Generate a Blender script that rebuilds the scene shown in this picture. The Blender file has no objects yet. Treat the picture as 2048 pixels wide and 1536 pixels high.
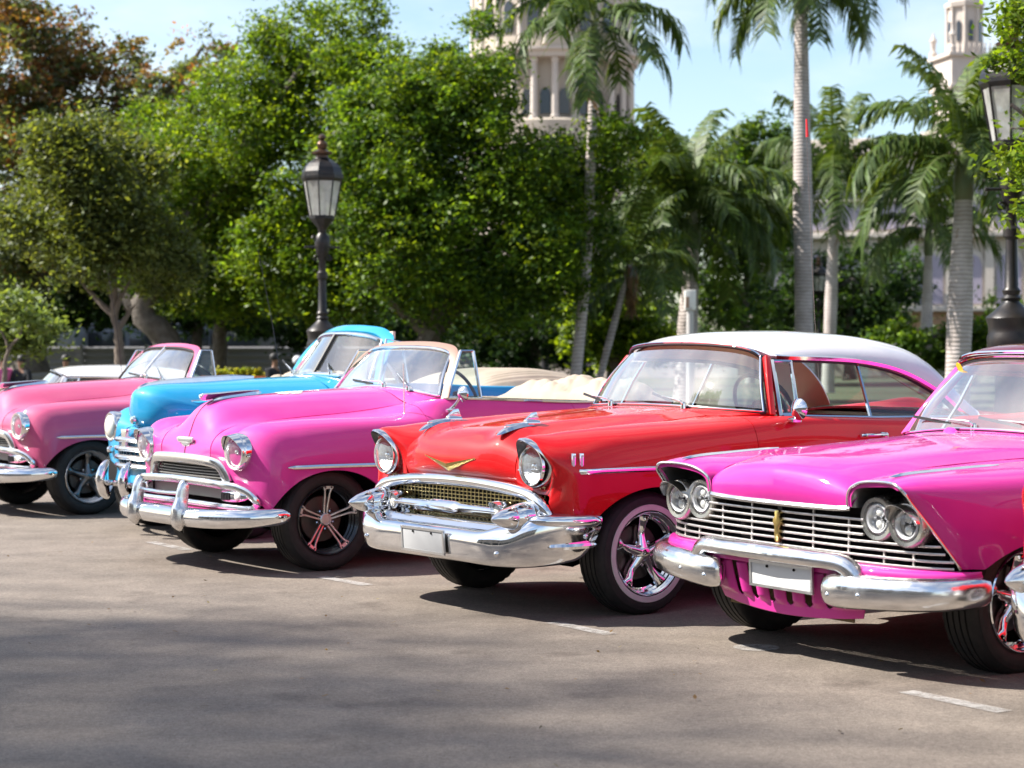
import bpy, bmesh, math, random
import numpy as np
from mathutils import Vector, Matrix

sc = bpy.context.scene
COL = sc.collection
R = math.radians
rnd = random.Random(11)
rng = np.random.default_rng(11)

# ------------------------------------------------------------------ camera, sky, sun, exposure
cam_d = bpy.data.cameras.new('camera')
cam = bpy.data.objects.new('camera', cam_d)
COL.objects.link(cam)
cam.location = (0, 0, 1.42)
cam.rotation_euler = (R(90 - 1.0), 0, 0)
cam_d.sensor_width = 36
cam_d.lens = 3950 / 2048 * 36
cam_d.clip_start, cam_d.clip_end = .1, 2000
cam_d.dof.use_dof = True
cam_d.dof.focus_distance = 10.6
cam_d.dof.aperture_fstop = 3.4
cam_d.dof.aperture_blades = 9
sc.camera = cam

SUN_DIR = Vector((-1.0, .07, 1.0)).normalized()          # towards the sun
world = bpy.data.worlds.new('World')
sc.world = world
world.use_nodes = True
wt = world.node_tree
wn = wt.nodes
bg = wn['Background']
sky = wn.new('ShaderNodeTexSky')
sky.sky_type = 'NISHITA'
sky.sun_disc = False
sky.sun_elevation = math.asin(SUN_DIR.z)
sky.sun_rotation = math.atan2(SUN_DIR.x, SUN_DIR.y)
sky.air_density, sky.dust_density, sky.ozone_density = 1.0, .8, 1.4
tc = wn.new('ShaderNodeTexCoord')
mp = wn.new('ShaderNodeMapping'); mp.inputs['Scale'].default_value = (1, 1, 2.6); mp.inputs['Location'].default_value = (0, 0, 0)
nz = wn.new('ShaderNodeTexNoise'); nz.inputs['Scale'].default_value = 2.4; nz.inputs['Detail'].default_value = 7; nz.inputs['Roughness'].default_value = .55
rp = wn.new('ShaderNodeValToRGB')
rp.color_ramp.elements[0].position = .45; rp.color_ramp.elements[1].position = .68
rp.color_ramp.elements[1].color = (.8, .8, .8, 1)
mixc = wn.new('ShaderNodeMix'); mixc.data_type = 'RGBA'
mixc.inputs['B'].default_value = (6.2, 6.2, 6.2, 1)          # sunlit cloud, in the sky texture's own units
L_ = wt.links.new
L_(tc.outputs['Generated'], mp.inputs['Vector']); L_(mp.outputs[0], nz.inputs['Vector']); L_(nz.outputs['Fac'], rp.inputs[0])
L_(rp.outputs[0], mixc.inputs['Factor']); L_(sky.outputs[0], mixc.inputs['A']); L_(mixc.outputs['Result'], bg.inputs['Color'])
bg.inputs['Strength'].default_value = .068
sun_d = bpy.data.lights.new('sun', 'SUN')
sun_d.energy = 3.75; sun_d.angle = R(.53); sun_d.color = (1, .95, .87)
sun = bpy.data.objects.new('sun', sun_d); COL.objects.link(sun)
sun.rotation_euler = SUN_DIR.to_track_quat('Z', 'Y').to_euler()
sun.location = (-10, -5, 30)
sc.view_settings.view_transform = 'Standard'
sc.view_settings.look = 'None'
sc.view_settings.exposure = 1.68
sc.view_settings.gamma = 1
sc.view_settings.use_curve_mapping = False
try:
    sc.cycles.use_denoising = True
    sc.cycles.max_bounces = 10; sc.cycles.transparent_max_bounces = 24
    sc.cycles.caustics_reflective = False; sc.cycles.caustics_refractive = False
    sc.cycles.sample_clamp_indirect = 8
except Exception:
    pass

# ------------------------------------------------------------------ materials
MATS = {}
def mat(name, col=(.5, .5, .5), rough=.5, metal=0., coat=0., spec=.5, noise=None, bump=None, sheen=0., trans=0., coat_rough=.04):
    """Principled material; noise=(scale, amount, colour) mottles the base colour, bump=(scale, strength, distance)."""
    if name in MATS: return MATS[name]
    m = bpy.data.materials.new(name); m.use_nodes = True
    nt = m.node_tree; b = nt.nodes['Principled BSDF']
    b.inputs['Base Color'].default_value = (*col, 1); b.inputs['Roughness'].default_value = rough
    b.inputs['Metallic'].default_value = metal; b.inputs['Coat Weight'].default_value = coat
    b.inputs['Coat IOR'].default_value = 1.38; b.inputs['Coat Roughness'].default_value = coat_rough; b.inputs['Specular IOR Level'].default_value = spec
    b.inputs['Transmission Weight'].default_value = trans
    co = nt.nodes.new('ShaderNodeTexCoord')
    if noise:
        n = nt.nodes.new('ShaderNodeTexNoise'); n.inputs['Scale'].default_value = noise[0]; n.inputs['Detail'].default_value = 6
        nt.links.new(co.outputs['Object'], n.inputs['Vector'])
        r = nt.nodes.new('ShaderNodeValToRGB'); r.color_ramp.elements[0].position = .38; r.color_ramp.elements[1].position = .68
        nt.links.new(n.outputs['Fac'], r.inputs[0])
        mx = nt.nodes.new('ShaderNodeMix'); mx.data_type = 'RGBA'
        mu = nt.nodes.new('ShaderNodeMath'); mu.operation = 'MULTIPLY'; mu.inputs[1].default_value = noise[1]
        nt.links.new(r.outputs[0], mu.inputs[0]); nt.links.new(mu.outputs[0], mx.inputs['Factor'])
        mx.inputs['A'].default_value = (*col, 1); mx.inputs['B'].default_value = (*noise[2], 1)
        nt.links.new(mx.outputs['Result'], b.inputs['Base Color'])
        if len(noise) > 3:      # roughness follows the mottling
            m2 = nt.nodes.new('ShaderNodeMath'); m2.operation = 'MULTIPLY_ADD'; m2.inputs[1].default_value = noise[3]; m2.inputs[2].default_value = rough
            nt.links.new(r.outputs[0], m2.inputs[0]); nt.links.new(m2.outputs[0], b.inputs['Roughness'])
    if bump:
        n = nt.nodes.new('ShaderNodeTexNoise'); n.inputs['Scale'].default_value = bump[0]; n.inputs['Detail'].default_value = 4
        nt.links.new(co.outputs['Object'], n.inputs['Vector'])
        bp = nt.nodes.new('ShaderNodeBump'); bp.inputs['Strength'].default_value = bump[1]; bp.inputs['Distance'].default_value = bump[2]
        nt.links.new(n.outputs['Fac'], bp.inputs['Height']); nt.links.new(bp.outputs[0], b.inputs['Normal'])
        if coat: nt.links.new(bp.outputs[0], b.inputs['Coat Normal'])
    MATS[name] = m
    return m
def paint(name, col, wave=.17):
    return mat(name, col, .5, 0, 1.0, .18, (9, .16, tuple(min(1, c * 1.12 + .02) for c in col), .06), (5.5, wave, .004), coat_rough=.022)
def glass(name, tint=(.86, .93, .92), dust=.06, ior=1.55, refl=1.6):
    """Thin window pane: see-through, reflecting, with a dust film, raised on the windshield to paint in glare."""
    if name in MATS: return MATS[name]
    m = bpy.data.materials.new(name); m.use_nodes = True; nt = m.node_tree; N = nt.nodes
    N.remove(N['Principled BSDF']); out = N['Material Output']
    tr = N.new('ShaderNodeBsdfTransparent'); tr.inputs[0].default_value = (*tint, 1)
    gl = N.new('ShaderNodeBsdfGlossy'); gl.inputs['Roughness'].default_value = .015; gl.inputs[0].default_value = (1, 1, 1, 1)
    fr = N.new('ShaderNodeLayerWeight'); p5 = N.new('ShaderNodeMath'); p5.operation = 'POWER'; p5.inputs[1].default_value = 4.2      # Schlick, the same from both sides of the pane
    r0 = ((ior-1)/(ior+1))**2*2
    mu = N.new('ShaderNodeMath'); mu.operation = 'MULTIPLY_ADD'; mu.inputs[1].default_value = refl*(1-r0); mu.inputs[2].default_value = refl*r0; mu.use_clamp = True
    a = N.new('ShaderNodeMixShader'); b = N.new('ShaderNodeMixShader')
    df = N.new('ShaderNodeBsdfDiffuse'); df.inputs[0].default_value = (.75, .74, .71, 1)
    tl = N.new('ShaderNodeBsdfTranslucent'); tl.inputs[0].default_value = (.75, .74, .71, 1)
    ad = N.new('ShaderNodeMixShader'); ad.inputs[0].default_value = .4
    co = N.new('ShaderNodeTexCoord'); n = N.new('ShaderNodeTexNoise'); n.inputs['Scale'].default_value = 3.2; n.inputs['Detail'].default_value = 7
    mp_ = N.new('ShaderNodeMapping'); mp_.inputs['Scale'].default_value = (1, 1.6, 1)
    ra = N.new('ShaderNodeMapRange'); ra.inputs['From Min'].default_value = .3; ra.inputs['From Max'].default_value = .75
    ra.inputs['To Min'].default_value = dust * .45; ra.inputs['To Max'].default_value = dust * 1.6
    lk = nt.links.new
    lk(co.outputs['Object'], mp_.inputs[0]); lk(mp_.outputs[0], n.inputs['Vector']); lk(n.outputs['Fac'], ra.inputs['Value'])
    lk(fr.outputs['Facing'], p5.inputs[0]); lk(p5.outputs[0], mu.inputs[0]); lk(mu.outputs[0], a.inputs[0]); lk(tr.outputs[0], a.inputs[1]); lk(gl.outputs[0], a.inputs[2])
    lk(df.outputs[0], ad.inputs[1]); lk(tl.outputs[0], ad.inputs[2])
    lk(ra.outputs['Result'], b.inputs[0]); lk(a.outputs[0], b.inputs[1]); lk(ad.outputs[0], b.inputs[2]); lk(b.outputs[0], out.inputs[0])
    MATS[name] = m
    return m

M_RED = paint('red_paint', (.56, .0015, .004))
M_MAG = paint('magenta_paint', (.56, .026, .27))
M_PINK = paint('pink_paint', (.63, .048, .29))
M_ROSE = paint('rose_paint', (.50, .08, .185), .2)
M_BLUE = paint('sky_blue_paint', (.012, .27, .50))
M_WHITE = paint('white_paint', (.64, .63, .65))
M_ORANGE = paint('orange_paint', (.7, .12, .03))
M_CHROME = mat('chrome', (.82, .82, .83), .045, 1, noise=(14, .25, (.62, .62, .62), .06), bump=(7, .05, .004))
M_OLDCHROME = mat('worn_chrome', (.80, .80, .80), .13, 1, noise=(11, .4, (.58, .57, .55), .16), bump=(16, .16, .005))
M_ALU = mat('brushed_metal', (.72, .72, .72), .28, 1, noise=(20, .4, (.5, .49, .47), .15))
M_GOLD = mat('gold_trim', (.75, .55, .2), .22, 1)
M_GOLDMESH = mat('gold_anodised', (.62, .50, .24), .35, 1)
M_BLACK = mat('black_trim', (.012, .012, .013), .5)
M_DARK = mat('dark_void', (.006, .006, .007), .9, spec=.1)
M_RUBBER = mat('tyre_rubber', (.016, .016, .017), .62, noise=(18, .55, (.035, .032, .03)), bump=(60, .12, .004), spec=.3)
M_WALL = mat('whitewall', (.62, .58, .58), .6, noise=(14, .4, (.45, .4, .4)))
M_RIMBLACK = mat('black_alloy', (.01, .01, .011), .25, coat=.6)
M_LENS = glass('headlight_glass', (.93, .95, .96), .16, 1.45, .8)
M_GLASS = glass('window_glass', (.74, .90, .88), .05, 1.5, .8)
M_WIND = glass('windshield_glass', (.80, .90, .89), .13, 1.55, 2.6)  # dust film, thickened so its colour carries some of the white glare
M_REFL = mat('lamp_reflector', (.62, .63, .65), .34, .85, bump=(60, .9, .012))
M_LINER = mat('headliner_cloth', (.78, .64, .50), .8, noise=(4, .4, (.62, .49, .37)), bump=(6, .3, .02))
M_LEATH = mat('cream_vinyl', (.48, .40, .31), .5, noise=(7, .4, (.36, .29, .22)), bump=(12, .3, .01))
M_TAN = mat('tan_canvas', (.38, .31, .24), .75, noise=(5, .5, (.29, .23, .17)), bump=(9, .4, .012))
M_REDV = mat('red_vinyl', (.42, .01, .015), .42)
M_PLATE = mat('plate_white', (.40, .40, .40), .5, noise=(6, .5, (.30, .30, .31)))
M_UNDER = mat('underbody', (.012, .011, .011), .9, spec=.1)

# ------------------------------------------------------------------ object helpers
def link(o, parent=None):
    COL.objects.link(o)
    if parent is not None: o.parent = parent
    return o
def thing(name, label, cat, loc=(0, 0, 0), rotz=0., group=None):
    o = bpy.data.objects.new(name, None); o.empty_display_size = .2
    o.location = loc; o.rotation_euler = (0, 0, rotz)
    o['label'] = label; o['category'] = cat
    if group: o['group'] = group
    return link(o)
def tag(o, label=None, cat=None, group=None, kind=None):
    for k, v in (('label', label), ('category', cat), ('group', group), ('kind', kind)):
        if v: o[k] = v
    return o
def mesh(name, v, f, m=None, smooth=True, angle=38, recalc=False, bevel=0, bseg=2):
    me = bpy.data.meshes.new(name)
    me.from_pydata(np.asarray(v, float).tolist(), [], f)
    if recalc or bevel:
        bm = bmesh.new(); bm.from_mesh(me)
        bmesh.ops.remove_doubles(bm, verts=bm.verts, dist=1e-5)
        bmesh.ops.recalc_face_normals(bm, faces=bm.faces)
        if bevel:
            ed = [e for e in bm.edges if len(e.link_faces) == 2 and e.calc_face_angle(0) > R(28)]
            bmesh.ops.bevel(bm, geom=ed, offset=bevel, segments=bseg, profile=.6, affect='EDGES', clamp_overlap=True)
        bm.to_mesh(me); bm.free()
    if m: me.materials.append(m)
    if smooth and len(me.polygons):
        me.polygons.foreach_set('use_smooth', np.ones(len(me.polygons), bool))
        me.set_sharp_from_angle(angle=R(angle))
    me.update()
    return me
def obj(name, me, parent=None, loc=None, rot=None):
    o = bpy.data.objects.new(name, me)
    if loc is not None: o.location = loc
    if rot is not None: o.rotation_euler = rot
    return link(o, parent)
def clone(o, parent, loc=None, rot=None):
    c = o.copy(); link(c, parent)
    if loc is not None: c.location = loc
    if rot is not None: c.rotation_euler = rot
    for ch in list(o.children): clone(ch, c)
    return c

def frames(P, up):
    P = np.asarray(P, float); T = np.gradient(P, axis=0); T /= np.linalg.norm(T, axis=1)[:, None] + 1e-12
    up = np.asarray(up, float)
    A = np.cross(np.broadcast_to(up, T.shape), T); A /= np.linalg.norm(A, axis=1)[:, None] + 1e-12
    B = np.cross(T, A)
    return T, A, B
def spl(P, n, power=.6):
    """Smooth curve through the points P, n samples."""
    P = np.asarray(P, float)
    d = np.linalg.norm(np.diff(P[:, :3], axis=0), axis=1) ** power + 1e-9
    t = np.concatenate([[0], np.cumsum(d)])
    return herm(P, t, np.linspace(0, t[-1], n))
def herm(P, t, ts):
    d = np.diff(t); ex = (slice(None),) + (None,) * (P.ndim - 1)
    s = np.diff(P, axis=0) / d[ex]
    m = np.empty_like(P)
    if len(P) > 2:
        m[1:-1] = (s[:-1] * d[1:][ex] + s[1:] * d[:-1][ex]) / (d[1:] + d[:-1])[ex]
        m[0] = 1.5 * s[0] - .5 * m[1]; m[-1] = 1.5 * s[-1] - .5 * m[-2]
    else:
        m[:] = s[0]
    i = np.clip(np.searchsorted(t, ts, side='right') - 1, 0, len(t) - 2)
    u = (ts - t[i]) / d[i]; u = u[ex]; dd = d[i][ex]
    return (2*u**3-3*u**2+1)*P[i] + (u**3-2*u**2+u)*dd*m[i] + (-2*u**3+3*u**2)*P[i+1] + (u**3-u**2)*dd*m[i+1]
def net(rows, ku=8, kv=6, smooth=2, power=.7):
    P = np.array(rows, float); n, m = P.shape[:2]
    def knots(Q):
        d = np.linalg.norm(np.diff(Q, axis=0), axis=2).mean(1) ** power + 1e-9
        return np.concatenate([[0], np.cumsum(d)])
    def samp(t, k):
        return np.concatenate([np.linspace(t[i], t[i+1], k, endpoint=False) for i in range(len(t)-1)] + [[t[-1]]])
    t = knots(P); S = herm(P, t, samp(t, ku))
    S = S.transpose(1, 0, 2)
    t = knots(P.transpose(1, 0, 2)); S = herm(S, t, samp(t, kv)).transpose(1, 0, 2)
    for _ in range(smooth):
        Q = S.copy()
        Q[1:-1, 1:-1] = .5*S[1:-1, 1:-1] + .125*(S[:-2, 1:-1]+S[2:, 1:-1]+S[1:-1, :-2]+S[1:-1, 2:])
        Q[1:-1, [0, -1]] = .5*S[1:-1, [0, -1]] + .25*(S[:-2, [0, -1]]+S[2:, [0, -1]])
        S = Q
    return S
def clip_low(S, j0, zb):
    """Slide the columns from j0 on so that each row ends on the lower edge z = zb(x)."""
    S = S.copy(); nc = S.shape[1] - j0
    for i in range(S.shape[0]):
        P = S[i, j0:]; g = P[:, 2] - np.array([zb(x) for x in P[:, 0]])
        k = np.where(g < 0)[0]
        if len(k) and k[0] > 0:
            k = k[0]; u = g[k-1] / (g[k-1] - g[k])
            Q = np.vstack([P[:k], P[k-1] + u*(P[k]-P[k-1])])
        else:
            Q = P
        d = np.concatenate([[0], np.cumsum(np.linalg.norm(np.diff(Q, axis=0), axis=1))])
        s = np.linspace(0, d[-1], nc)
        S[i, j0:] = np.stack([np.interp(s, d, Q[:, a]) for a in range(3)], 1)
    return S
FLIP = np.array([1, -1, 1.])
def both(S):
    """Half surface (first column on y=0) -> whole surface."""
    return np.concatenate([(S*FLIP)[:, :0:-1], S], 1)
def grid_faces(n, m, o=0, closed=False):
    f = []
    for i in range(n-1):
        for j in range(m if closed else m-1):
            k = (j+1) % m
            f.append((o+i*m+j, o+i*m+k, o+(i+1)*m+k, o+(i+1)*m+j))
    return f
def panel(name, S, m, parent=None, gap='', skirt=.014, ref=(-1.2, 0, .5), g=.0022, angle=40):
    """A body panel: edges named in gap (u0 u1 v0 v1) drawn in for a shut line, every edge turned inwards."""
    S = S.copy()
    for e, a, b in (('u0', np.s_[0], np.s_[1]), ('u1', np.s_[-1], np.s_[-2])):
        if e in gap:
            d = S[b]-S[a]; S[a] += d/(np.linalg.norm(d, axis=1)[:, None]+1e-9)*g
    for e, a, b in (('v0', 0, 1), ('v1', -1, -2)):
        if e in gap:
            d = S[:, b]-S[:, a]; S[:, a] += d/(np.linalg.norm(d, axis=1)[:, None]+1e-9)*g
    n, k = S.shape[:2]
    N = np.cross(np.gradient(S, axis=0), np.gradient(S, axis=1)); N /= np.linalg.norm(N, axis=2)[:, :, None] + 1e-12
    c = S.reshape(-1, 3).mean(0)
    if (N*(S-np.array(ref))).sum() < 0: N = -N; fl = True
    else: fl = False
    v = S.reshape(-1, 3); f = grid_faces(n, k)
    if fl: f = [q[::-1] for q in f]
    if skirt:
        loop = [(0, j) for j in range(k)] + [(i, k-1) for i in range(1, n)] + [(n-1, j) for j in range(k-2, -1, -1)] + [(i, 0) for i in range(n-2, 0, -1)]
        idx = [i*k+j for i, j in loop]; o = len(v)
        v = np.vstack([v, [S[i, j] - N[i, j]*skirt for i, j in loop]])
        q = len(idx)
        for a in range(q):
            b = (a+1) % q; F_ = (idx[a], idx[b], o+b, o+a)
            f.append(F_ if not fl else F_[::-1])
    return obj(name, mesh(name, v, f, m, angle=angle), parent)

class MB:
    """Collects simple shapes into one mesh."""
    def __init__(s): s.v = []; s.f = []
    def add(s, v, f):
        o = len(s.v); s.v += [tuple(p) for p in np.asarray(v, float)]; s.f += [tuple(i+o for i in q) for q in f]; return s
    def box(s, c, d, M=None):
        x, y, z = np.array(d)/2
        v = np.array([(a*x, b*y, e*z) for a in (-1, 1) for b in (-1, 1) for e in (-1, 1)])
        if M is not None: v = v @ np.array(M.to_3x3()).T if hasattr(M, 'to_3x3') else v @ np.array(M).T
        return s.add(v+np.array(c), [(0, 1, 3, 2), (4, 6, 7, 5), (0, 4, 5, 1), (2, 3, 7, 6), (0, 2, 6, 4), (1, 5, 7, 3)])
    def sweep(s, P, prof, sc_=None, up=(0, 0, 1), cap=True, out=None):
        """prof: closed list of (a, b); a along up x tangent, b along up. sc_: per-point scale or (sa, sb)."""
        P = np.asarray(P, float); T, A, B = frames(P, up); prof = np.asarray(prof, float); k = len(prof)
        if out is not None and (A @ np.asarray(out, float)).mean() < 0: A = -A
        V = []
        for i in range(len(P)):
            q = 1. if sc_ is None else sc_[i]
            qa, qb = q if np.ndim(q) else (q, q)
            V.append(P[i] + A[i]*(prof[:, :1]*qa) + B[i]*(prof[:, 1:]*qb))
        f = grid_faces(len(P), k, 0, True)
        if cap: f += [tuple(range(k))[::-1], tuple(range((len(P)-1)*k, len(P)*k))]
        return s.add(np.concatenate(V), f)
    def tube(s, P, r, k=8, up=(0, 0, 1), cap=True):
        a = np.arange(k)/k*2*np.pi
        r = np.broadcast_to(np.asarray(r, float), (len(P),))
        return s.sweep(P, np.stack([np.cos(a), np.sin(a)], 1), list(r), up, cap)
    def lathe(s, prof, k=24, axis='x', c=(0, 0, 0), M=None, closed=False, arc=None):
        """prof: (h, r) along the axis."""
        a = np.arange(k)/k*2*np.pi; V = []
        for h, r in prof:
            ca, sa = r*np.cos(a), r*np.sin(a); hh = np.full(k, h)
            V.append(np.stack({'x': (hh, ca, sa), 'y': (ca, hh, sa), 'z': (ca, sa, hh)}[axis], 1))
        V = np.concatenate(V)
        if M is not None: V = V @ np.array(M).T
        f = grid_faces(len(prof), k, 0, True)
        if not closed:
            if prof[0][1] > 1e-4: f.append(tuple(range(k))[::-1])
            if prof[-1][1] > 1e-4: f.append(tuple(range((len(prof)-1)*k, len(prof)*k)))
        return s.add(V+np.array(c), f)
    def prism(s, poly, a, b, axis='y', c=(0, 0, 0), M=None):
        """poly in the two other axes (cyclic order x,y,z), extruded from a to b."""
        n = len(poly); V = []
        for h in (a, b):
            for p, q in poly: V.append({'x': (h, p, q), 'y': (p, h, q), 'z': (p, q, h)}[axis])
        V = np.array(V, float)
        if M is not None: V = V @ np.array(M).T
        f = [tuple(range(n))[::-1], tuple(range(n, 2*n))] + [(i, (i+1) % n, n+(i+1) % n, n+i) for i in range(n)]
        return s.add(V+np.array(c), f)
    def grid(s, S, closed=False):
        n, m = S.shape[:2]
        return s.add(S.reshape(-1, 3), grid_faces(n, m, 0, closed))
    def mirror(s):
        o = len(s.v); s.v += [(x, -y, z) for x, y, z in s.v]; s.f += [tuple(i+o for i in q[::-1]) for q in list(s.f)]; return s
    def mesh(s, name, m, **k):
        k.setdefault('recalc', True)
        return mesh(name, s.v, s.f, m, **k)
    def obj(s, name, m, parent=None, loc=None, rot=None, **k):
        return obj(name, s.mesh(name, m, **k), parent, loc, rot)
def circ(r, k=12, rb=None):
    a = np.arange(k)/k*2*np.pi
    return np.stack([r*np.cos(a), (rb or r)*np.sin(a)], 1)
def rot_yz(yaw=0, pitch=0):
    """Matrix turning +x by yaw about z and pitch (nose up) about y."""
    return np.array(Matrix.Rotation(yaw, 3, 'Z') @ Matrix.Rotation(-pitch, 3, 'Y'))

# ------------------------------------------------------------------ parts shared by the cars
TR, RR, TW = .333, .218, .215           # tyre radius, rim radius, tyre width
def tyre_mesh():
    w = TW/2
    pr = [(-w+.03, RR-.004), (-w+.008, RR+.012), (-w-.004, RR+.05), (-w-.002, TR-.05), (-w+.012, TR-.018), (-w+.028, TR-.005)]
    y = -w+.034; tread = []
    for gx in (-.052, -.018, .018, .052):
        tread += [(gx-.005, TR), (gx-.004, TR-.009), (gx+.004, TR-.009), (gx+.005, TR)]
    half = [(-h, r) for h, r in pr[::-1]]
    prof = pr + [(-w+.04, TR-.001)] + tread + [(w-.04, TR-.001)] + half
    prof.insert(len(prof)-3, (w-.0015, RR+.085)); 
    k = 120; a = np.arange(k)/k*2*np.pi; V = []
    for q, (h, r) in enumerate(prof):
        rr = np.full(k, r)
        if TR-.02 < r < TR-.004 or abs(abs(h)-(w-.04)) < 1e-6: rr = rr - .006*((np.arange(k) + (q % 2)) % 3 == 0)
        V.append(np.stack([rr*np.cos(a), np.full(k, h), rr*np.sin(a)], 1))
    return mesh('tyre', np.concatenate(V), grid_faces(len(prof), k, 0, True), M_RUBBER, angle=50)
TYRE = tyre_mesh()
def ring_mesh(name, r0, r1, y, m, k=64):
    return MB().lathe([(y, r0), (y+.003, r0+.002), (y+.003, r1-.002), (y-.001, r1)], k, 'y', closed=True).mesh(name, m)
WHITEWALL = ring_mesh('whitewall', .231, .263, TW/2+.0035, M_WALL)
def wheel(root, style, spots, m_rim, m_spoke, ring=None):
    """Builds one wheel with its tyre, spokes, cap and nuts, then copies it to the other spots."""
    w = TW/2
    b = MB().lathe([(-w+.01, RR+.004), (-w+.03, RR-.012), (-.02, RR-.03), (w-.07, RR-.028), (w-.06, RR-.018), (w-.045, RR-.020), (w-.035, RR-.010), (w-.018, RR-.012), (w-.010, RR-.004), (w-.004, RR+.004), (w+.002, RR+.007), (w-.004, RR+.012), (w-.02, RR+.006)], 64, 'y', closed=True)
    o = b.obj('wheel', m_rim, root)
    obj('tyre', TYRE, o)
    MB().lathe([(-.02, .0001), (-.02, RR-.02)], 40, 'y').obj('wheel_back', M_DARK, o)
    MB().lathe([(-.012, .15), (.0, .15), (.004, .145), (.004, .05)], 40, 'y').obj('brake_disc', mat('brake_steel', (.09, .08, .075), .5, 1), o)
    if ring is not None: obj(ring[0], ring[1], o)
    sp = []
    if style == 'torque':
        S = []
        for r, yy, hw, th in ((.03, .056, .034, .026), (.07, .044, .029, .025), (.11, .036, .025, .023), (.145, .046, .026, .022), (.175, .064, .031, .018), (.198, .074, .036, .012)):
            S.append([(r, yy-th, -hw), (r, yy+.1*th, -hw), (r, yy+th, -hw*.45), (r, yy+th*1.2, 0), (r, yy+th, hw*.45), (r, yy+.1*th, hw), (r, yy-th, hw)])
        me = mesh('spoke', *(lambda Q: (Q.reshape(-1, 3), grid_faces(Q.shape[0], Q.shape[1], 0, True)))(net(S, 3, 2, 0)), m_spoke, angle=60, recalc=True)
        sp = [(me, i*72) for i in range(5)]
        cap = MB().lathe([(.03, .052), (.062, .052), (.07, .048), (.086, .03), (.09, .024), (.09, .0001)], 32, 'y').mesh('hub_cap', m_spoke)
        nut_r, nut_y = .068, .05
    else:
        mb = MB()
        for s in (-1, 1):
            mb.sweep([(.03, .05, s*.010), (.1, .062, s*.013), (.17, .078, s*.017), (.208, .088, s*.027)], [(-.0055, -.01), (.0055, -.01), (.0055, .008), (-.0055, .008)], [1.1, 1, 1, 1.2], up=(0, 1, 0))
        me = mb.mesh('spoke', m_spoke, bevel=.0012, bseg=1)
        mb = MB().prism([(.088, .198), (.097, .198), (.097, .222), (.088, .222)], -.033, .033, 'x', M=[[0, 0, 1], [0, 1, 0], [1, 0, 0]])
        mb = MB()
        a = np.linspace(-.17, .17, 7)
        S = np.array([[(r*math.cos(t), yy, r*math.sin(t)) for t in a] for r, yy in ((.196, .078), (.197, .093), (.219, .1), (.223, .085))])
        plate = mb.grid(S).mesh('spoke_plate', m_spoke, angle=30)
        bolt = MB().lathe([(.0, .006), (.006, .006), (.007, .004), (.007, .0001)], 8, 'y').mesh('bolt', M_BLACK)
        for i in range(5):
            p = obj('spoke_plate', plate, o, rot=(0, R(i*72), 0))
            for t in (-.11, .11):
                an = t - R(i*72)
                obj('bolt', bolt, o, loc=(.209*math.cos(an), .094, .209*math.sin(an)))
        sp = [(me, i*72) for i in range(5)]
        cap = MB().lathe([(.03, .042), (.066, .042), (.072, .036), (.072, .03), (.068, .028), (.068, .0001)], 32, 'y').mesh('hub_cap', m_spoke)
        nut_r, nut_y = .062, .052
    off = rnd.uniform(0, 72)
    off = {'torque': 18, 'split': 90}[style]
    for me, an in sp: obj('spoke', me, o, rot=(0, -R(an+off), 0))
    obj('hub_cap', cap, o)
    nut = MB().lathe([(0, .011), (.022, .011), (.027, .006), (.027, .0001)], 6, 'y').mesh('lug_nut', M_CHROME)
    for i in range(5):
        t = R(i*72+36+off); obj('lug_nut', nut, o, loc=(nut_r*math.cos(t), nut_y-.015, nut_r*math.sin(t)))
    if style == 'split':      # bolts and plates turn with the spokes
        for ch in o.children:
            if ch.name.startswith(('bolt', 'spoke_plate')):
                ch.rotation_euler.y -= R(off); l = Vector(ch.location); l.rotate(Matrix.Rotation(-R(off), 3, 'Y')); ch.location = l
    for i, (x, y) in enumerate(spots):
        c = o if i == 0 else clone(o, root)
        c.location = (x, y, TR-.004); c.rotation_euler = (0, R(i*41), 0 if y > 0 else math.pi)
    return o

def headlight(root, c, r, yaw=0., pitch=0., m_bezel=None, bez=1.0, visor=0., lens_m=None, dome=.03, name='headlight', bulb=True, depth=.07):
    M = rot_yz(yaw, pitch); m_bezel = m_bezel or M_CHROME
    q = r*bez
    o = MB().lathe([(-depth, q*1.14), (-.02, q*1.2), (.004, q*1.17), (.014, q*1.08), (.012, r*1.01), (.0, r*.97), (-.01, r*.95)], 40, 'x', M=M, closed=True).obj(name, m_bezel, root, loc=c)
    MB().lathe([(-.06, .0001), (-.058, r*.3), (-.045, r*.62), (-.02, r*.88), (.0, r*.98)], 32, 'x', M=M, closed=True).obj('reflector', M_REFL, o)
    n = 9
    MB().lathe([(dome*math.cos(t)+.002, r*.99*math.sin(t)) for t in np.linspace(.02, math.pi/2, n)], 32, 'x', M=M, closed=True).obj('lens', lens_m or M_LENS, o)
    if bulb:
        MB().lathe([(-.055, r*.16), (-.015, r*.2), (-.004, r*.13), (-.002, .0001)], 16, 'x', M=M).obj('bulb', M_CHROME, o)
    if visor:
        ph = np.linspace(R(-12), R(192), 25); S = []
        for e in np.linspace(0, 1, 5):
            row = []
            for t in ph:
                k = max(0, math.sin(min(max(t, 0), math.pi)))**.8
                row.append((.008+e*visor*k, math.cos(t)*(q*1.17-e*.012*k), math.sin(t)*(q*1.17-e*.010*k)))
            S.append(row)
        S = np.array(S) @ M.T
        panel('headlight_visor', S, m_bezel, o, skirt=.004, ref=(0, 0, 0))
    return o
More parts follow.
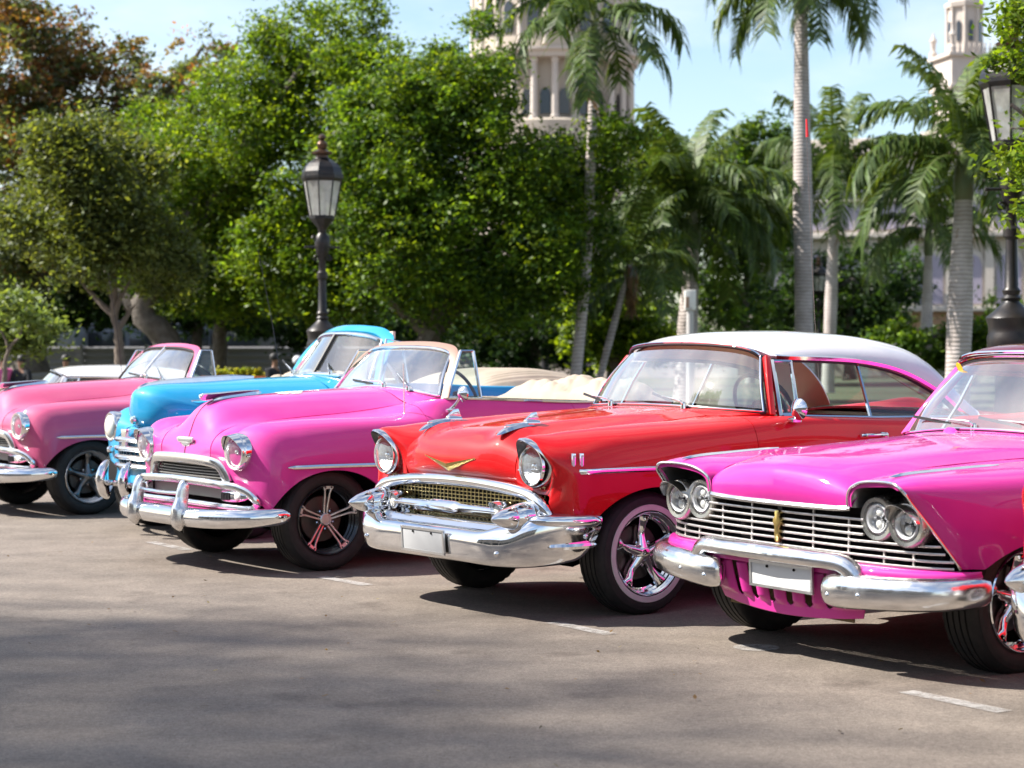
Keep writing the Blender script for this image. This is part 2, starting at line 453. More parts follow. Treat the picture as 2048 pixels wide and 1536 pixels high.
def torus(mb, c, Rr, r, M=None, k=36, j=8):
    a = np.arange(k)/k*2*np.pi; P = np.stack([np.zeros(k), Rr*np.cos(a), Rr*np.sin(a)], 1)
    V = []; b = np.arange(j)/j*2*np.pi
    for t in a:
        V.append(np.stack([r*np.sin(b), (Rr+r*np.cos(b))*math.cos(t), (Rr+r*np.cos(b))*math.sin(t)], 1))
    V = np.concatenate(V)
    if M is not None: V = V @ np.array(M).T
    f = [(i*j+e, i*j+(e+1) % j, ((i+1) % k)*j+(e+1) % j, ((i+1) % k)*j+e) for i in range(k) for e in range(j)]
    mb.add(V+np.array(c), f)
def steering_wheel(root, c, m=None):
    M = rot_yz(0, -R(24)); mb = MB(); m = m or mat('steering_black', (.02, .02, .022), .3)
    torus(mb, (0, 0, 0), .205, .012, M)
    for t in (0, 180, 270):
        a = R(t); p = np.array([(0.02, 0, 0), (.0, .2*math.cos(a), .2*math.sin(a))]) @ M.T
        mb.tube(np.linspace(p[0], p[1], 4), [.014, .012, .011, .01], 6, up=(1, 0, 0))
    mb.lathe([(-.01, .045), (.02, .05), (.03, .03)], 16, 'x', M=M)
    mb.tube(np.array([(0.02, 0, 0), (.45, 0, 0)]) @ M.T, .022, 8)
    return mb.obj('steering_wheel', m, root, loc=c)
def wiper(root, a, b, lift=.03, m=None):
    """Arm from pivot a to b with the blade beside it."""
    a, b = np.array(a, float), np.array(b, float); n = np.array([.5, 0, .86])
    P = spl([a, a+n*lift, a+(b-a)*.4+n*lift, b+n*.012], 10)
    o = MB().tube(P, [.009, .008, .007, .006, .005, .005, .004, .004, .004, .004], 6).obj('wiper', m or M_ALU, root)
    d = (b-a)/np.linalg.norm(b-a)
    MB().sweep(np.linspace(b-d*.16, b+d*.16, 5), [(-.004, -.006), (.004, -.006), (.003, .008), (-.003, .008)]).obj('wiper_blade', M_BLACK, o)
    MB().lathe([(-.01, .018), (.02, .016), (.028, .008)], 12, 'z', a).obj('wiper_pivot', M_CHROME, o)
    return o
def surf_y(S, x, z):
    """Outward position of a side surface at (x, z)."""
    P = S.reshape(-1, 3); d = (P[:, 0]-x)**2+(P[:, 2]-z)**2; i = np.argsort(d)[:4]; w = 1/(d[i]+1e-6); return float((P[i, 1]*w).sum()/w.sum())
def drop(S, pts, lift=.003):
    """Points laid down onto a surface (where it lies below them within reach)."""
    P = S.reshape(-1, 3); out = []
    for (x, y, z) in pts:
        d = (P[:, 0]-x)**2+(P[:, 1]-y)**2; i = np.argmin(d)
        out.append((x, y, P[i, 2]+lift) if d[i] < .0012 else (x, y, z))
    return out
def seat(root, c, w, m, m2, back=.5, name='bench_seat'):
    """Bench with a rolled, pleated squab and back."""
    x, y, z = c
    mb = MB(); S = []
    prof = [(.26, .0), (.29, .06), (.27, .11), (.2, .135), (0, .13), (-.2, .11), (-.22, 0)]
    o = None
    n = 33
    for i in range(n):
        t = i/(n-1)*2-1; p = .010*abs(math.sin(t*20)); e = 1-.06*abs(t)**8
        S.append([(x+a*e, y+t*w/2, z+b*e-p*(1 if b > .1 else .3)) for a, b in prof])
    o = panel(name, net(S, 1, 3, 0), m, root, skirt=0, ref=(x, y, z-.1))
    prof = [(-.16, .02), (-.17, .25), (-.21, back-.08), (-.245, back-.01), (-.29, back), (-.325, back-.03), (-.33, .3), (-.30, .0)]
    S = []
    for i in range(n):
        t = i/(n-1)*2-1; p = .010*abs(math.sin(t*20)); e = 1-.05*abs(t)**8
        S.append([(x+a-p*(k < 4), y+t*w/2, z+b*e) for k, (a, b) in enumerate(prof)])
    S = net(S, 1, 3, 0)
    panel('backrest', S[:, :8], m, o, skirt=0, ref=(x-.3, y, z)); panel('backrest_top', S[:, 7:], m2, o, skirt=0, ref=(x-.25, y, z+.2))
    return o
def mirror(root, base, head, r=.055, face=(-1, 0, 0)):
    base, head = np.array(base, float), np.array(head, float)
    o = MB().tube(spl([base, base*.55+head*.45+np.array([0, 0, -.01]), head], 7), [.014, .012, .010, .009, .009, .010, .012], 8, up=(1, 0, 0)).obj('mirror', M_CHROME, root)
    MB().lathe([(-.01, .04), (.006, .042), (.014, .03), (.016, .0001)], 18, 'z', base-np.array([0, 0, .008])).obj('mirror_foot', M_CHROME, o)
    MB().lathe([(.03, .004), (.028, .012), (.008, r*.75), (-.004, r*.98), (-.012, r), (-.016, r*.96), (-.014, .0001)], 32, 'x', head).obj('mirror_head', M_CHROME, o)
    return o
def plate(root, c, w, h, lean=0., m=None):
    M = rot_yz(0, lean)
    o = MB().box((0, 0, 0), (.006, w, h), M).obj('licence_plate', m or M_PLATE, root, loc=c, bevel=.0015)
    mb = MB(); t = .006
    for y, z, dy, dz in ((0, h/2, w+t*2, t*2), (0, -h/2, w+t*2, t*2), (w/2, 0, t*2, h), (-w/2, 0, t*2, h)):
        mb.box(M @ np.array((.002, y, z)), (.012, dy, dz), M)
    mb.obj('plate_frame', M_ALU, o)
    bo = MB().lathe([(0, .007), (.005, .006), (.006, .0001)], 8, 'x').mesh('plate_bolt', M_UNDER)
    for s in (-.22, .22): obj('plate_bolt', bo, o, loc=tuple(M @ np.array((.004, s*w, h*.36))))
    return o
def bolts(root, pts, r=.013, m=None, name='bumper_bolt'):
    me = MB().lathe([(-.004, r), (.003, r), (.008, r*.8), (.011, r*.4), (.012, .0001)], 14, 'x').mesh(name, m or M_CHROME)
    for p in pts: obj(name, me, root, loc=p[:3], rot=(0, 0, p[3] if len(p) > 3 else 0))
def chassis(root, x0, x1, hw, z0=.24, z1=.42, axles=(0, -2.92)):
    """Dark floor pan, frame rails, axles and wheel wells."""
    xb = -.45
    mb = MB().box(((xb+x1)/2, 0, (z0+z1)/2+.05), (xb-x1, hw*1.3, z1-z0))
    for s in (-1, 1): mb.sweep([(x0-.2, s*hw*.42, .46), (.25, s*hw*.42, .50), (-.3, s*hw*.44, .46), (xb-.2, s*hw*.5, .34)], [(-.045, -.06), (.045, -.06), (.045, .06), (-.045, .06)])
    for ax in axles:
        mb.tube([(ax, -hw*.8, TR-.02), (ax, -hw*.35, TR-.04), (ax, 0, TR-.02), (ax, hw*.35, TR-.04), (ax, hw*.8, TR-.02)], [.045, .05, .11, .05, .045], 10, up=(1, 0, 0))
    mb.tube([(.12, 0, .36), (-.1, 0, .33), (-.5, 0, .40)], [.13, .16, .12], 10); mb.tube([(.22, -hw*.6, .33), (.2, 0, .31), (.22, hw*.6, .33)], .02, 6, up=(1, 0, 0))
    mb.box((.05, 0, .68), (.55, hw*.75, .3)); mb.box((x0-.26, 0, .62), (.04, hw*.9, .3))
    mb.tube([(-.5, .3, .25), (-1.5, .32, .24), (x1+.3, .35, .26)], .03, 8)
    o = mb.obj('chassis', M_UNDER, root)
    for ax in axles:
        for s in (-1, 1):
            w = MB(); a = np.linspace(.2, math.pi-.2, 17)
            S = np.array([[(ax+.50*math.cos(t), s*y, .30+.42*math.sin(t)) for y in (.44, hw-.05)] for t in a]); w.grid(S)
            w.add([(ax+.50*math.cos(t), s*.44, .30+.42*math.sin(t)) for t in a], [tuple(range(17))])
            w.obj('wheel_well', M_UNDER, root)
    return o
def arch(xc, a, b, zc, zb):
    """Lower body edge: zb, raised over the wheel openings at xc."""
    def f(x):
        z = zb(x) if callable(zb) else zb
        for c in xc:
            q = 1-((x-c)/a)**2
            if q > 0: z = max(z, zc+b*q**.5)
        return z
    return f
def side_panels(root, S, ku, rows, m, names, both_sides=True):
    """Cuts the side surface at the named control rows into fender, door and quarter, on both sides."""
    for (n, r0, r1, gap) in names:
        i0 = sum(ku[:r0]); i1 = sum(ku[:r1])
        for s in ((1, -1) if both_sides else (1,)):
            T = S[i0:i1+1]*(1, s, 1)
            panel(n, T, m, root, gap, ref=(S[:, :, 0].mean(), 0, .55), skirt=.022)
def netk(rows, ku, kv=6, smooth=2, power=.7):
    """net() with its own number of steps for every row gap."""
    P = np.array(rows, float)
    mx = max(ku)
    d = np.linalg.norm(np.diff(P, axis=0), axis=2).mean(1)**power+1e-9
    t = np.concatenate([[0], np.cumsum(d)])
    ts = np.concatenate([np.linspace(t[i], t[i+1], ku[i], endpoint=False) for i in range(len(ku))]+[[t[-1]]])
    S = herm(P, t, ts).transpose(1, 0, 2)
    Q = P.transpose(1, 0, 2)
    d = np.linalg.norm(np.diff(Q, axis=0), axis=2).mean(1)**power+1e-9
    t = np.concatenate([[0], np.cumsum(d)])
    ts = np.concatenate([np.linspace(t[i], t[i+1], kv, endpoint=False) for i in range(len(t)-1)]+[[t[-1]]])
    S = herm(S, t, ts).transpose(1, 0, 2)
    for _ in range(smooth):
        Q = S.copy()
        Q[1:-1, 1:-1] = .5*S[1:-1, 1:-1] + .125*(S[:-2, 1:-1]+S[2:, 1:-1]+S[1:-1, :-2]+S[1:-1, 2:])
        Q[1:-1, [0, -1]] = .5*S[1:-1, [0, -1]] + .25*(S[:-2, [0, -1]]+S[2:, [0, -1]])
        S = Q
    return S
def dash(root, x, z, w, m):
    mb = MB()
    S = np.array([[(x+a-.10*(abs(y)/w)**3, y, z+b-.02*(abs(y)/w)**2) for y in np.linspace(-w, w, 9)] for a, b in ((.13, -.05), (.09, -.005), (.04, -.015), (.0, -.06), (.02, -.2), (.06, -.28))])
    return panel('dashboard', net(S, 4, 2, 0), m, root, skirt=0, ref=(x+.3, 0, z-.2))
CAR_ROT = math.pi + R(36.4)
def car(name, label, xy, rot=0., group='old cars parked in a row', cat='car'):
    return thing(name, label, cat, (xy[0], xy[1], 0), CAR_ROT + rot, group)

# ------------------------------------------------------------------ red hardtop with a white roof
def red_hardtop(label, xy, paint_m=None, rot=0., flag=False):
    rt = car('hardtop_car', label, xy, rot)
    P = paint_m or M_RED
    hood = [[(.662, 0, .716), (.658, .13, .714), (.650, .26, .708), (.640, .37, .700), (.628, .46, .692), (.618, .535, .688)],
            [(.712, 0, .775), (.708, .13, .775), (.698, .26, .775), (.682, .37, .775), (.662, .46, .775), (.648, .525, .775)],
            [(.706, 0, .885), (.702, .13, .886), (.692, .26, .890), (.672, .37, .900), (.640, .46, .895), (.620, .525, .880)],
            [(.625, 0, .965), (.622, .13, .963), (.610, .26, .958), (.585, .37, .985), (.545, .46, .952), (.520, .525, .930)],
            [(.35, 0, 1.012), (.35, .13, 1.008), (.35, .26, 1.0), (.35, .37, 1.022), (.35, .46, .988), (.35, .525, .962)],
            [(-.10, 0, 1.050), (-.10, .13, 1.046), (-.10, .26, 1.040), (-.10, .37, 1.052), (-.10, .46, 1.020), (-.10, .525, 1.0)],
            [(-.62, 0, 1.082), (-.63, .13, 1.080), (-.64, .26, 1.075), (-.66, .37, 1.072), (-.68, .46, 1.060), (-.70, .525, 1.045)]]
    H = both(net(hood, 9, 6))
    panel('hood', H, P, rt, 'u0u1v0v1')
    rows = [[(.63, .525, .690), (.635, .60, .680), (.632, .71, .668), (.642, .805, .662), (.655, .822, .630), (.650, .832, .600), (.640, .838, .575), (.630, .842, .550)],
            [(.648, .525, .775), (.640, .585, .79), (.585, .71, .81), (.638, .826, .80), (.602, .872, .725), (.588, .888, .660), (.576, .895, .603), (.568, .897, .550)],
            [(.618, .525, .880), (.670, .59, .915), (.722, .71, .955), (.672, .822, .893), (.560, .900, .800), (.515, .915, .70), (.495, .918, .62), (.485, .916, .548)],
            [(.515, .525, .932), (.53, .60, .958), (.55, .71, .980), (.505, .83, .932), (.455, .912, .82), (.432, .92, .70), (.420, .92, .62), (.412, .916, .545)],
            [(.30, .525, .966), (.30, .60, .980), (.30, .72, 1.003), (.30, .848, .952), (.30, .917, .83), (.30, .925, .70), (.30, .922, .56), (.30, .912, .36)],
            [(.0, .525, .992), (.0, .60, 1.0), (.0, .73, 1.018), (.0, .856, .968), (.0, .920, .84), (.0, .928, .70), (.0, .924, .54), (.0, .912, .33)],
            [(-.35, .525, 1.015), (-.35, .61, 1.022), (-.35, .74, 1.031), (-.35, .864, .984), (-.35, .922, .85), (-.35, .930, .69), (-.35, .925, .51), (-.35, .91, .31)],
            [(-.55, .525, 1.033), (-.55, .62, 1.034), (-.55, .755, 1.037), (-.55, .868, .992), (-.55, .923, .85), (-.55, .930, .69), (-.55, .925, .50), (-.55, .91, .29)],
            [(-.735, .60, 1.045), (-.735, .68, 1.044), (-.735, .78, 1.042), (-.735, .872, 1.0), (-.735, .924, .85), (-.735, .932, .68), (-.735, .926, .49), (-.735, .91, .28)],
            [(-1.0, .775, 1.035), (-1.0, .80, 1.041), (-1.0, .84, 1.040), (-1.0, .885, 1.0), (-1.0, .925, .85), (-1.0, .934, .68), (-1.0, .927, .48), (-1.0, .91, .27)],
            [(-2.05, .785, 1.0), (-2.05, .81, 1.012), (-2.05, .845, 1.012), (-2.05, .89, .985), (-2.05, .928, .85), (-2.05, .936, .68), (-2.05, .927, .48), (-2.05, .91, .27)],
            [(-2.5, .77, 1.0), (-2.5, .80, 1.012), (-2.5, .845, 1.012), (-2.5, .89, .985), (-2.5, .928, .85), (-2.5, .936, .68), (-2.5, .927, .48), (-2.5, .91, .28)],
            [(-2.95, .66, 1.0), (-2.95, .75, 1.01), (-2.95, .84, 1.02), (-2.95, .89, .985), (-2.95, .925, .85), (-2.95, .93, .68), (-2.95, .92, .50), (-2.95, .90, .32)],
            [(-3.5, .62, .97), (-3.5, .74, 1.0), (-3.5, .84, 1.05), (-3.5, .88, 1.0), (-3.5, .91, .85), (-3.5, .91, .68), (-3.5, .90, .52), (-3.5, .88, .34)],
            [(-4.0, .60, .86), (-4.0, .72, .95), (-4.05, .84, 1.06), (-4.05, .87, 1.0), (-4.02, .89, .85), (-4.0, .88, .68), (-3.98, .87, .54), (-3.95, .85, .38)],
            [(-4.12, .2, .7), (-4.12, .3, .75), (-4.12, .5, .8), (-4.12, .6, .8), (-4.12, .6, .75), (-4.12, .5, .65), (-4.1, .4, .55), (-4.1, .3, .42)]]
    ku = [7, 7, 7, 12, 14, 16, 10, 8, 8, 10, 8, 14, 14, 8, 5]
    S = netk(rows, ku, 6)
    zb = arch((0, -2.92), .52, .385, .305, lambda x: .55-.26*min(1, max(0, (.43-x)/.12)))
    S = clip_low(S, 4*6, zb)
    side_panels(rt, S, ku, rows, P, [('fender', 0, 8, 'v0u1'), ('door', 8, 10, 'u0u1'), ('rear_quarter', 10, 15, 'u0')])
    # chrome lip of the wheel opening is painted here: a rolled edge
    # boot lid and scuttle
    deck = [[(-2.62, y, z) for y, z in ((0, 1.05), (.25, 1.05), (.5, 1.035), (.68, 1.01))], [(-3.0, y, z) for y, z in ((0, 1.04), (.25, 1.04), (.5, 1.025), (.65, 1.0))],
            [(-3.5, y, z) for y, z in ((0, 1.0), (.25, 1.0), (.5, .985), (.62, .965))], [(-4.0, y, z) for y, z in ((0, .87), (.25, .87), (.5, .86), (.6, .855))], [(-4.13, y, z) for y, z in ((0, .6), (.25, .6), (.5, .6), (.6, .6))]]
    panel('boot_lid', both(net(deck, 6, 4)), P, rt, 'u0v0v1')
    wb = [(-.72, 0, 1.085), (-.725, .18, 1.083), (-.745, .38, 1.078), (-.79, .56, 1.070), (-.86, .70, 1.062), (-.93, .765, 1.056)]
    cowl = [[(-.628, 0, 1.080), (-.64, .18, 1.077), (-.665, .38, 1.070)]+drop(S, [(-.705, .53, 1.045), (-.73, .62, 1.043), (-.74, .70, 1.040)]), [(x+.035, y*.99, z+.002) for x, y, z in wb], [(x-.02, y, z+.004) for x, y, z in wb]]
    panel('scuttle', both(net(cowl, 6, 5, 1)), P, rt, '', skirt=.03)
    # windshield, its seal and pillars
    wtp = [(-.955, 0, 1.450), (-.962, .18, 1.447), (-.985, .36, 1.437), (-1.02, .49, 1.42), (-1.055, .555, 1.395), (-1.075, .585, 1.37)]
    wm = [tuple(.5*np.array(a)+.5*np.array(b)+np.array((.02, .01*(i > 2), .006))) for i, (a, b) in enumerate(zip(wb, wtp))]
    W = net([wb, wm, wtp], 6, 6, 1)
    WW = both(W)
    panel('windshield', WW[1:-1, 1:-1], M_WIND, rt, skirt=0)
    loop = np.concatenate([WW[0], WW[1:, -1], WW[-1, ::-1][1:], WW[::-1, 0][1:-1]])
    loop = np.vstack([loop, loop[:2]])
    MB().tube(loop+np.array((.006, 0, .004)), .012, 8, up=(.83, 0, .55), cap=False).obj('windshield_seal', M_BLACK, rt)
    MB().tube(loop[:-1]*(1, 1.004, 1)+np.array((.014, 0, .014)), .006, 6, up=(.83, 0, .55), cap=False).obj('windshield_trim', M_CHROME, rt)
    # roof
    roof = [[(-.965, 0, 1.468), (-.975, .2, 1.464), (-1.0, .38, 1.452), (-1.04, .50, 1.432), (-1.085, .575, 1.405), (-1.115, .612, 1.385)],
            [(-1.10, 0, 1.508), (-1.11, .2, 1.503), (-1.13, .38, 1.488), (-1.15, .50, 1.458), (-1.17, .585, 1.415), (-1.19, .628, 1.380)],
            [(-1.5, 0, 1.536), (-1.5, .2, 1.531), (-1.5, .38, 1.512), (-1.5, .51, 1.475), (-1.5, .60, 1.418), (-1.5, .640, 1.372)],
            [(-1.85, 0, 1.532), (-1.85, .2, 1.526), (-1.85, .38, 1.506), (-1.85, .515, 1.465), (-1.85, .605, 1.404), (-1.85, .645, 1.352)],
            [(-2.2, 0, 1.508), (-2.2, .2, 1.501), (-2.2, .39, 1.478), (-2.2, .525, 1.43), (-2.2, .615, 1.355), (-2.2, .655, 1.283)],
            [(-2.48, 0, 1.45), (-2.48, .2, 1.443), (-2.48, .39, 1.42), (-2.48, .54, 1.36), (-2.48, .64, 1.26), (-2.48, .69, 1.155)],
            [(-2.72, 0, 1.32), (-2.71, .2, 1.315), (-2.70, .40, 1.29), (-2.69, .56, 1.22), (-2.67, .68, 1.12), (-2.64, .75, 1.02)],
            [(-2.92, 0, 1.075), (-2.91, .2, 1.073), (-2.88, .42, 1.065), (-2.84, .60, 1.055), (-2.79, .72, 1.04), (-2.72, .80, 1.005)]]
    k = 8; Q = net(roof, k, 6)
    panel('roof', both(Q[:5*k+1]), M_WHITE, rt, skirt=.02)
    panel('roof_lining', both(Q[2:5*k+1]*(1, .985, 1)-np.array((0, 0, .03))), M_LINER, rt, skirt=0)
    for s in (1, -1):
        panel('roof_pillar', Q[5*k:, 3*6:]*(1, s, 1), M_WHITE, rt, skirt=.02)
        panel('pillar_lining', Q[5*k:, 3*6:]*(1, s*.97, 1)-np.array((-.02, 0, .01)), M_LINER, rt, skirt=0)
        # drip rail
        E = Q[:6*k+6, -1]*(1, s, 1)+np.array((0, s*.008, -.004))
        MB().sweep(E[3:], [(-.012, -.012), (.014, -.014), (.018, .006), (-.006, .014)], out=(0, s, 0)).obj('drip_rail', M_CHROME, rt)
    for s in (1, -1): MB().sweep(Q[4:6*k+6, -1]*(1, s, 1)-np.array((0, s*.012, .016)), [(-.012, -.016), (.008, -.014), (.010, .012), (-.012, .012)], out=(0, s, 0)).obj('window_seal', M_BLACK, rt)
    panel('rear_window', both(Q[5*k:, :3*6+1]), M_GLASS, rt, skirt=0)
    # side glass: a vent pane, an open front window, a rear pane in a bright frame
    for s in (1, -1):
        fr = MB(); T = lambda x, y, z: (x, s*y, z)
        fr.tube([T(-1.015, .80, 1.04), T(-1.055, .72, 1.22), T(-1.10, .640, 1.355)], .017, 6)
        fr.tube([T(-1.155, .80, 1.04), T(-1.20, .72, 1.22), T(-1.245, .648, 1.352)], .012, 6)
        fr.tube([T(-1.015, .80, 1.05), T(-1.155, .80, 1.05)], .012, 6); fr.tube([T(-1.10, .640, 1.352), T(-1.245, .648, 1.350)], .012, 6)
        fr.obj('vent_frame', M_CHROME, rt)
        mesh_ = lambda n, v: obj(n, mesh(n, v, [tuple(range(len(v)))], M_GLASS, False), rt)
        mesh_('vent_window', [T(-1.015, .80, 1.045), T(-1.155, .80, 1.045), T(-1.245, .648, 1.352), T(-1.10, .640, 1.352)])
        top = [Q[i, -1]*(1, s, 1)-np.array((0, s*.012, .018)) for i in range(int(2.9*k), 6*k+5, 3)]
        bot = [T(x, .80, 1.005) for x in np.linspace(-1.755, -2.60, len(top))]
        v = top+bot[::-1]
        mesh_('rear_side_window', v)
        MB().tube(np.array(top+[T(-2.60, .79, 1.005)]), .010, 6).tube([T(-1.755, .80, 1.005), tuple(top[0])], .012, 6).tube([T(-1.03, .81, 1.045), T(-1.80, .815, 1.02), T(-2.6, .80, 1.01)], .009, 6).obj('window_frame', M_CHROME, rt)
        MB().sweep(spl([T(-.965, .782, 1.045), T(-1.01, .71, 1.21), T(-1.085, .612, 1.375)], 9), [(-.02, -.018), (.02, -.018), (.02, .018), (-.02, .018)], up=(0, s, .4)).obj('windshield_pillar', P, rt, bevel=.008)
        # flank trim, slots, handle
        pts = [(x, surf_y(S, x, z)+.002, z) for x, z in ((.650, .785), (.60, .786), (.50, .788), (.35, .789), (.0, .788), (-.7, .784), (-1.4, .775), (-2.2, .76), (-2.9, .735))]
        MB().sweep(spl([T(*p) for p in pts], 40), [(-.006, -.015), (.010, -.013), (.014, 0), (.010, .013), (-.006, .015)], [(.3, .25), (.6, .55), (.9, .8)]+[1]*37, out=(0, s, 0)).obj('side_trim', M_CHROME, rt)
        slot = MB().prism([(-.013, -.042), (.013, -.042), (.013, .042), (-.013, .042)], -.008, .006, 'y').mesh('fender_louvre', M_CHROME, bevel=.005)
        core = MB().box((0, .006, 0), (.011, .003, .062)).mesh('louvre_inset', M_WHITE)
        for x, yy, rz in ((.594, .868, .26), (.548, .888, .22), (.502, .901, .17)):
            so = obj('fender_louvre', slot, rt, loc=T(x, surf_y(S, x, .842)+.003+.010*(x > .58), .842), rot=(0, 0, -rz if s > 0 else math.pi+rz)); obj('louvre_inset', core, so)
        hd = MB().sweep(spl([T(-1.55, .925, .925), T(-1.57, .955, .925), T(-1.64, .962, .925), T(-1.72, .957, .925)], 10), circ(.009, 8), up=(0, 0, 1)).obj('door_handle', M_CHROME, rt)
        MB().lathe([(0, .02), (.03, .016), (.034, .008)], 14, 'y').obj('handle_button', M_CHROME, hd, loc=T(-1.72, .925, .922), rot=(0, 0, 0 if s > 0 else math.pi))
        # headlight in its hooded bezel
        c = np.array((.665, s*.705, .812)); n = 48; ph = np.arange(n)/n*2*np.pi; S = []
        def ringp(a, bt, bb, x0, dx, pw=1.6, sk=0.):
            q = []
            for t in ph:
                si = math.sin(t); b = bt if si > 0 else bb
                y_ = a*math.cos(t)*(1-.10*max(0, si)**2)
                q.append((x0+dx*max(0, si)**pw-.03*max(0, math.cos(t))*(1-max(0, si)), s*.705+s*y_, c[2]+b*si))
            return q
        S = [ringp(.094, .094, .094, .655, 0), ringp(.096, .098, .095, .675, 0), ringp(.106, .128, .104, .672, .055), ringp(.110, .140, .107, .676, .082), ringp(.117, .150, .114, .668, .080), ringp(.119, .151, .116, .652, .066), ringp(.110, .140, .107, .60, .05)]
        S = np.array(S)
        bz = MB().grid(S[3:], True).obj('headlight', M_CHROME, rt, recalc=False, angle=50)
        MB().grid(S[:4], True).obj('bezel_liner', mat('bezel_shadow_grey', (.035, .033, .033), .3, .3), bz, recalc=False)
        MB().lathe([(.012, .094), (.020, .098), (.020, .103), (.006, .106)], 40, 'x', c, closed=True).obj('lens_ring', M_CHROME, bz)
        M = rot_yz(0, .04)
        MB().lathe([(-.05, .0001), (-.045, .03), (-.03, .06), (.0, .090)], 32, 'x', c, M=M, closed=True).obj('reflector', M_REFL, bz)
        MB().lathe([(.034*math.cos(t)+.008, .094*math.sin(t)) for t in np.linspace(.02, 1.57, 9)], 36, 'x', c, M=M, closed=True).obj('lens', M_LENS, bz)
        MB().lathe([(-.04, .018), (-.005, .02), (.004, .012), (.006, .0001)], 16, 'x', c, M=M).obj('bulb', M_CHROME, bz)
        # hood rocket
        o = MB().lathe([(-.11, .0001), (-.108, .018), (-.06, .024), (-.02, .026), (-.015, .021)], 24, 'x', (.485, s*.37, 1.020)).obj('hood_rocket', M_CHROME, rt)
        MB().sweep(spl([(.66, s*.372, .962), (.60, s*.371, .992), (.52, s*.37, 1.012), (.40, s*.37, 1.022)], 14), [(-.03, -.012), (.03, -.012), (.02, .006), (0, .012), (-.02, .006)], [.25, .5, .7, .85, .95]+[1]*7+[.8, .5]).obj('rocket_base', M_CHROME, o)
        MB().lathe([(.13, .0001), (.11, .010), (.06, .016), (.0, .019)], 16, 'x', (.48, s*.37, 1.008)).obj('rocket_nose', M_CHROME, o)
        MB().prism([(.36, 1.05), (.49, 1.05), (.475, 1.07), (.405, 1.125), (.365, 1.135)], -.006, .006, 'y', (0, s*.37, 0)).obj('rocket_fin', M_CHROME, o, bevel=.003) if False else MB().add([(x, s*.37+d, z) for d in (-.006, .006) for x, z in ((.375, 1.035), (.475, 1.035), (.460, 1.050), (.425, 1.078), (.395, 1.082))], [(0, 1, 2, 3, 4), (9, 8, 7, 6, 5)]+[(i, (i+1) % 5, 5+(i+1) % 5, 5+i) for i in range(5)]).obj('rocket_fin', M_CHROME, o, bevel=.003)
        # bumper bullet and parking lamp
        MB().lathe([(.275, .0001), (.262, .016), (.215, .042), (.15, .064), (.145, .0625), (.138, .0625), (.133, .066), (.08, .078), (.02, .084), (-.06, .082)], 36, 'x', (.655, s*.695, .548)).obj('bumper_bullet', M_CHROME, rt)
        pk = MB().lathe([(-.10, .045), (-.02, .05), (.012, .052), (.018, .046), (.006, .040), (-.01, .038)], 28, 'x', (.74, s*.497, .572), closed=True).obj('parking_lamp', M_CHROME, rt)
        MB().lathe([(.022*math.cos(t)-.004, .041*math.sin(t)) for t in np.linspace(.02, 1.57, 7)], 24, 'x', (.74, s*.497, .572), closed=True).obj('lens', mat('parking_lens', (.7, .68, .62), .15, coat=.5, bump=(90, .4, .01)), pk)
        ph2 = np.linspace(.1, math.pi-.1, 15)
        panel('lamp_visor', np.array([[(.748+e*.04*math.sin(t), s*.497+.053*math.cos(t), .572+.053*math.sin(t)*(1-.1*e)) for t in ph2] for e in np.linspace(0, 1, 4)]), M_CHROME, pk, skirt=.003, ref=(.74, s*.497, .57))
    # nose emblem, grille, bumper
    MB().add([(x, y, z) for x, y, z in ((.706, 0, .757), (.722, 0, .775), (.70, .245, .834), (.70, -.245, .834), (.724, .0, .797), (.702, .235, .836), (.702, -.235, .836), (.69, 0, .757), (.69, .245, .83), (.69, -.245, .83), (.69, 0, .797))],
             [(0, 2, 1), (0, 1, 3), (1, 2, 5, 4), (1, 4, 6, 3), (4, 5, 8, 10), (4, 10, 9, 6), (0, 7, 8, 2), (0, 3, 9, 7)]).obj('nose_emblem', M_GOLD, rt, loc=(.012, 0, .0), smooth=False)
    pts = [(.672, 0, .700), (.672, .2, .697), (.668, .4, .686), (.664, .55, .672), (.664, .68, .650), (.664, .76, .618), (.656, .805, .575), (.645, .825, .545)]
    mb = MB().sweep(spl([(x, -y, z) for x, y, z in pts[:0:-1]]+pts, 60), [(-.03, .0), (-.022, .03), (0, .04), (.024, .034), (.035, .012), (.032, -.010), (.018, -.026), (.0, -.030)], [.6, .7, .8, .9]+[1]*52+[.9, .8, .7, .6], out=(1, 0, 0))
    # sweep axes: a across the path (fore-aft), b up
    mb.obj('grille_surround', M_CHROME, rt, angle=60)
    bump = [[(.78, 0, .465), (.85, 0, .468), (.882, 0, .440), (.884, 0, .36), (.866, 0, .302), (.80, 0, .288)],
            [(.78, .3, .465), (.847, .3, .468), (.878, .3, .440), (.880, .3, .36), (.862, .3, .300), (.79, .3, .286)],
            [(.77, .5, .468), (.838, .5, .470), (.866, .5, .440), (.870, .5, .36), (.850, .5, .296), (.78, .5, .284)],
            [(.74, .60, .500), (.805, .595, .498), (.842, .59, .462), (.856, .59, .37), (.834, .59, .295), (.76, .59, .284)],
            [(.70, .70, .520), (.765, .70, .520), (.812, .70, .480), (.832, .70, .39), (.804, .69, .298), (.72, .69, .288)],
            [(.64, .79, .560), (.700, .80, .562), (.752, .80, .520), (.762, .80, .40), (.730, .79, .305), (.65, .78, .296)],
            [(.57, .86, .568), (.60, .885, .568), (.640, .890, .530), (.645, .885, .41), (.62, .875, .322), (.57, .85, .312)],
            [(.48, .89, .562), (.49, .920, .560), (.515, .928, .520), (.525, .922, .42), (.535, .905, .340), (.53, .88, .325)],
            [(.40, .89, .555), (.385, .922, .552), (.39, .932, .518), (.43, .926, .43), (.49, .908, .355), (.50, .885, .335)]]
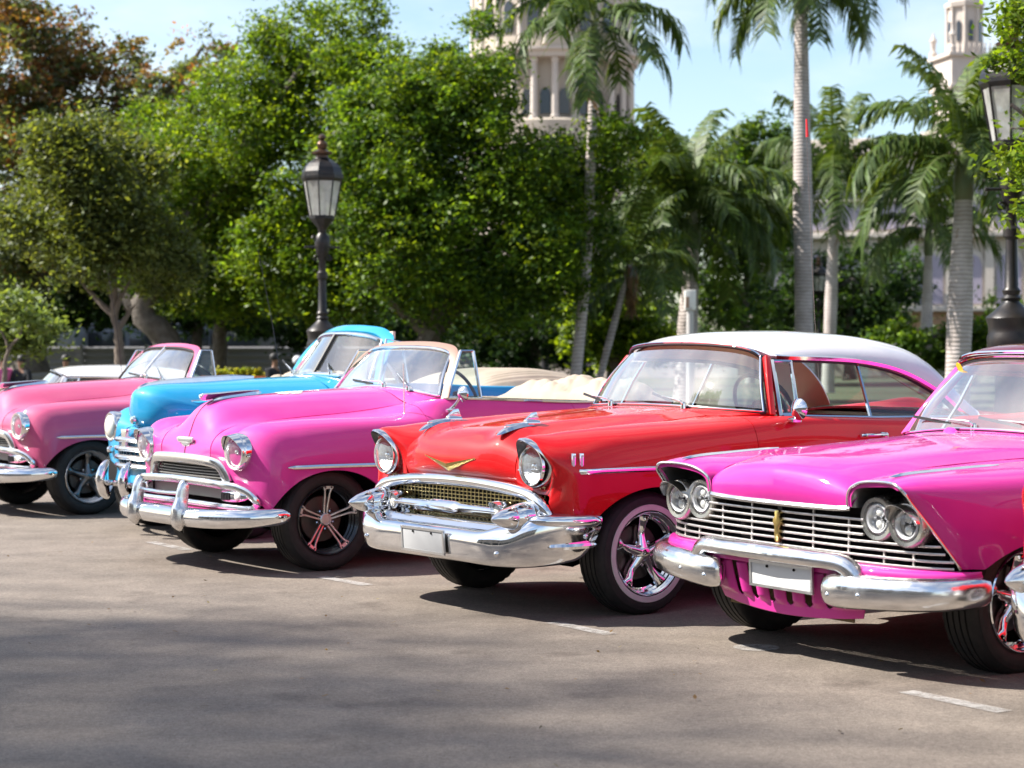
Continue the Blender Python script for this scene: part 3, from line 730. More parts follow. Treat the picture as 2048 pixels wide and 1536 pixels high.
    B = both(net(bump, 6, 5, 1))
    bo = panel('bumper', B, M_CHROME, rt, skirt=.012, ref=(.3, 0, .4))
    for s in (1, -1):
        MB().sweep(spl([(.70, s*.835, .402), (.62, s*.895, .404), (.5, s*.936, .408), (.44, s*.938, .410)], 14), [(-.012, -.012), (.012, -.014), (.018, 0), (.012, .014), (-.012, .012)], [(.2, .3), (.6, .7)]+[1]*10+[.8, .5], out=(.5, s, 0)).obj('bumper_ridge', M_CHROME, bo)
        MB().sweep(spl([(.735, s*.77, .535), (.66, s*.855, .535), (.54, s*.912, .533), (.40, s*.925, .530)], 16), circ(.036, 12, .034), [.5, .85]+[1]*12+[.8, .4]).obj('bumper_roll', M_CHROME, bo)
        bolts(bo, [(.850, s*.63, .36, s*.3), (.497, s*.928, .455, s*1.3)], .014)
    plate(rt, (.898, .02, .388), .40, .122, -.06)
    gb = MB().sweep(np.array([(.742, y, .565) for y in (-.49, -.30, -.16, -.12, -.1, 0, .1, .12, .16, .30, .49)]), [(-.014, -.016), (.0, -.022), (.016, -.012), (.020, .0), (.014, .014), (0, .022), (-.014, .016)], [.8, 1, 1.05, 1.4, 1.55, 1.5, 1.55, 1.4, 1.05, 1, .8], out=(1, 0, 0))
    gb.obj('grille_bar', M_CHROME, rt)
    mb = MB()
    for i in range(13): mb.box((.615, 0, .455+i*.0205), (.006, 1.50, .0035))
    for i in range(41): mb.box((.617, -.74+i*.037, .575), (.006, .0035, .25))
    mb.obj('grille_mesh', M_GOLDMESH, rt, smooth=False)
    MB().box((.565, 0, .54), (.04, 1.62, .34)).obj('grille_backing', M_DARK, rt)
    # inside
    dash(rt, -1.05, 1.055, .74, M_RED)
    steering_wheel(rt, (-1.28, .36, 1.08))
    seat(rt, (-1.85, 0, .50), 1.45, M_LEATH, M_LEATH, .50)
    seat(rt, (-2.62, 0, .50), 1.35, M_LEATH, M_REDV, .48, 'rear_bench_seat')
    MB().box((-1.9, 0, .40), (2.0, 1.6, .04)).obj('cabin_floor', mat('carpet_tan', (.36, .27, .20), .95), rt)
    for s in (1, -1): MB().box((-1.75, s*.815, .72), (1.4, .03, .53)).obj('door_lining', M_LEATH, rt, bevel=.01)
    MB().box((-2.85, 0, 1.0), (.35, 1.3, .02)).obj('parcel_shelf', M_LEATH, rt)
    wiper(rt, (-.70, .33, 1.09), (-.80, .03, 1.135)); wiper(rt, (-.70, -.33, 1.09), (-.80, -.63, 1.125))
    mirror(rt, (-1.03, .90, 1.03), (-1.0, .955, 1.085), .062)
    if flag:
      q = spl([(-2.86, -.70, 1.0), (-2.80, -.70, 1.55), (-2.74, -.70, 2.4), (-2.705, -.70, 2.98)], 16)
      an = MB().tube(q, np.linspace(.0022, .0013, 16), 5).obj('antenna', mat('antenna_steel', (.25, .2, .18), .4, .8), rt)
      MB().sweep(q[14:]+np.array((0, .004, 0)), [(-.006, -.006), (.006, -.006), (.006, .006), (-.006, .006)], [1.1, .7], up=(1, 0, 0)).obj('ribbon', mat('ribbon_red', (.6, .01, .02), .7), an)
    chassis(rt, .6, -3.9, .88)
    wheel(rt, 'torque', [(0, .74), (0, -.74), (-2.92, .74), (-2.92, -.74)], M_CHROME, M_CHROME, ('whitewall', WHITEWALL))
    return rt

# ------------------------------------------------------------------ magenta car with four headlights and a bar grille
def magenta_car(label, xy):
    rt = car('finned_car', label, xy, R(-.5)); rt.rotation_euler.x = R(-.8)
    P = M_MAG
    hood = [[(.690, 0, .735), (.688, .12, .735), (.684, .25, .736), (.678, .36, .737), (.673, .42, .739), (.669, .443, .741)],
            [(.708, 0, .80), (.702, .12, .80), (.693, .25, .80), (.682, .36, .80), (.672, .42, .80), (.668, .445, .795)],
            [(.688, 0, .880), (.678, .12, .876), (.664, .25, .868), (.645, .36, .855), (.630, .42, .842), (.620, .452, .833)],
            [(.56, 0, .918), (.555, .12, .916), (.545, .25, .908), (.53, .36, .895), (.52, .42, .876), (.51, .46, .862)],
            [(.25, 0, .952), (.25, .13, .951), (.25, .27, .946), (.25, .38, .934), (.25, .45, .912), (.25, .49, .897)],
            [(-.3, 0, .988), (-.3, .15, .986), (-.3, .30, .978), (-.3, .42, .960), (-.3, .48, .938), (-.3, .52, .922)],
            [(-.76, 0, 1.006), (-.77, .2, 1.003), (-.79, .35, .994), (-.81, .48, .972), (-.82, .55, .954), (-.83, .60, .938)]]
    panel('hood', both(net(hood, 10, 7)), P, rt, 'u0u1v0v1')
    lip = [(.669, .447, .741), (.677, .458, .81), (.690, .525, .850), (.695, .70, .866), (.715, .772, .858), (.702, .803, .830), (.655, .812, .775), (.575, .842, .675), (.455, .905, .50)]
    rows = [lip,
            [(.60, .452, .838), (.60, .49, .858), (.60, .56, .876), (.60, .69, .887), (.62, .79, .876), (.615, .845, .838), (.56, .872, .755), (.485, .902, .64), (.385, .935, .50)],
            [(.40, .472, .880), (.40, .51, .889), (.40, .59, .896), (.40, .70, .900), (.40, .81, .888), (.39, .885, .848), (.35, .935, .745), (.33, .958, .63), (.32, .960, .49)],
            [(.0, .505, .910), (.0, .54, .912), (.0, .61, .915), (.0, .70, .916), (.0, .82, .898), (.0, .905, .858), (.0, .962, .76), (.0, .983, .63), (.0, .972, .40)],
            [(-.45, .532, .925), (-.45, .57, .926), (-.45, .64, .928), (-.45, .72, .926), (-.45, .83, .905), (-.45, .91, .864), (-.45, .965, .765), (-.45, .986, .62), (-.45, .97, .34)],
            [(-.85, .60, .938), (-.85, .66, .936), (-.85, .73, .934), (-.85, .79, .926), (-.85, .86, .906), (-.85, .92, .866), (-.85, .968, .765), (-.85, .988, .61), (-.85, .965, .32)],
            [(-1.1, .78, .93), (-1.1, .80, .938), (-1.1, .82, .938), (-1.1, .845, .932), (-1.1, .88, .912), (-1.1, .928, .87), (-1.1, .97, .765), (-1.1, .988, .60), (-1.1, .96, .31)],
            [(-2.15, .78, .93), (-2.15, .80, .938), (-2.15, .82, .938), (-2.15, .845, .934), (-2.15, .88, .918), (-2.15, .928, .88), (-2.15, .972, .765), (-2.15, .988, .60), (-2.15, .96, .31)],
            [(-3.0, .70, .94), (-3.0, .76, .96), (-3.0, .82, .985), (-3.0, .865, .99), (-3.0, .895, .97), (-3.0, .93, .90), (-3.0, .968, .77), (-3.0, .98, .62), (-3.0, .95, .34)],
            [(-3.7, .66, .93), (-3.7, .76, 1.0), (-3.7, .83, 1.08), (-3.7, .87, 1.09), (-3.7, .895, 1.05), (-3.7, .92, .92), (-3.7, .95, .77), (-3.7, .95, .64), (-3.7, .92, .42)],
            [(-4.25, .62, .86), (-4.25, .74, 1.0), (-4.28, .83, 1.12), (-4.3, .86, 1.13), (-4.28, .88, 1.08), (-4.25, .89, .92), (-4.2, .91, .77), (-4.2, .90, .64), (-4.18, .86, .46)],
            [(-4.35, .2, .7), (-4.35, .3, .75), (-4.35, .4, .8), (-4.35, .5, .82), (-4.35, .55, .8), (-4.35, .55, .75), (-4.32, .5, .65), (-4.3, .4, .55), (-4.3, .3, .46)]]
    ku = [8, 12, 18, 14, 10, 6, 10, 14, 8, 8, 5]
    S = netk(rows, ku, 6, 2)
    zb = arch((0, -2.97), .475, .305, .30, lambda x: .495-.19*min(1, max(0, (.40-x)/.10)))
    S = clip_low(S, 5*6, zb)
    side_panels(rt, S, ku, rows, P, [('fender', 0, 5, 'v0u1'), ('door', 5, 7, 'u0u1'), ('rear_quarter', 7, 11, 'u0')])
    deck = [[(-2.6, y, z) for y, z in ((0, .98), (.3, .98), (.55, .965), (.76, .935))], [(-3.2, y, z) for y, z in ((0, .98), (.3, .98), (.55, .965), (.74, .95))], [(-3.9, y, z) for y, z in ((0, .93), (.3, .93), (.5, .92), (.68, .91))], [(-4.3, y, z) for y, z in ((0, .8), (.3, .8), (.5, .8), (.62, .8))], [(-4.36, y, z) for y, z in ((0, .5), (.3, .5), (.5, .5), (.6, .5))]]
    panel('boot_lid', both(net(deck, 6, 4)), P, rt, 'u0v0v1')
    # light pods: bright lip, grey cavity, two lamps in one figure-eight housing
    L0 = spl(lip, 49)
    for s in (1, -1):
        f = np.array((1, s, 1))
        MB().tube((L0+np.array((.004, 0, 0)))*f, .0065, 8, up=(1, .2, 0)).obj('fender_lip', M_OLDCHROME, rt)
        c = np.array((.55, .665, .68))
        G = np.array([L0-np.array((.002, 0, .002)), L0+(c-L0)*.06+np.array((-.012, 0, 0)), L0+(c-L0)*np.array((.6, .12, .12))+np.array((-.05, 0, 0)), L0*np.array((0, .8, .8))+np.array((.48, .2*.665, .2*.68)), L0*np.array((0, .0, .0))+np.array((.47, .665, .66))])
        panel('lamp_cavity', net(G, 3, 1, 0)*f, mat('lamp_grey', (.20, .19, .185), .3, .7), rt, skirt=0)
        lens = glass('clear_lens', (.92, .93, .94), .03, 1.45, .7)
        for (x, y, z) in ((.612, .738, .684), (.615, .573, .697)):
            h = headlight(rt, (x, s*y, z), .074, s*R(4 if y > .7 else 0), 0, mat('lamp_housing', (.46, .45, .42), .24, .95, noise=(13, .4, (.28, .27, .25), .15), bump=(18, .15, .003)), 1.14, bulb=False, lens_m=lens, depth=.12)
            MB().lathe([(-.012, .052), (.004, .054), (.010, .061), (.003, .066)], 36, 'x', closed=True).obj('halo_ring', mat('halo_white', (.72, .72, .72), .3), h)
            MB().lathe([(-.05, .069), (-.02, .072), (-.005, .071)], 36, 'x', closed=True).lathe([(-.05, .0001), (-.048, .069)], 36, 'x').obj('lamp_bowl', M_BLACK, h)
            for dz in (.028, -.024):
                MB().lathe([(-.045, .024), (-.012, .025), (-.006, .021)], 20, 'x', (0, 0, dz)).obj('projector_ring', M_CHROME, h)
                MB().lathe([(.014*math.cos(t)-.012, .020*math.sin(t)) for t in np.linspace(.02, 1.57, 7)], 18, 'x', (0, 0, dz), closed=True).obj('projector_lens', mat('projector_glass', (.75, .74, .68), .06, coat=1), h)
            for sy in (-.038, .038):
                MB().box((-.02, sy, .02), (.02, .022, .045)).obj('lamp_facet', M_REFL, h, bevel=.004)
        # eyelid over the outer lamp
        ph = np.linspace(R(8), R(200 if s > 0 else 172), 23); Q = []
        for e in np.linspace(0, 1, 6):
            Q.append([(.622+e*.085*max(.0, math.sin(min(max(t, 0), math.pi)))**.7, s*.738+math.cos(t)*.086, .684+.088*math.sin(t)*(1+.02*e)) for t in ph])
        panel('lamp_eyelid', np.array(Q), M_OLDCHROME, rt, skirt=.003, ref=(.6, s*.738, .684))
        # bridge between lamps
        MB().prism([(s*.60, .60), (s*.62, .612), (s*.66, .617), (s*.69, .60), (s*.71, .62), (s*.70, .76), (s*.66, .765), (s*.61, .765)], .50, .597, 'x').obj('lamp_bridge', MATS['lamp_housing'], rt, bevel=.006)
        # bright spear along the fender top
        MB().sweep(spl([(.657, s*.674, .885), (.55, s*.678, .897), (.3, s*.69, .908), (-.006, s*.703, .918)], 20), [(-.010, -.004), (.010, -.004), (.006, .006), (-.006, .006)], [.3, .7]+[1]*16+[.7, .4], out=(0, s, 0)).obj('fender_spear', M_CHROME, rt)
        MB().sweep(spl([(-.2, s*.978, .70), (-1., s*.984, .71), (-2.5, s*.982, .74), (-3.8, s*.952, .78)], 30), [(-.006, -.014), (.006, -.012), (.008, 0), (.006, .012), (-.006, .014)], out=(0, s, 0)).obj('side_trim', M_CHROME, rt)
        MB().sweep(spl([(-1.7, s*.955, .83), (-1.72, s*.985, .83), (-1.8, s*.99, .83), (-1.88, s*.985, .83)], 10), circ(.009, 8)).obj('door_handle', M_CHROME, rt)
    # hood lip moulding
    lp = [(.690, 0, .726), (.688, .12, .726), (.684, .25, .727), (.678, .36, .729), (.671, .435, .733), (.664, .452, .736)]
    MB().sweep(spl([(x, -y, z) for x, y, z in lp[:0:-1]]+lp, 40), [(-.012, -.012), (.010, -.010), (.014, .0), (.006, .012), (-.012, .012)], out=(1, 0, 0)).obj('hood_lip', M_OLDCHROME, rt)
    # grille: seven bars, posts, gold badge
    MB().box((.50, 0, .60), (.05, 1.72, .26)).obj('grille_backing', M_DARK, rt)
    MB().box((.56, 0, .72), (.10, 1.0, .03)).obj('hood_latch_panel', M_UNDER, rt)
    for k in range(7):
        z = .503+.0305*k
        pts = [(.648, 0, z), (.646, .2, z), (.638, .4, z), (.622, .56, z), (.590, .72, z), (.545, .83, z), (.492, .895, z)]
        if k >= 4: pts = [(.648, 0, z), (.646, .2, z), (.640, .36, z), (.628, .50, z)]
        if k in (2, 3): pts = pts[:-1]+[(.515, .865-.015*(k-2), z)]
        pp = spl([(x, -y, zz) for x, y, zz in pts[:0:-1]]+pts, 44)
        wob = rng.normal(0, .0012, 5); pp[:, 2] += np.interp(np.linspace(0, 1, 44), np.linspace(0, 1, 5), wob)
        MB().sweep(pp, [(-.008, -.0045), (.005, -.005), (.007, 0), (.005, .005), (-.008, .0045)], out=(1, 0, 0)).obj('grille_bar', mat('grille_steel', (.62, .58, .56), .36, .9, noise=(24, .5, (.42, .39, .37), .15)), rt, angle=60)
    for y, z1 in ((.2, .70), (.41, .68), (.60, .56), (.74, .56)):
        for s in (1, -1):
            x = np.interp(y, [0, .2, .41, .6, .74], [.646, .645, .636, .614, .582])-.012
            MB().box((x, s*y, (.505+z1)/2), (.008, .009, z1-.49)).obj('grille_post', MATS['grille_steel'], rt)
    e = [(-.008, .0), (.008, .0), (.013, .012), (.016, .05), (.014, .07), (.022, .082), (.026, .096), (.022, .108), (.014, .118), (.017, .132), (.012, .146), (-.012, .146), (-.017, .132), (-.014, .118), (-.022, .108), (-.026, .096), (-.022, .082), (-.014, .07), (-.016, .05), (-.013, .012)]
    MB().prism([(y, .545+z) for y, z in e], .645, .672, 'x').obj('grille_badge', M_GOLD, rt, bevel=.005)
    MB().box((.642, 0, .60), (.016, .03, .24)).obj('badge_post', M_BLACK, rt)
    # apron under the grille, pan with slots
    ap = [[(.650, 0, .497), (.640, .38, .497), (.60, .66, .497), (.52, .86, .495), (.455, .955, .495), (.40, .966, .495)], [(.70, 0, .480), (.69, .38, .480), (.645, .68, .482), (.555, .88, .482), (.46, .968, .482), (.40, .970, .480)], [(.70, 0, .44), (.69, .38, .44), (.645, .68, .43), (.545, .89, .43), (.44, .972, .43), (.37, .972, .43)]]
    panel('apron', both(net(ap, 4, 8, 1)), P, rt, skirt=.01, ref=(.2, 0, .4))
    ys = np.linspace(-.50, .50, 201); zs = np.linspace(.455, .215, 61)
    ctr = [-.305, -.183, -.061, .061, .183, .305]
    V = []
    for z in zs:
        t = (.455-z)/.24
        for y in ys:
            d = min(abs(y-c) for c in ctr); rib = .030*max(0, math.cos(min(1, max(0, d-.018)/.043)*math.pi/2-math.pi/2)) if .26 < z < .445 else .0
            V.append((.668-.05*t-.05*(y/.5)**2+rib*min(1, (z-.26)/.03)*min(1, (.445-z)/.02), y*(1-.10*t**2), z-.03*t*(abs(y)/.5)**2*-1))
    F_ = []
    ny = len(ys)
    for i in range(len(zs)-1):
        for j in range(ny-1):
            z = (zs[i]+zs[i+1])/2; y = (ys[j]+ys[j+1])/2
            d = min(abs(y-c) for c in ctr); zc = min(max(z, .285), .425)
            if d*d+(z-zc)**2 < .021**2: continue
            F_.append((i*ny+j, i*ny+j+1, (i+1)*ny+j+1, (i+1)*ny+j))
    me = mesh('lower_pan', V, F_, P, angle=60)
    o = obj('lower_pan', me, rt)
    so = o.modifiers.new('thick', 'SOLIDIFY'); so.thickness = .006; so.offset = 0
    MB().box((.575, 0, .33), (.01, .8, .22)).obj('pan_mesh', mat('radiator_mesh', (.16, .11, .045), .6, .5, bump=(220, 1, .01)), rt)
    # bumper
    cb = [(.752, 0, .507), (.748, .10, .506), (.738, .25, .505), (.720, .38, .503), (.706, .445, .497), (.696, .488, .474), (.688, .508, .440), (.68, .52, .40)]
    cs = [1, 1, 1, 1, 1.02, 1.05, 1.1, 1.0]
    n = 25; cp = spl(np.hstack([np.array(cb), np.array(cs)[:, None]]), n)
    pth = np.vstack([cp[:0:-1]*(1, -1, 1, 1), cp])
    mb = MB().sweep(pth[:, :3], circ(.042, 14, .034), list(pth[:, 3]), up=(.75, 0, .66))
    wg = [(.690, .335, .372, .30, .45), (.693, .345, .372, .62, .78), (.697, .375, .374, .90, .98), (.700, .43, .377, 1, 1.05), (.690, .60, .384, 1, 1.02), (.655, .76, .392, 1, 1), (.600, .87, .398, 1, .98), (.51, .94, .403, .95, .95), (.41, .962, .407, .8, .9), (.36, .966, .41, .5, .75)]
    for s in (1, -1):
        q = spl(np.array(wg)*(1, s, 1, 1, 1), 34)
        prof = [(-.05, -.04), (-.03, -.068), (.01, -.072), (.040, -.055), (.052, -.02), (.052, .02), (.040, .055), (.012, .072), (-.03, .070), (-.05, .045)]
        mb.sweep(q[:, :3], np.array(prof), [(a, b) for a, b in q[:, 3:]], out=(1, s*.5, 0))
    bo = mb.obj('bumper', mat('dented_chrome', (.80, .80, .80), .11, 1, noise=(9, .35, (.60, .59, .57), .18), bump=(9, .28, .012)), rt, angle=60)
    bolts(bo, [(.744, s*.405, .357, s*.15) for s in (1, -1)]+[(.737, s*.58, .372, s*.2) for s in (1, -1)]+[(.572, s*.935, .395, s*.9) for s in (1, -1)], .016, MATS['dented_chrome'])
    plate(rt, (.712, .078, .40), .395, .108, -.05, mat('plate_grey', (.62, .62, .61), .5))
    # windshield and roof
    wb = [(-.83, 0, 1.010), (-.84, .25, 1.004), (-.87, .48, .985), (-.92, .66, .962), (-.99, .765, .948), (-1.05, .80, .944)]
    wtp = [(-1.10, 0, 1.375), (-1.11, .25, 1.37), (-1.14, .43, 1.355), (-1.18, .54, 1.33), (-1.225, .60, 1.30), (-1.25, .615, 1.285)]
    wm = [tuple(.5*np.array(a)+.5*np.array(b)+np.array((.02, .012*(i > 2), .006))) for i, (a, b) in enumerate(zip(wb, wtp))]
    cowl = [[(-.768, 0, 1.004), (-.778, .2, 1.001), (-.80, .36, .990), (-.818, .49, .968)]+drop(S, [(-.83, .58, .945), (-.845, .66, .936)]), [(x+.03, y, z+.0) for x, y, z in wb], [(x-.02, y, z+.003) for x, y, z in wb]]
    panel('scuttle', both(net(cowl, 5, 5, 1)), P, rt, '', skirt=.03)
    WW = both(net([wb, wm, wtp], 7, 6, 1))
    panel('windshield', WW, glass('windshield_glass_haze', (.82, .90, .90), .12, 1.55, 2.6), rt, skirt=0)
    loop = np.concatenate([WW[0], WW[1:, -1], WW[-1, ::-1][1:], WW[::-1, 0][1:-1]]); loop = np.vstack([loop, loop[:2]])
    MB().tube(loop, .011, 8, up=(.83, 0, .55), cap=False).obj('windshield_seal', M_BLACK, rt)
    MB().tube(loop[:-1]*(1, 1.004, 1)+np.array((.013, 0, .012)), .006, 6, up=(.83, 0, .55), cap=False).obj('windshield_trim', M_CHROME, rt)
    rf = [[(-1.075, 0, 1.405), (-1.085, .22, 1.40), (-1.115, .42, 1.388), (-1.16, .53, 1.365), (-1.215, .595, 1.335), (-1.25, .625, 1.31)],
          [(-1.10, 0, 1.425), (-1.11, .22, 1.42), (-1.14, .42, 1.405), (-1.18, .535, 1.375), (-1.23, .605, 1.34), (-1.26, .635, 1.305)],
          [(-1.5, 0, 1.46), (-1.5, .22, 1.456), (-1.5, .42, 1.44), (-1.5, .55, 1.40), (-1.5, .62, 1.345), (-1.5, .65, 1.30)],
          [(-2.0, 0, 1.455), (-2.0, .22, 1.45), (-2.0, .42, 1.432), (-2.0, .55, 1.39), (-2.0, .63, 1.33), (-2.0, .66, 1.27)],
          [(-2.4, 0, 1.41), (-2.4, .22, 1.405), (-2.4, .42, 1.38), (-2.4, .56, 1.33), (-2.4, .645, 1.25), (-2.4, .68, 1.18)],
          [(-2.85, 0, 1.20), (-2.85, .22, 1.19), (-2.83, .44, 1.16), (-2.8, .60, 1.10), (-2.76, .69, 1.03), (-2.72, .74, .98)],
          [(-3.0, 0, .99), (-2.98, .22, .985), (-2.95, .45, .98), (-2.9, .62, .97), (-2.85, .72, .955), (-2.8, .77, .935)]]
    Q = net(rf, 7, 6)
    panel('roof', both(Q[:4*7+1]), paint('roof_reflection_maroon', (.10, .008, .016)), rt, skirt=.02); panel('roof_lining', both(Q[2:4*7+1]-np.array((0, 0, .03))), M_LEATH, rt, skirt=0)  # reflection of the red car put into the roof colour
    for s in (1, -1):
        panel('roof_pillar', Q[4*7:, 18:]*(1, s, 1), MATS['roof_reflection_maroon'], rt, skirt=.02)
        MB().sweep(spl([(-1.02, s*.79, .94), (-1.13, s*.71, 1.12), (-1.26, s*.625, 1.30)], 9), [(-.03, -.02), (.03, -.02), (.03, .02), (-.03, .02)], up=(0, s, .4)).obj('windshield_pillar', P, rt, bevel=.008)
        MB().tube([(-1.30, s*.80, .95), (-1.36, s*.71, 1.13), (-1.40, s*.65, 1.28)], .011, 6).obj('vent_frame', M_CHROME, rt)
    panel('rear_window', both(Q[4*7:, :19]), M_GLASS, rt, skirt=0)
    MB().tube(both(Q[:1])[0]+np.array((.0, 0, .004)), .010, 8).obj('roof_trim', M_CHROME, rt)
    lab = MB().lathe([(0, .0001), (.0, .03), (.002, .03)], 20, 'x', M=rot_yz(0, -.55+.0)).obj('windshield_sticker', mat('yellow_sticker', (.85, .65, .03), .5), rt, loc=(-1.112, -.50, 1.318), rot=(0, R(-2), -.38))
    dash(rt, -1.15, .955, .74, P); steering_wheel(rt, (-1.42, .36, 1.0))
    seat(rt, (-2.0, 0, .42), 1.5, M_REDV, M_LEATH, .55); seat(rt, (-2.8, 0, .42), 1.4, M_REDV, M_LEATH, .5, 'rear_bench_seat')
    MB().box((-2.0, 0, .33), (2.0, 1.7, .04)).obj('cabin_floor', M_UNDER, rt)
    for s in (1, -1): MB().box((-1.75, s*.86, .62), (1.7, .03, .58)).obj('door_lining', M_LEATH, rt, bevel=.01)
    wiper(rt, (-.835, -.16, 1.02), (-.905, -.50, 1.045)); wiper(rt, (-.835, .30, 1.02), (-.89, -.04, 1.055))
    chassis(rt, .5, -4.0, .92, axles=(0, -2.97))
    wheel(rt, 'torque', [(0, .765), (0, -.765), (-2.97, .765), (-2.97, -.765)], M_CHROME, M_CHROME)
    return rt

# ------------------------------------------------------------------ round-nosed convertibles
def boot_cover(root, x0, x1, hw, z, amp, m, seed, name='folded_top', fold=26):
    """Crumpled folded roof lying behind the seats."""
    g = np.random.default_rng(seed); n, k = 37, 161; S = []
    ph = g.uniform(0, 6.28, 8)
    for i in range(n):
        a = i/(n-1)
        for_row = []
        for j in range(k):
            t = j/(k-1)*2-1
            pr = math.sin(a*math.pi)**.45*(1-abs(t)**6)
            w = (.013*abs(math.sin(fold*t+ph[0]))**.6 if fold > 40 else .045*abs(math.sin(5.5*a+2.6*t+ph[1]))**.5+.040*abs(math.sin(7*a-5*t+ph[2]))**.5+.02*abs(math.sin(11*a+13*t+ph[3]))**.6-.03+.008*abs(math.sin(16*a+9*t+ph[4]))+.012*math.sin(9*t+ph[5]))*pr
            for_row.append((x0+(x1-x0)*a+.02*math.sin(6*t+ph[3]), t*hw*(1-.05*a), z+amp*pr+w*min(1, amp/.1)))
        S.append(for_row)
    return panel(name, np.array(S), m, root, skirt=.03, ref=((x0+x1)/2, 0, z-1))
def round_convertible(label, xy, P, visor, frame_m, split, wheel_kind, topm, antenna, decal=False, group='old cars parked in a row', detail=True, rot=0., loc=None):
    rt = car('convertible_car', label, xy, rot, group)
    hood = [[(.632, 0, .735), (.630, .12, .734), (.626, .22, .732), (.622, .30, .730), (.620, .345, .728)],
            [(.618, 0, .80), (.617, .12, .80), (.617, .22, .80), (.618, .30, .80), (.620, .345, .80)],
            [(.592, 0, .863), (.590, .12, .862), (.586, .22, .860), (.580, .30, .863), (.575, .345, .868)],
            [(.545, 0, .98), (.54, .11, .970), (.525, .21, .940), (.50, .29, .920), (.47, .352, .920)],
            [(.46, 0, 1.066), (.45, .11, 1.054), (.42, .21, 1.015), (.38, .30, .962), (.34, .36, .940)],
            [(.30, 0, 1.102), (.29, .12, 1.092), (.26, .23, 1.056), (.22, .32, .995), (.18, .376, .957)],
            [(.0, 0, 1.122), (.0, .13, 1.112), (.0, .25, 1.08), (.0, .34, 1.018), (.0, .392, .974)],
            [(-.40, 0, 1.145), (-.40, .15, 1.137), (-.40, .28, 1.106), (-.40, .38, 1.048), (-.40, .436, 1.004)],
            [(-.74, 0, 1.160), (-.745, .17, 1.152), (-.75, .33, 1.126), (-.755, .44, 1.085), (-.76, .52, 1.055)]]
    H = both(net(hood, 8, 7, 3)); panel('hood', H, P, rt, 'u0u1v0v1')
    c_i = H.shape[1]//2
    MB().tube(H[:4*8+4, c_i]+np.array((.001, 0, .001)), .0032, 6, up=(0, 1, 0)).obj('hood_seam', M_BLACK, rt)
    rows = [[(.620, .350, .728), (.602, .44, .705), (.587, .53, .62), (.567, .60, .56), (.54, .70, .52), (.515, .77, .47), (.49, .80, .43), (.46, .83, .395)],
            [(.620, .352, .80), (.607, .45, .79), (.600, .55, .765), (.590, .635, .735), (.555, .735, .66), (.51, .815, .58), (.475, .845, .49), (.44, .865, .40)],
            [(.574, .352, .868), (.577, .45, .858), (.588, .55, .852), (.578, .635, .865), (.53, .77, .80), (.47, .855, .68), (.435, .877, .53), (.405, .882, .41)],
            [(.468, .358, .922), (.475, .46, .900), (.50, .56, .912), (.505, .65, .932), (.46, .79, .88), (.40, .875, .74), (.375, .893, .57), (.36, .895, .42)],
            [(.22, .376, .954), (.24, .47, .920), (.25, .57, .948), (.25, .68, .966), (.25, .80, .925), (.24, .885, .79), (.23, .90, .62), (.22, .895, .40)],
            [(.0, .398, .972), (.0, .48, .938), (.0, .58, .961), (.0, .70, .975), (.0, .815, .935), (.0, .892, .80), (.0, .905, .62), (.0, .895, .33)],
            [(-.35, .434, .998), (-.35, .51, .966), (-.35, .60, .970), (-.35, .715, .978), (-.35, .825, .94), (-.35, .895, .80), (-.35, .907, .60), (-.35, .895, .30)],
            [(-.56, .475, 1.022), (-.56, .555, .995), (-.56, .64, .984), (-.56, .735, .981), (-.56, .83, .94), (-.56, .897, .80), (-.56, .908, .59), (-.56, .893, .29)],
            [(-.74, .53, 1.055), (-.74, .62, 1.052), (-.74, .70, 1.038), (-.74, .765, 1.0), (-.74, .838, .938), (-.74, .90, .79), (-.74, .91, .58), (-.74, .89, .285)],
            [(-.84, .60, 1.078), (-.84, .675, 1.080), (-.84, .735, 1.070), (-.84, .785, 1.022), (-.84, .843, .937), (-.84, .901, .79), (-.84, .91, .575), (-.84, .89, .283)],
            [(-.95, .69, 1.085), (-.95, .72, 1.092), (-.95, .755, 1.085), (-.95, .80, 1.03), (-.95, .848, .935), (-.95, .902, .79), (-.95, .91, .57), (-.95, .89, .28)],
            [(-2.0, .70, 1.045), (-2.0, .73, 1.053), (-2.0, .765, 1.048), (-2.0, .81, 1.0), (-2.0, .86, .92), (-2.0, .908, .79), (-2.0, .912, .57), (-2.0, .89, .28)],
            [(-2.45, .69, 1.035), (-2.45, .72, 1.043), (-2.45, .76, 1.038), (-2.45, .83, .985), (-2.45, .90, .90), (-2.45, .945, .77), (-2.45, .945, .57), (-2.45, .92, .30)],
            [(-2.92, .60, 1.0), (-2.92, .68, 1.01), (-2.92, .75, .99), (-2.92, .84, .95), (-2.92, .91, .87), (-2.92, .952, .76), (-2.92, .95, .58), (-2.92, .93, .34)],
            [(-3.5, .52, .93), (-3.5, .62, .92), (-3.5, .71, .89), (-3.5, .80, .85), (-3.5, .87, .79), (-3.5, .905, .70), (-3.5, .91, .56), (-3.5, .89, .38)],
            [(-3.95, .4, .78), (-3.95, .52, .77), (-3.95, .62, .75), (-3.95, .70, .72), (-3.95, .75, .68), (-3.95, .78, .61), (-3.95, .79, .53), (-3.95, .78, .42)]]
    ku = [8, 8, 8, 12, 12, 14, 8, 6, 5, 5, 10, 8, 14, 12, 8]
    S = netk(rows, ku, 6, 3)
    zb = arch((.03, -2.92), .455, .355, .295, lambda x: .40-.10*min(1, max(0, (.40-x)/.10)))
    S = clip_low(S, 4*6, zb)
    side_panels(rt, S, ku, rows, P, [('fender', 0, 8, 'v0u1'), ('door', 8, 11, 'u0u1'), ('rear_quarter', 11, 15, 'u0')])
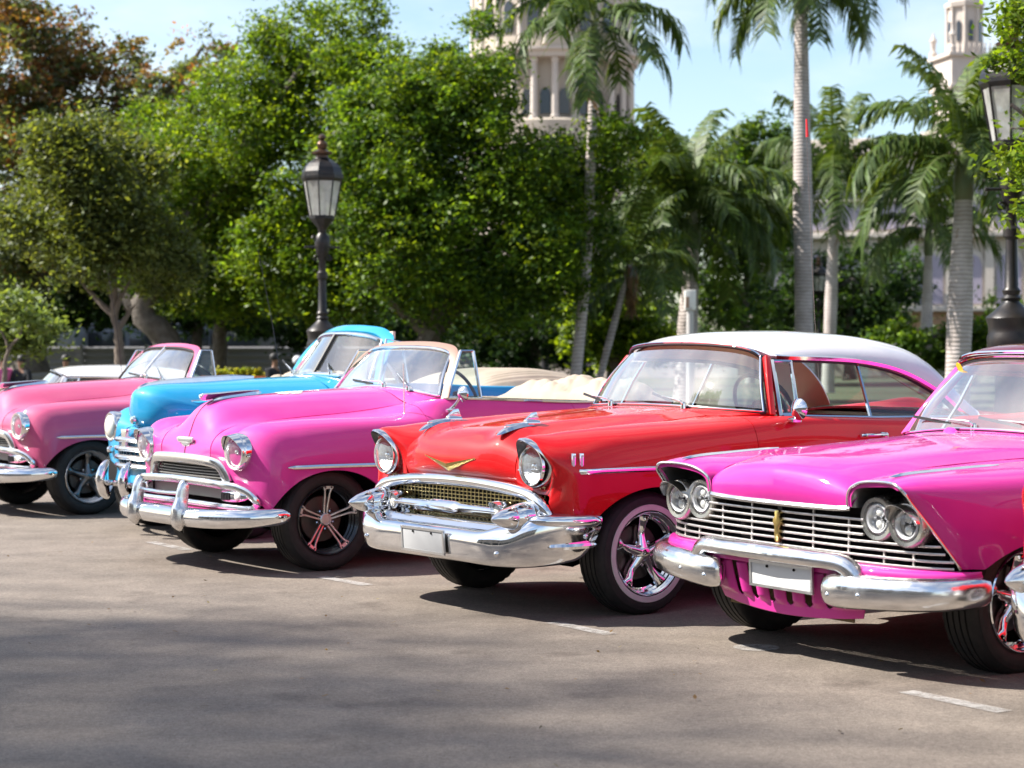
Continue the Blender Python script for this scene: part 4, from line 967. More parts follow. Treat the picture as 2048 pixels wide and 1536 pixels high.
    deck = [[(-2.75, y, z) for y, z in ((0, 1.05), (.3, 1.045), (.5, 1.025), (.62, 1.0))], [(-3.1, y, z) for y, z in ((0, 1.02), (.3, 1.015), (.48, .99), (.58, .96))], [(-3.6, y, z) for y, z in ((0, .92), (.3, .91), (.45, .89), (.52, .87))], [(-4.0, y, z) for y, z in ((0, .7), (.2, .7), (.35, .69), (.42, .68))], [(-4.05, y, z) for y, z in ((0, .45), (.2, .45), (.35, .45), (.42, .45))]]
    panel('boot_lid', both(net(deck, 6, 4)), P, rt, 'u0v0v1')
    wb = [(-.86, 0, 1.160), (-.865, .2, 1.154), (-.878, .4, 1.140), (-.90, .58, 1.120), (-.93, .69, 1.102)]
    wtp = [(-1.10, 0, 1.432), (-1.10, .2, 1.430), (-1.11, .36, 1.422), (-1.125, .47, 1.405), (-1.14, .525, 1.385)]
    wm = [tuple(.5*np.array(a)+.5*np.array(b)+np.array((.018, .008*(i > 2), .004))) for i, (a, b) in enumerate(zip(wb, wtp))]
    cowl = [[(-.745, 0, 1.160), (-.75, .17, 1.152), (-.755, .33, 1.126), (-.762, .45, 1.082), (-.770, .545, 1.053)], [(-.80, 0, 1.163), (-.805, .19, 1.156), (-.81, .37, 1.137), (-.82, .52, 1.10), (-.83, .60, 1.076)], [(x-.03, y*1.01, z-.002) for x, y, z in wb]]
    panel('scuttle', both(net(cowl, 5, 5, 1)), P, rt, '', skirt=.035)
    WW = both(net([wb, wm, wtp], 6, 6, 1))
    panel('windshield', WW, M_WIND, rt, skirt=0)
    loop = np.concatenate([WW[0], WW[1:, -1], WW[-1, ::-1][1:], WW[::-1, 0][1:-1]]); loop = np.vstack([loop, loop[:2]])
    MB().tube(loop+np.array((.008, 0, .006)), .011, 8, up=(.78, 0, .6), cap=False).obj('windshield_trim', M_CHROME if not split else M_BLACK, rt)
    # thick frame: header and pillars
    hd = [(-.93, -.735, 1.085), (-1.02, -.66, 1.23), (-1.12, -.575, 1.375), (-1.15, -.50, 1.418), (-1.15, -.33, 1.445), (-1.148, 0, 1.455)]
    q = spl(hd+[(x, -y, z) for x, y, z in hd[-2::-1]], 61)
    MB().sweep(q, [(-.032, -.010), (-.014, -.016), (.014, -.016), (.034, -.010), (.037, .004), (.014, .011), (-.022, .009)], up=(.55, 0, .83)).obj('windshield_frame', frame_m, rt, angle=50)
    if split: MB().tube([(-.845, 0, 1.165), (-.97, 0, 1.31), (-1.10, 0, 1.445)], .013, 8, up=(0, 1, 0)).obj('windshield_divider', M_CHROME, rt)
    for s in (1, -1):
        T = lambda x, y, z: (x, s*y, z)
        a, b, c_, d = T(-.955, .735, 1.10), T(-1.12, .655, 1.41), T(-1.225, .655, 1.41), T(-1.235, .735, 1.085)
        MB().tube([a, b], .012, 6).tube([b, c_], .010, 6).tube([c_, d], .012, 6).tube([d, a], .011, 6).obj('vent_frame', M_CHROME, rt)
        obj('vent_window', mesh('vent_window', [a, b, c_, d], [(0, 1, 2, 3)], M_GLASS, False), rt)
        MB().sweep(spl([T(-.93, .735, 1.092), T(-1.0, .745, 1.094), T(-1.5, .755, 1.075), T(-2.0, .752, 1.056), T(-2.6, .735, 1.04), T(-2.85, .66, 1.015)], 30), [(-.03, -.006), (.028, -.010), (.034, .002), (.0, .010), (-.03, .006)], [.5]+[1]*29, out=(0, s, 0)).obj('belt_moulding', M_CHROME, rt)
        p1 = [(x, surf_y(S, x, z)+.002, z) for x, z in ((.365, .678), (.28, .678), (.1, .679), (-.27, .676), (-.735, .672))]
        MB().sweep(spl([T(*p) for p in p1], 30), [(-.006, -.013), (.008, -.011), (.012, 0), (.008, .011), (-.006, .013)], [(.3, .3), (.6, .6)]+[1]*28, out=(0, s, 0)).obj('fender_trim', M_CHROME, rt)
        MB().sweep(spl([T(x, surf_y(S, x, z)+.002, z) for x, z in ((-.75, .672), (-1.0, .669), (-1.5, .662), (-2.0, .655))], 20), [(-.006, -.013), (.008, -.011), (.012, 0), (.008, .011), (-.006, .013)], out=(0, s, 0)).obj('door_trim', M_CHROME, rt)
        MB().sweep(spl([T(-1.72, .895, .86), T(-1.74, .93, .86), T(-1.82, .935, .86), T(-1.9, .93, .86)], 10), circ(.009, 8)).obj('door_handle', M_CHROME, rt)
        headlight(rt, T(.600, .635, .772), .092, s*R(3), R(-1), M_CHROME, 1.10, visor=.062 if visor else 0, dome=.04, depth=.09)
        # parking lamp in the grille end
        pk = MB().sweep(np.array([T(x, y, .492) for x, y in ((.628, .53), (.622, .58), (.612, .65), (.596, .70), (.578, .735), (.56, .755))]), [(-.03, -.036), (.010, -.036), (.022, -.02), (.022, .02), (.010, .036), (-.03, .036)], [(1, 1), (1, 1.03), (1, 1), (1, .88), (.9, .62), (.5, .2)], out=(1, 0, 0)).obj('parking_lamp', M_CHROME, rt, bevel=.004)
        MB().lathe([(.03*math.cos(t), .033*math.sin(t)) for t in np.linspace(.02, 1.57, 8)], 24, 'x', T(.606, .678, .492), M=np.diag([.75, 1.4, 1.]), closed=True).obj('lens', mat('parking_lens', (.7, .68, .62), .15, coat=.5, bump=(90, .4, .01)), pk)
        for k in range(6):
            MB().box(T(.6515-.002*k, .548+k*.016, .492), (.006, .007, .05)).obj('lamp_slot', M_BLACK, pk)
    # grille mouldings
    tb = [(.652, 0, .712), (.65, .15, .711), (.642, .30, .706), (.628, .40, .697), (.613, .455, .680), (.600, .497, .635), (.590, .530, .572)]
    mb = MB().sweep(spl([(x, -y, z) for x, y, z in tb[:0:-1]]+tb, 56), [(-.02, -.022), (.018, -.020), (.028, .0), (.016, .022), (-.02, .024)], [(1.1, 1.5)]*56, out=(1, 0, 0))
    mb.obj('grille_top_bar', M_OLDCHROME, rt, angle=60)
    md = [(.655, 0, .572), (.652, .2, .570), (.642, .40, .565), (.625, .56, .556), (.595, .67, .545), (.56, .745, .515), (.535, .78, .47), (.525, .775, .43), (.545, .745, .405)]
    MB().sweep(spl([(x, -y, z) for x, y, z in md[:0:-1]]+md, 64), [(-.015, -.018), (.018, -.018), (.028, .0), (.018, .020), (-.015, .020)], [1.25]*64, out=(1, 0, 0)).obj('grille_middle_bar', M_OLDCHROME, rt, angle=60)
    lb = [(.660, 0, .432), (.657, .2, .431), (.645, .40, .428), (.620, .60, .424), (.585, .70, .420), (.55, .76, .42)]
    MB().sweep(spl([(x, -y, z) for x, y, z in lb[:0:-1]]+lb, 44), [(-.015, -.014), (.016, -.014), (.020, .002), (.012, .016), (-.015, .016)], out=(1, 0, 0)).obj('grille_lower_bar', M_OLDCHROME, rt, angle=60)
    for k, z in enumerate(np.linspace(.598, .672, 5)):
        hw = .52-.03*k; MB().sweep(spl([(.575, -hw, z), (.60, -hw*.5, z), (.605, 0, z), (.60, hw*.5, z), (.575, hw, z)], 15), [(-.01, -.006), (.012, -.004), (.012, .004), (-.01, .006)], out=(1, 0, 0)).obj('grille_louvre', mat('grille_grey', (.20, .19, .18), .55, .4), rt)
    MB().box((.535, 0, .64), (.02, .98, .14)).box((.52, 0, .485), (.02, 1.36, .17)).obj('grille_backing', M_DARK, rt)
    MB().sweep(spl([(.585, -.52, .50), (.598, 0, .505), (.585, .52, .50)], 12), [(-.005, -.035), (.005, -.035), (.005, .035), (-.005, .035)]).obj('grille_panel', MATS['grille_grey'], rt)
    vl = [[(.63, 0, .415), (.62, .4, .412), (.57, .68, .40), (.46, .83, .395)], [(.58, 0, .37), (.57, .4, .37), (.52, .68, .365), (.42, .84, .365)]]
    panel('lower_valance', both(net(vl, 4, 6, 0)), P, rt, skirt=.005)
    sa = [[(.64, 0, .405), (.625, .42, .402), (.575, .68, .395), (.47, .82, .39)], [(.79, 0, .395), (.772, .46, .395), (.68, .74, .392), (.52, .88, .39)]]
    panel('splash_apron', both(net(sa, 4, 6, 0)), P, rt, skirt=.004, ref=(.6, 0, 0))
    # badge and hood ornament
    bd = [(-.105, .03), (-.085, .034), (.085, .034), (.105, .03), (.112, .016), (.10, .002), (.062, -.004), (.05, -.022), (.03, -.03), (.008, -.032), (.0, -.05), (-.008, -.032), (-.03, -.03), (-.05, -.022), (-.062, -.004), (-.10, .002), (-.112, .016)]
    b = MB().prism(bd, -.006, .012, 'x', M=rot_yz(0, R(-14))).obj('nose_badge', mat('badge_silver', (.74, .74, .72), .4, .6), rt, loc=(.617, 0, .815), bevel=.004)
    MB().prism([(-.088, .012), (.088, .012), (.088, .024), (-.088, .024)], .012, .015, 'x', M=rot_yz(0, R(-14))).prism([(-.04, -.018), (.04, -.018), (.05, .0), (-.05, .0)], .012, .015, 'x', M=rot_yz(0, R(-14))).obj('badge_band', mat('badge_dull', (.45, .46, .45), .5, .5), b, loc=(0, 0, 0))
    o = MB().sweep(spl([(.42, 0, 1.083), (.33, 0, 1.106), (.15, 0, 1.125), (.06, 0, 1.132)], 14), [(-.02, -.01), (.02, -.01), (.016, .008), (0, .014), (-.016, .008)], [.5, .8]+[1]*10+[.8, .4]).obj('hood_ornament', M_CHROME, rt)
    q = spl([(.520, 0, 1.114, .35, .5), (.49, 0, 1.113, 1.0, 1.0), (.42, 0, 1.118, 1.35, .9), (.32, 0, 1.128, 1.25, .7), (.20, 0, 1.137, .9, .6), (.08, 0, 1.142, .35, .4)], 24)
    MB().sweep(q[:, :3], [(-.036, .010), (-.03, .016), (0, .018), (.03, .016), (.036, .010), (.014, -.022), (0, -.030), (-.014, -.022)], [(a_, b_) for a_, b_ in q[:, 3:]]).obj('ornament_wing', M_CHROME, o, angle=50)
    # bumper with two guards
    bm = [(.815, 0, .352, 1), (.812, .25, .352, 1), (.797, .45, .353, 1), (.760, .62, .355, 1), (.69, .76, .360, .98), (.59, .86, .366, .95), (.49, .915, .372, .9), (.42, .932, .376, .8), (.385, .935, .378, .5)]
    q = spl([(x, -y, z, k) for x, y, z, k in bm[:0:-1]]+bm, 80)
    bo = MB().sweep(q[:, :3], [(-.03, -.05), (-.01, -.062), (.018, -.056), (.034, -.03), (.040, 0), (.034, .030), (.018, .056), (-.01, .062), (-.03, .05)], list(q[:, 3]), out=(1, 0, 0)).obj('bumper', M_CHROME, rt, angle=60)
    for s in (1, -1):
        g = [(.815, .283, .7, .5), (.835, .295, 1.15, .9), (.848, .325, 1.3, 1.1), (.848, .385, 1.25, 1.1), (.838, .43, 1.0, 1), (.826, .475, .82, .85), (.819, .52, .84, .8), (.811, .552, .82, .7), (.800, .568, .5, .35)]
        gq = spl(g, 26)
        MB().sweep(np.stack([gq[:, 0]-.0, np.full(26, s*.318), gq[:, 1]], 1), [(-.039, -.05), (.039, -.05), (.039, .0), (.026, .026), (.0, .033), (-.026, .026), (-.039, .0)], [(a, b) for a, b in gq[:, 2:]], up=(1, 0, .01)).obj('bumper_guard', M_OLDCHROME, bo, angle=50)
    MB().tube(spl([(.80, -.32, .50), (.815, 0, .495), (.80, .30, .50)], 14), .012, 8).obj('guard_rail', M_OLDCHROME, bo)
    bolts(bo, [(.785, s*.55, .335, s*.25) for s in (1, -1)]+[(.525, s*.925, .365, s*1.0) for s in (1, -1)], .012)
    # cabin
    dash(rt, -1.08, 1.095, .66, P); steering_wheel(rt, (-1.33, .34, 1.09))
    seat(rt, (-1.85, 0, .50), 1.35, M_LEATH, M_LEATH, .50); seat(rt, (-2.55, 0, .50), 1.2, M_LEATH, M_LEATH, .46, 'rear_bench_seat')
    MB().box((-1.9, 0, .40), (2.0, 1.5, .04)).obj('cabin_floor', M_UNDER, rt)
    for s in (1, -1): MB().box((-1.72, s*.725, .74), (1.4, .03, .58)).obj('door_lining', M_LEATH, rt, bevel=.01)
    boot_cover(rt, -2.38, -3.05, .68, 1.045, .10, topm, 5 if visor else 8)
    wiper(rt, (-.845, .12, 1.165), (-.885, -.22, 1.19)) ; wiper(rt, (-.85, .42, 1.15), (-.93, .17, 1.245))
    mirror(rt, (-.90, .86, 1.02), (-.93, .945, 1.125), .055)
    if antenna == 'fender': 
        an = MB().tube([(-.635, .70, .975), (-.63, .70, 1.15), (-.625, .70, 1.325)], [.005, .004, .003], 6).obj('antenna', M_ALU, rt); MB().lathe([(-.005, .02), (.01, .016), (.02, .008)], 12, 'z', (-.635, .70, .98)).obj('antenna_base', M_CHROME, an)
    if antenna == 'cowl': MB().tube([(-1.0, -.70, 1.08), (-.95, -.72, 1.6), (-.87, -.74, 2.15)], [.004, .003, .002], 6).obj('antenna', M_BLACK, rt)
    if decal:      # daisy printed on the hood
        ci = H.shape[1]//2
        pts = H[5*8:8*8].reshape(-1, 3)
        def onhood(x, y):
            d = (pts[:, 0]-x)**2+(pts[:, 1]-y)**2; i = np.argsort(d)[:6]; w = 1/(d[i]+1e-6); return float((pts[i, 2]*w).sum()/w.sum())
        cx, cy = -.13, .03
        def flower(rad, k, lift):
            c = [(cx, cy, onhood(cx, cy)+lift)]
            for a in np.linspace(0, 2*np.pi, 60, endpoint=False):
                r = rad*(1 if k == 0 else .62+.38*abs(math.sin(2.5*a))**.6); x, y = cx+r*math.cos(a), cy+r*math.sin(a); c.append((x, y, onhood(x, y)+lift))
            return c, [(0, i+1, (i+1) % 60+1) for i in range(60)]
        e = obj('daisy_decal', mesh('daisy_decal', *flower(.115, 1, .002), mat('decal_grey', (.35, .3, .32), .5)), rt)
        obj('daisy_petals', mesh('daisy_petals', *flower(.104, 1, .0032), mat('decal_white', (.8, .78, .76), .5)), e)
        obj('daisy_heart', mesh('daisy_heart', *flower(.03, 0, .0045), mat('decal_yellow', (.75, .5, .06), .5)), e)
    chassis(rt, .5, -3.7, .85)
    if wheel_kind == 'split': wheel(rt, 'split', [(.03, .728), (.03, -.728), (-2.92, .74), (-2.92, -.74)], M_RIMBLACK, M_ALU)
    else: wheel(rt, 'torque', [(.03, .728), (.03, -.728), (-2.92, .74), (-2.92, -.74)], M_ALU, mat('spoke_grey', (.16, .17, .18), .3, 1))
    return rt

# ------------------------------------------------------------------ tall-nosed blue convertible
def blue_convertible(label, xy):
    rt = car('convertible_car', label, xy, 0, 'old cars parked in a row'); P = M_BLUE
    hood = [[(.50, 0, .825), (.485, .09, .825), (.45, .17, .825), (.38, .24, .828), (.25, .31, .850), (.05, .37, .90)],
            [(.535, 0, .90), (.52, .09, .90), (.48, .18, .90), (.40, .255, .90), (.25, .325, .905), (.04, .385, .925)],
            [(.545, 0, 1.0), (.525, .09, 1.0), (.48, .185, .995), (.40, .265, .98), (.24, .335, .962), (.03, .395, .945)],
            [(.535, 0, 1.08), (.51, .09, 1.078), (.46, .185, 1.065), (.37, .265, 1.035), (.21, .34, .99), (.01, .40, .958)],
            [(.49, 0, 1.128), (.46, .09, 1.124), (.40, .185, 1.105), (.30, .27, 1.058), (.15, .345, 1.005), (-.03, .41, .966)],
            [(.36, 0, 1.152), (.33, .10, 1.147), (.27, .20, 1.122), (.18, .29, 1.065), (.05, .365, 1.01), (-.12, .43, .975)],
            [(.0, 0, 1.168), (-.01, .13, 1.158), (-.05, .25, 1.125), (-.10, .35, 1.06), (-.17, .415, 1.01), (-.27, .455, .985)],
            [(-.45, 0, 1.19), (-.45, .15, 1.18), (-.47, .29, 1.148), (-.49, .40, 1.085), (-.52, .47, 1.03), (-.57, .50, 1.0)],
            [(-.90, 0, 1.208), (-.90, .17, 1.20), (-.905, .34, 1.17), (-.91, .47, 1.11), (-.92, .54, 1.055), (-.93, .58, 1.02)]]
    H = both(net(hood, 8, 6, 3)); panel('hood', H, P, rt, 'u0u1v0v1')
    rows = [[(.40, .30, .825), (.415, .40, .80), (.43, .50, .74), (.43, .62, .69), (.40, .74, .66), (.36, .82, .60), (.33, .85, .50), (.31, .86, .42)],
            [(.36, .29, .84), (.39, .40, .845), (.43, .52, .83), (.43, .655, .81), (.385, .78, .76), (.33, .85, .67), (.29, .875, .54), (.27, .88, .42)],
            [(.24, .34, .875), (.28, .43, .895), (.32, .54, .93), (.32, .665, .94), (.28, .80, .88), (.24, .875, .74), (.22, .895, .58), (.21, .895, .42)],
            [(.05, .385, .905), (.06, .46, .93), (.08, .57, .965), (.08, .69, .97), (.06, .81, .91), (.05, .885, .76), (.04, .90, .58), (.03, .90, .42)],
            [(-.25, .45, .96), (-.25, .52, .955), (-.25, .61, .965), (-.25, .71, .955), (-.25, .82, .89), (-.25, .885, .74), (-.25, .90, .56), (-.25, .895, .34)],
            [(-.60, .50, 1.0), (-.60, .56, .98), (-.60, .64, .955), (-.60, .72, .92), (-.60, .80, .85), (-.60, .86, .72), (-.60, .88, .54), (-.60, .87, .30)],
            [(-.93, .58, 1.02), (-.93, .62, 1.01), (-.93, .67, .985), (-.93, .72, .93), (-.93, .77, .85), (-.93, .83, .70), (-.93, .86, .52), (-.93, .85, .29)],
            [(-1.06, .615, 1.085), (-1.06, .665, 1.088), (-1.06, .70, 1.06), (-1.06, .74, .978), (-1.06, .778, .866), (-1.06, .82, .70), (-1.06, .845, .51), (-1.06, .835, .285)],
            [(-1.2, .68, 1.13), (-1.2, .71, 1.135), (-1.2, .735, 1.11), (-1.2, .76, 1.02), (-1.2, .785, .88), (-1.2, .81, .70), (-1.2, .83, .50), (-1.2, .82, .28)],
            [(-2.2, .70, 1.12), (-2.2, .73, 1.125), (-2.2, .755, 1.10), (-2.2, .78, 1.01), (-2.2, .80, .88), (-2.2, .83, .70), (-2.2, .85, .50), (-2.2, .84, .28)],
            [(-2.9, .66, 1.08), (-2.9, .69, 1.085), (-2.9, .72, 1.06), (-2.9, .78, .98), (-2.9, .86, .88), (-2.9, .91, .72), (-2.9, .92, .55), (-2.9, .90, .34)],
            [(-3.6, .45, .90), (-3.6, .55, .88), (-3.6, .64, .85), (-3.6, .72, .80), (-3.6, .79, .74), (-3.6, .83, .64), (-3.6, .84, .52), (-3.6, .82, .40)],
            [(-3.9, .3, .70), (-3.9, .4, .69), (-3.9, .5, .67), (-3.9, .56, .65), (-3.9, .6, .62), (-3.9, .62, .56), (-3.9, .62, .5), (-3.9, .6, .43)]]
    ku = [7, 9, 10, 14, 12, 10, 5, 5, 10, 12, 10, 6]
    S = netk(rows, ku, 5, 3); S = clip_low(S, 4*5, arch((0, -2.9), .43, .36, .29, lambda x: .42-.13*min(1, max(0, (.35-x)/.1))))
    side_panels(rt, S, ku, rows, P, [('fender', 0, 6, 'u1'), ('door', 6, 9, 'u0u1'), ('rear_quarter', 9, 12, 'u0')])
    deck = [[(-2.7, y, z) for y, z in ((0, 1.13), (.35, 1.12), (.6, 1.1), (.69, 1.08))], [(-3.2, y, z) for y, z in ((0, 1.05), (.3, 1.04), (.5, 1.0), (.58, .97))], [(-3.7, y, z) for y, z in ((0, .85), (.25, .84), (.4, .82), (.46, .8))], [(-3.95, y, z) for y, z in ((0, .5), (.2, .5), (.35, .5), (.4, .5))]]
    panel('boot_lid', both(net(deck, 6, 4)), P, rt, 'u0v0v1')
    # front pan and grille with three bright bars
    fp = [[(.50, 0, .82), (.49, .14, .82), (.465, .28, .80), (.43, .42, .77), (.42, .52, .73)], [(.57, 0, .74), (.56, .14, .735), (.525, .28, .72), (.47, .42, .70), (.435, .52, .68)], [(.58, 0, .52), (.57, .14, .52), (.535, .28, .52), (.47, .42, .52), (.43, .54, .52)], [(.60, 0, .40), (.59, .14, .40), (.55, .30, .40), (.48, .45, .40), (.40, .60, .40)]]
    panel('front_pan', both(net(fp, 5, 6, 1)), P, rt, skirt=.01, ref=(0, 0, .6))
    ap = [[(.437, .50, .72), (.432, .62, .69), (.402, .74, .658), (.365, .815, .605)], [(.437, .51, .62), (.425, .65, .61), (.385, .77, .59), (.338, .848, .53)], [(.435, .53, .52), (.405, .68, .51), (.36, .79, .50), (.316, .860, .45)], [(.41, .58, .41), (.37, .70, .42), (.335, .79, .42), (.305, .864, .42)]]
    cw = [[(.485, .08, .820), (.448, .165, .820), (.375, .235, .822), (.245, .305, .845), (.045, .365, .895)], [(.47, .16, .812), (.455, .26, .800), (.415, .31, .818), (.33, .335, .848), (.085, .40, .908)]]
    for s in (1, -1): panel('catwalk', net(cw, 4, 5, 0)*(1, s, 1), P, rt, skirt=.01, ref=(0, 0, .3))
    for s in (1, -1): panel('front_apron', net(ap, 4, 5, 1)*(1, s, 1), P, rt, skirt=.01, ref=(0, 0, .6))
    for z, hw in ((.735, .30), (.665, .40), (.60, .42), (.535, .42)):
        c = [(.615-.25*(y/.5)**2*.9, y, z-.012*(y/hw)**2) for y in np.linspace(-hw, hw, 21)]
        MB().sweep(np.array(c), [(-.02, -.022), (.012, -.018), (.024, 0), (.012, .018), (-.02, .022)], [.4, .75, .9]+[1]*15+[.9, .75, .4], out=(1, 0, 0)).obj('grille_bar', M_OLDCHROME, rt, angle=60)
    for y in np.linspace(-.36, .36, 13):
        MB().box((.588-.22*(y/.5)**2, y, .60), (.02, .012, .16)).obj('grille_slat', mat('slat_blue', (.02, .10, .18), .5), rt)
    MB().prism([(-.045, .0), (-.03, -.10), (.0, -.13), (.03, -.10), (.045, .0), (.05, .03), (-.05, .03)], .545, .625, 'x', (0, 0, .785)).obj('nose_shield', M_OLDCHROME, rt, bevel=.008)
    MB().lathe([(-.01, .035), (.01, .03), (.02, .012)], 14, 'x', (.545, 0, .88)).obj('nose_badge', M_CHROME, rt)
    MB().sweep(spl([(.50, 0, 1.095), (.42, 0, 1.135), (.2, 0, 1.165), (-.2, 0, 1.188), (-.5, 0, 1.20)], 24), [(-.022, -.015), (.022, -.015), (.016, .022), (0, .034), (-.016, .022)], [.8, 1, 1, 1]+[.9]*16+[.7, .6, .5, .4]).obj('hood_ornament', M_CHROME, rt)
    for s in (1, -1):
        headlight(rt, (.425, s*.64, .81), .092, s*R(3), 0, M_CHROME, 1.1, dome=.045, lens_m=mat('milky_lens', (.72, .70, .62), .12, coat=1), bulb=False)
        MB().lathe([(-.04, .028), (.0, .03), (.02, .02), (.026, .0001)], 16, 'x', (.455, s*.60, .63)).obj('parking_lamp', M_CHROME, rt)
        MB().sweep(spl([(.26, s*.275, 1.02), (.1, s*.345, 1.03), (-.3, s*.41, 1.06), (-.7, s*.465, 1.08)], 20), [(-.01, -.016), (.012, -.010), (.016, .0), (.012, .010), (-.01, .016)], [.5, .9]+[1]*18, out=(0, s, 0)).obj('hood_spear', M_CHROME, rt)
        T = lambda x, y, z: (x, s*y, z)
        if s > 0: MB().tube([T(-1.22, .715, 1.14), T(-1.33, .66, 1.50), T(-1.47, .665, 1.48), T(-1.50, .72, 1.13), T(-1.22, .715, 1.14)], .012, 6).obj('vent_frame', M_CHROME, rt)
        g = spl([(.66, .30, .6), (.70, .34, .9), (.715, .42, 1.0), (.705, .50, .8), (.68, .55, .5), (.66, .565, .25)], 16)
        MB().sweep(np.stack([g[:, 0], np.full(16, s*.195+.01), g[:, 1]], 1), circ(.045, 10, .05), list(g[:, 2]), up=(1, 0, .01)).obj('bumper_guard', M_CHROME, rt)
    bm = [(.66, 0, .40), (.65, .3, .40), (.60, .55, .402), (.50, .75, .405), (.38, .86, .41)]
    MB().sweep(spl([(x, -y, z) for x, y, z in bm[:0:-1]]+bm, 40), [(-.012, -.022), (.008, -.02), (.014, 0), (.008, .02), (-.012, .022)], out=(1, 0, 0)).obj('bumper', M_CHROME, rt)
    # split flat windshield in a thick blue frame
    wb, wtp = [(-1.06, 0, 1.22), (-1.09, .2, 1.215), (-1.14, .42, 1.20), (-1.20, .62, 1.175)], [(-1.27, 0, 1.545), (-1.30, .18, 1.542), (-1.35, .36, 1.525), (-1.40, .50, 1.485)]
    cowl = [[(-.905, 0, 1.208), (-.91, .2, 1.196), (-.925, .42, 1.135), (-.94, .57, 1.035)], [(-1.0, 0, 1.215), (-1.01, .2, 1.205), (-1.03, .43, 1.160), (-1.05, .61, 1.086)], [(x-.05, y*1.05, z-.015) for x, y, z in wb]]
    panel('scuttle', both(net(cowl, 5, 5, 1)), P, rt, '', skirt=.04)
    W = net([wb, wtp], 8, 7, 0); panel('windshield', both(W), glass('windshield_glass_dusty', (.82, .9, .88), .07, 1.55, 1.8), rt, skirt=0)
    WW = both(W); loop = np.concatenate([WW[0], WW[1:, -1], WW[-1, ::-1][1:], WW[::-1, 0][1:-1]]); loop = np.vstack([loop, loop[:2]])
    MB().tube(loop+np.array((.006, 0, .004)), .016, 8, up=(.8, 0, .55), cap=False).obj('windshield_trim', M_OLDCHROME, rt)
    MB().tube([(-1.05, 0, 1.225), (-1.262, 0, 1.55)], .014, 8, up=(0, 1, 0)).obj('windshield_divider', M_BLACK, rt)
    hd = [(-1.22, -.69, 1.13), (-1.30, -.63, 1.32), (-1.41, -.555, 1.48), (-1.42, -.42, 1.55), (-1.38, -.2, 1.578), (-1.36, 0, 1.582)]
    q = spl(hd+[(x, -y, z) for x, y, z in hd[-2::-1]], 61)
    MB().sweep(q, [(-.04, -.012), (-.016, -.022), (.024, -.022), (.056, -.012), (.06, .007), (.024, .016), (-.032, .012)], up=(.55, 0, .83)).obj('windshield_frame', P, rt, angle=50)
    wiper(rt, (-1.03, .30, 1.23), (-1.13, .10, 1.30)); wiper(rt, (-1.03, -.30, 1.23), (-1.10, -.52, 1.29))
    dash(rt, -1.25, 1.17, .62, P); steering_wheel(rt, (-1.5, .34, 1.18), mat('steering_cream', (.5, .5, .48), .3))
    seat(rt, (-2.0, 0, .55), 1.3, M_LEATH, M_LEATH, .5); MB().box((-2, 0, .4), (1.9, 1.45, .04)).obj('cabin_floor', M_UNDER, rt)
    for s in (1, -1): MB().box((-1.85, s*.705, .78), (1.25, .03, .58)).obj('door_lining', mat('blue_trim', (.06, .22, .6), .5), rt, bevel=.01)
    boot_cover(rt, -2.3, -3.55, .66, 1.09, .16, M_TAN, 3, fold=46)
    MB().box((-1.475, .50, 1.535), (.025, .10, .06)).obj('taxi_sign', mat('sign_cream', (.62, .55, .42), .6), rt, bevel=.004)
    MB().tube([(-1.10, -.60, 1.15), (-1.02, -.62, 1.65), (-.90, -.64, 2.25)], [.004, .003, .002], 6).obj('antenna', M_BLACK, rt)
    chassis(rt, .4, -3.6, .84, axles=(0, -2.9))
    wheel(rt, 'torque', [(0, .72), (0, -.72), (-2.9, .73), (-2.9, -.73)], M_ALU, MATS.get('spoke_grey') or M_ALU)
    return rt

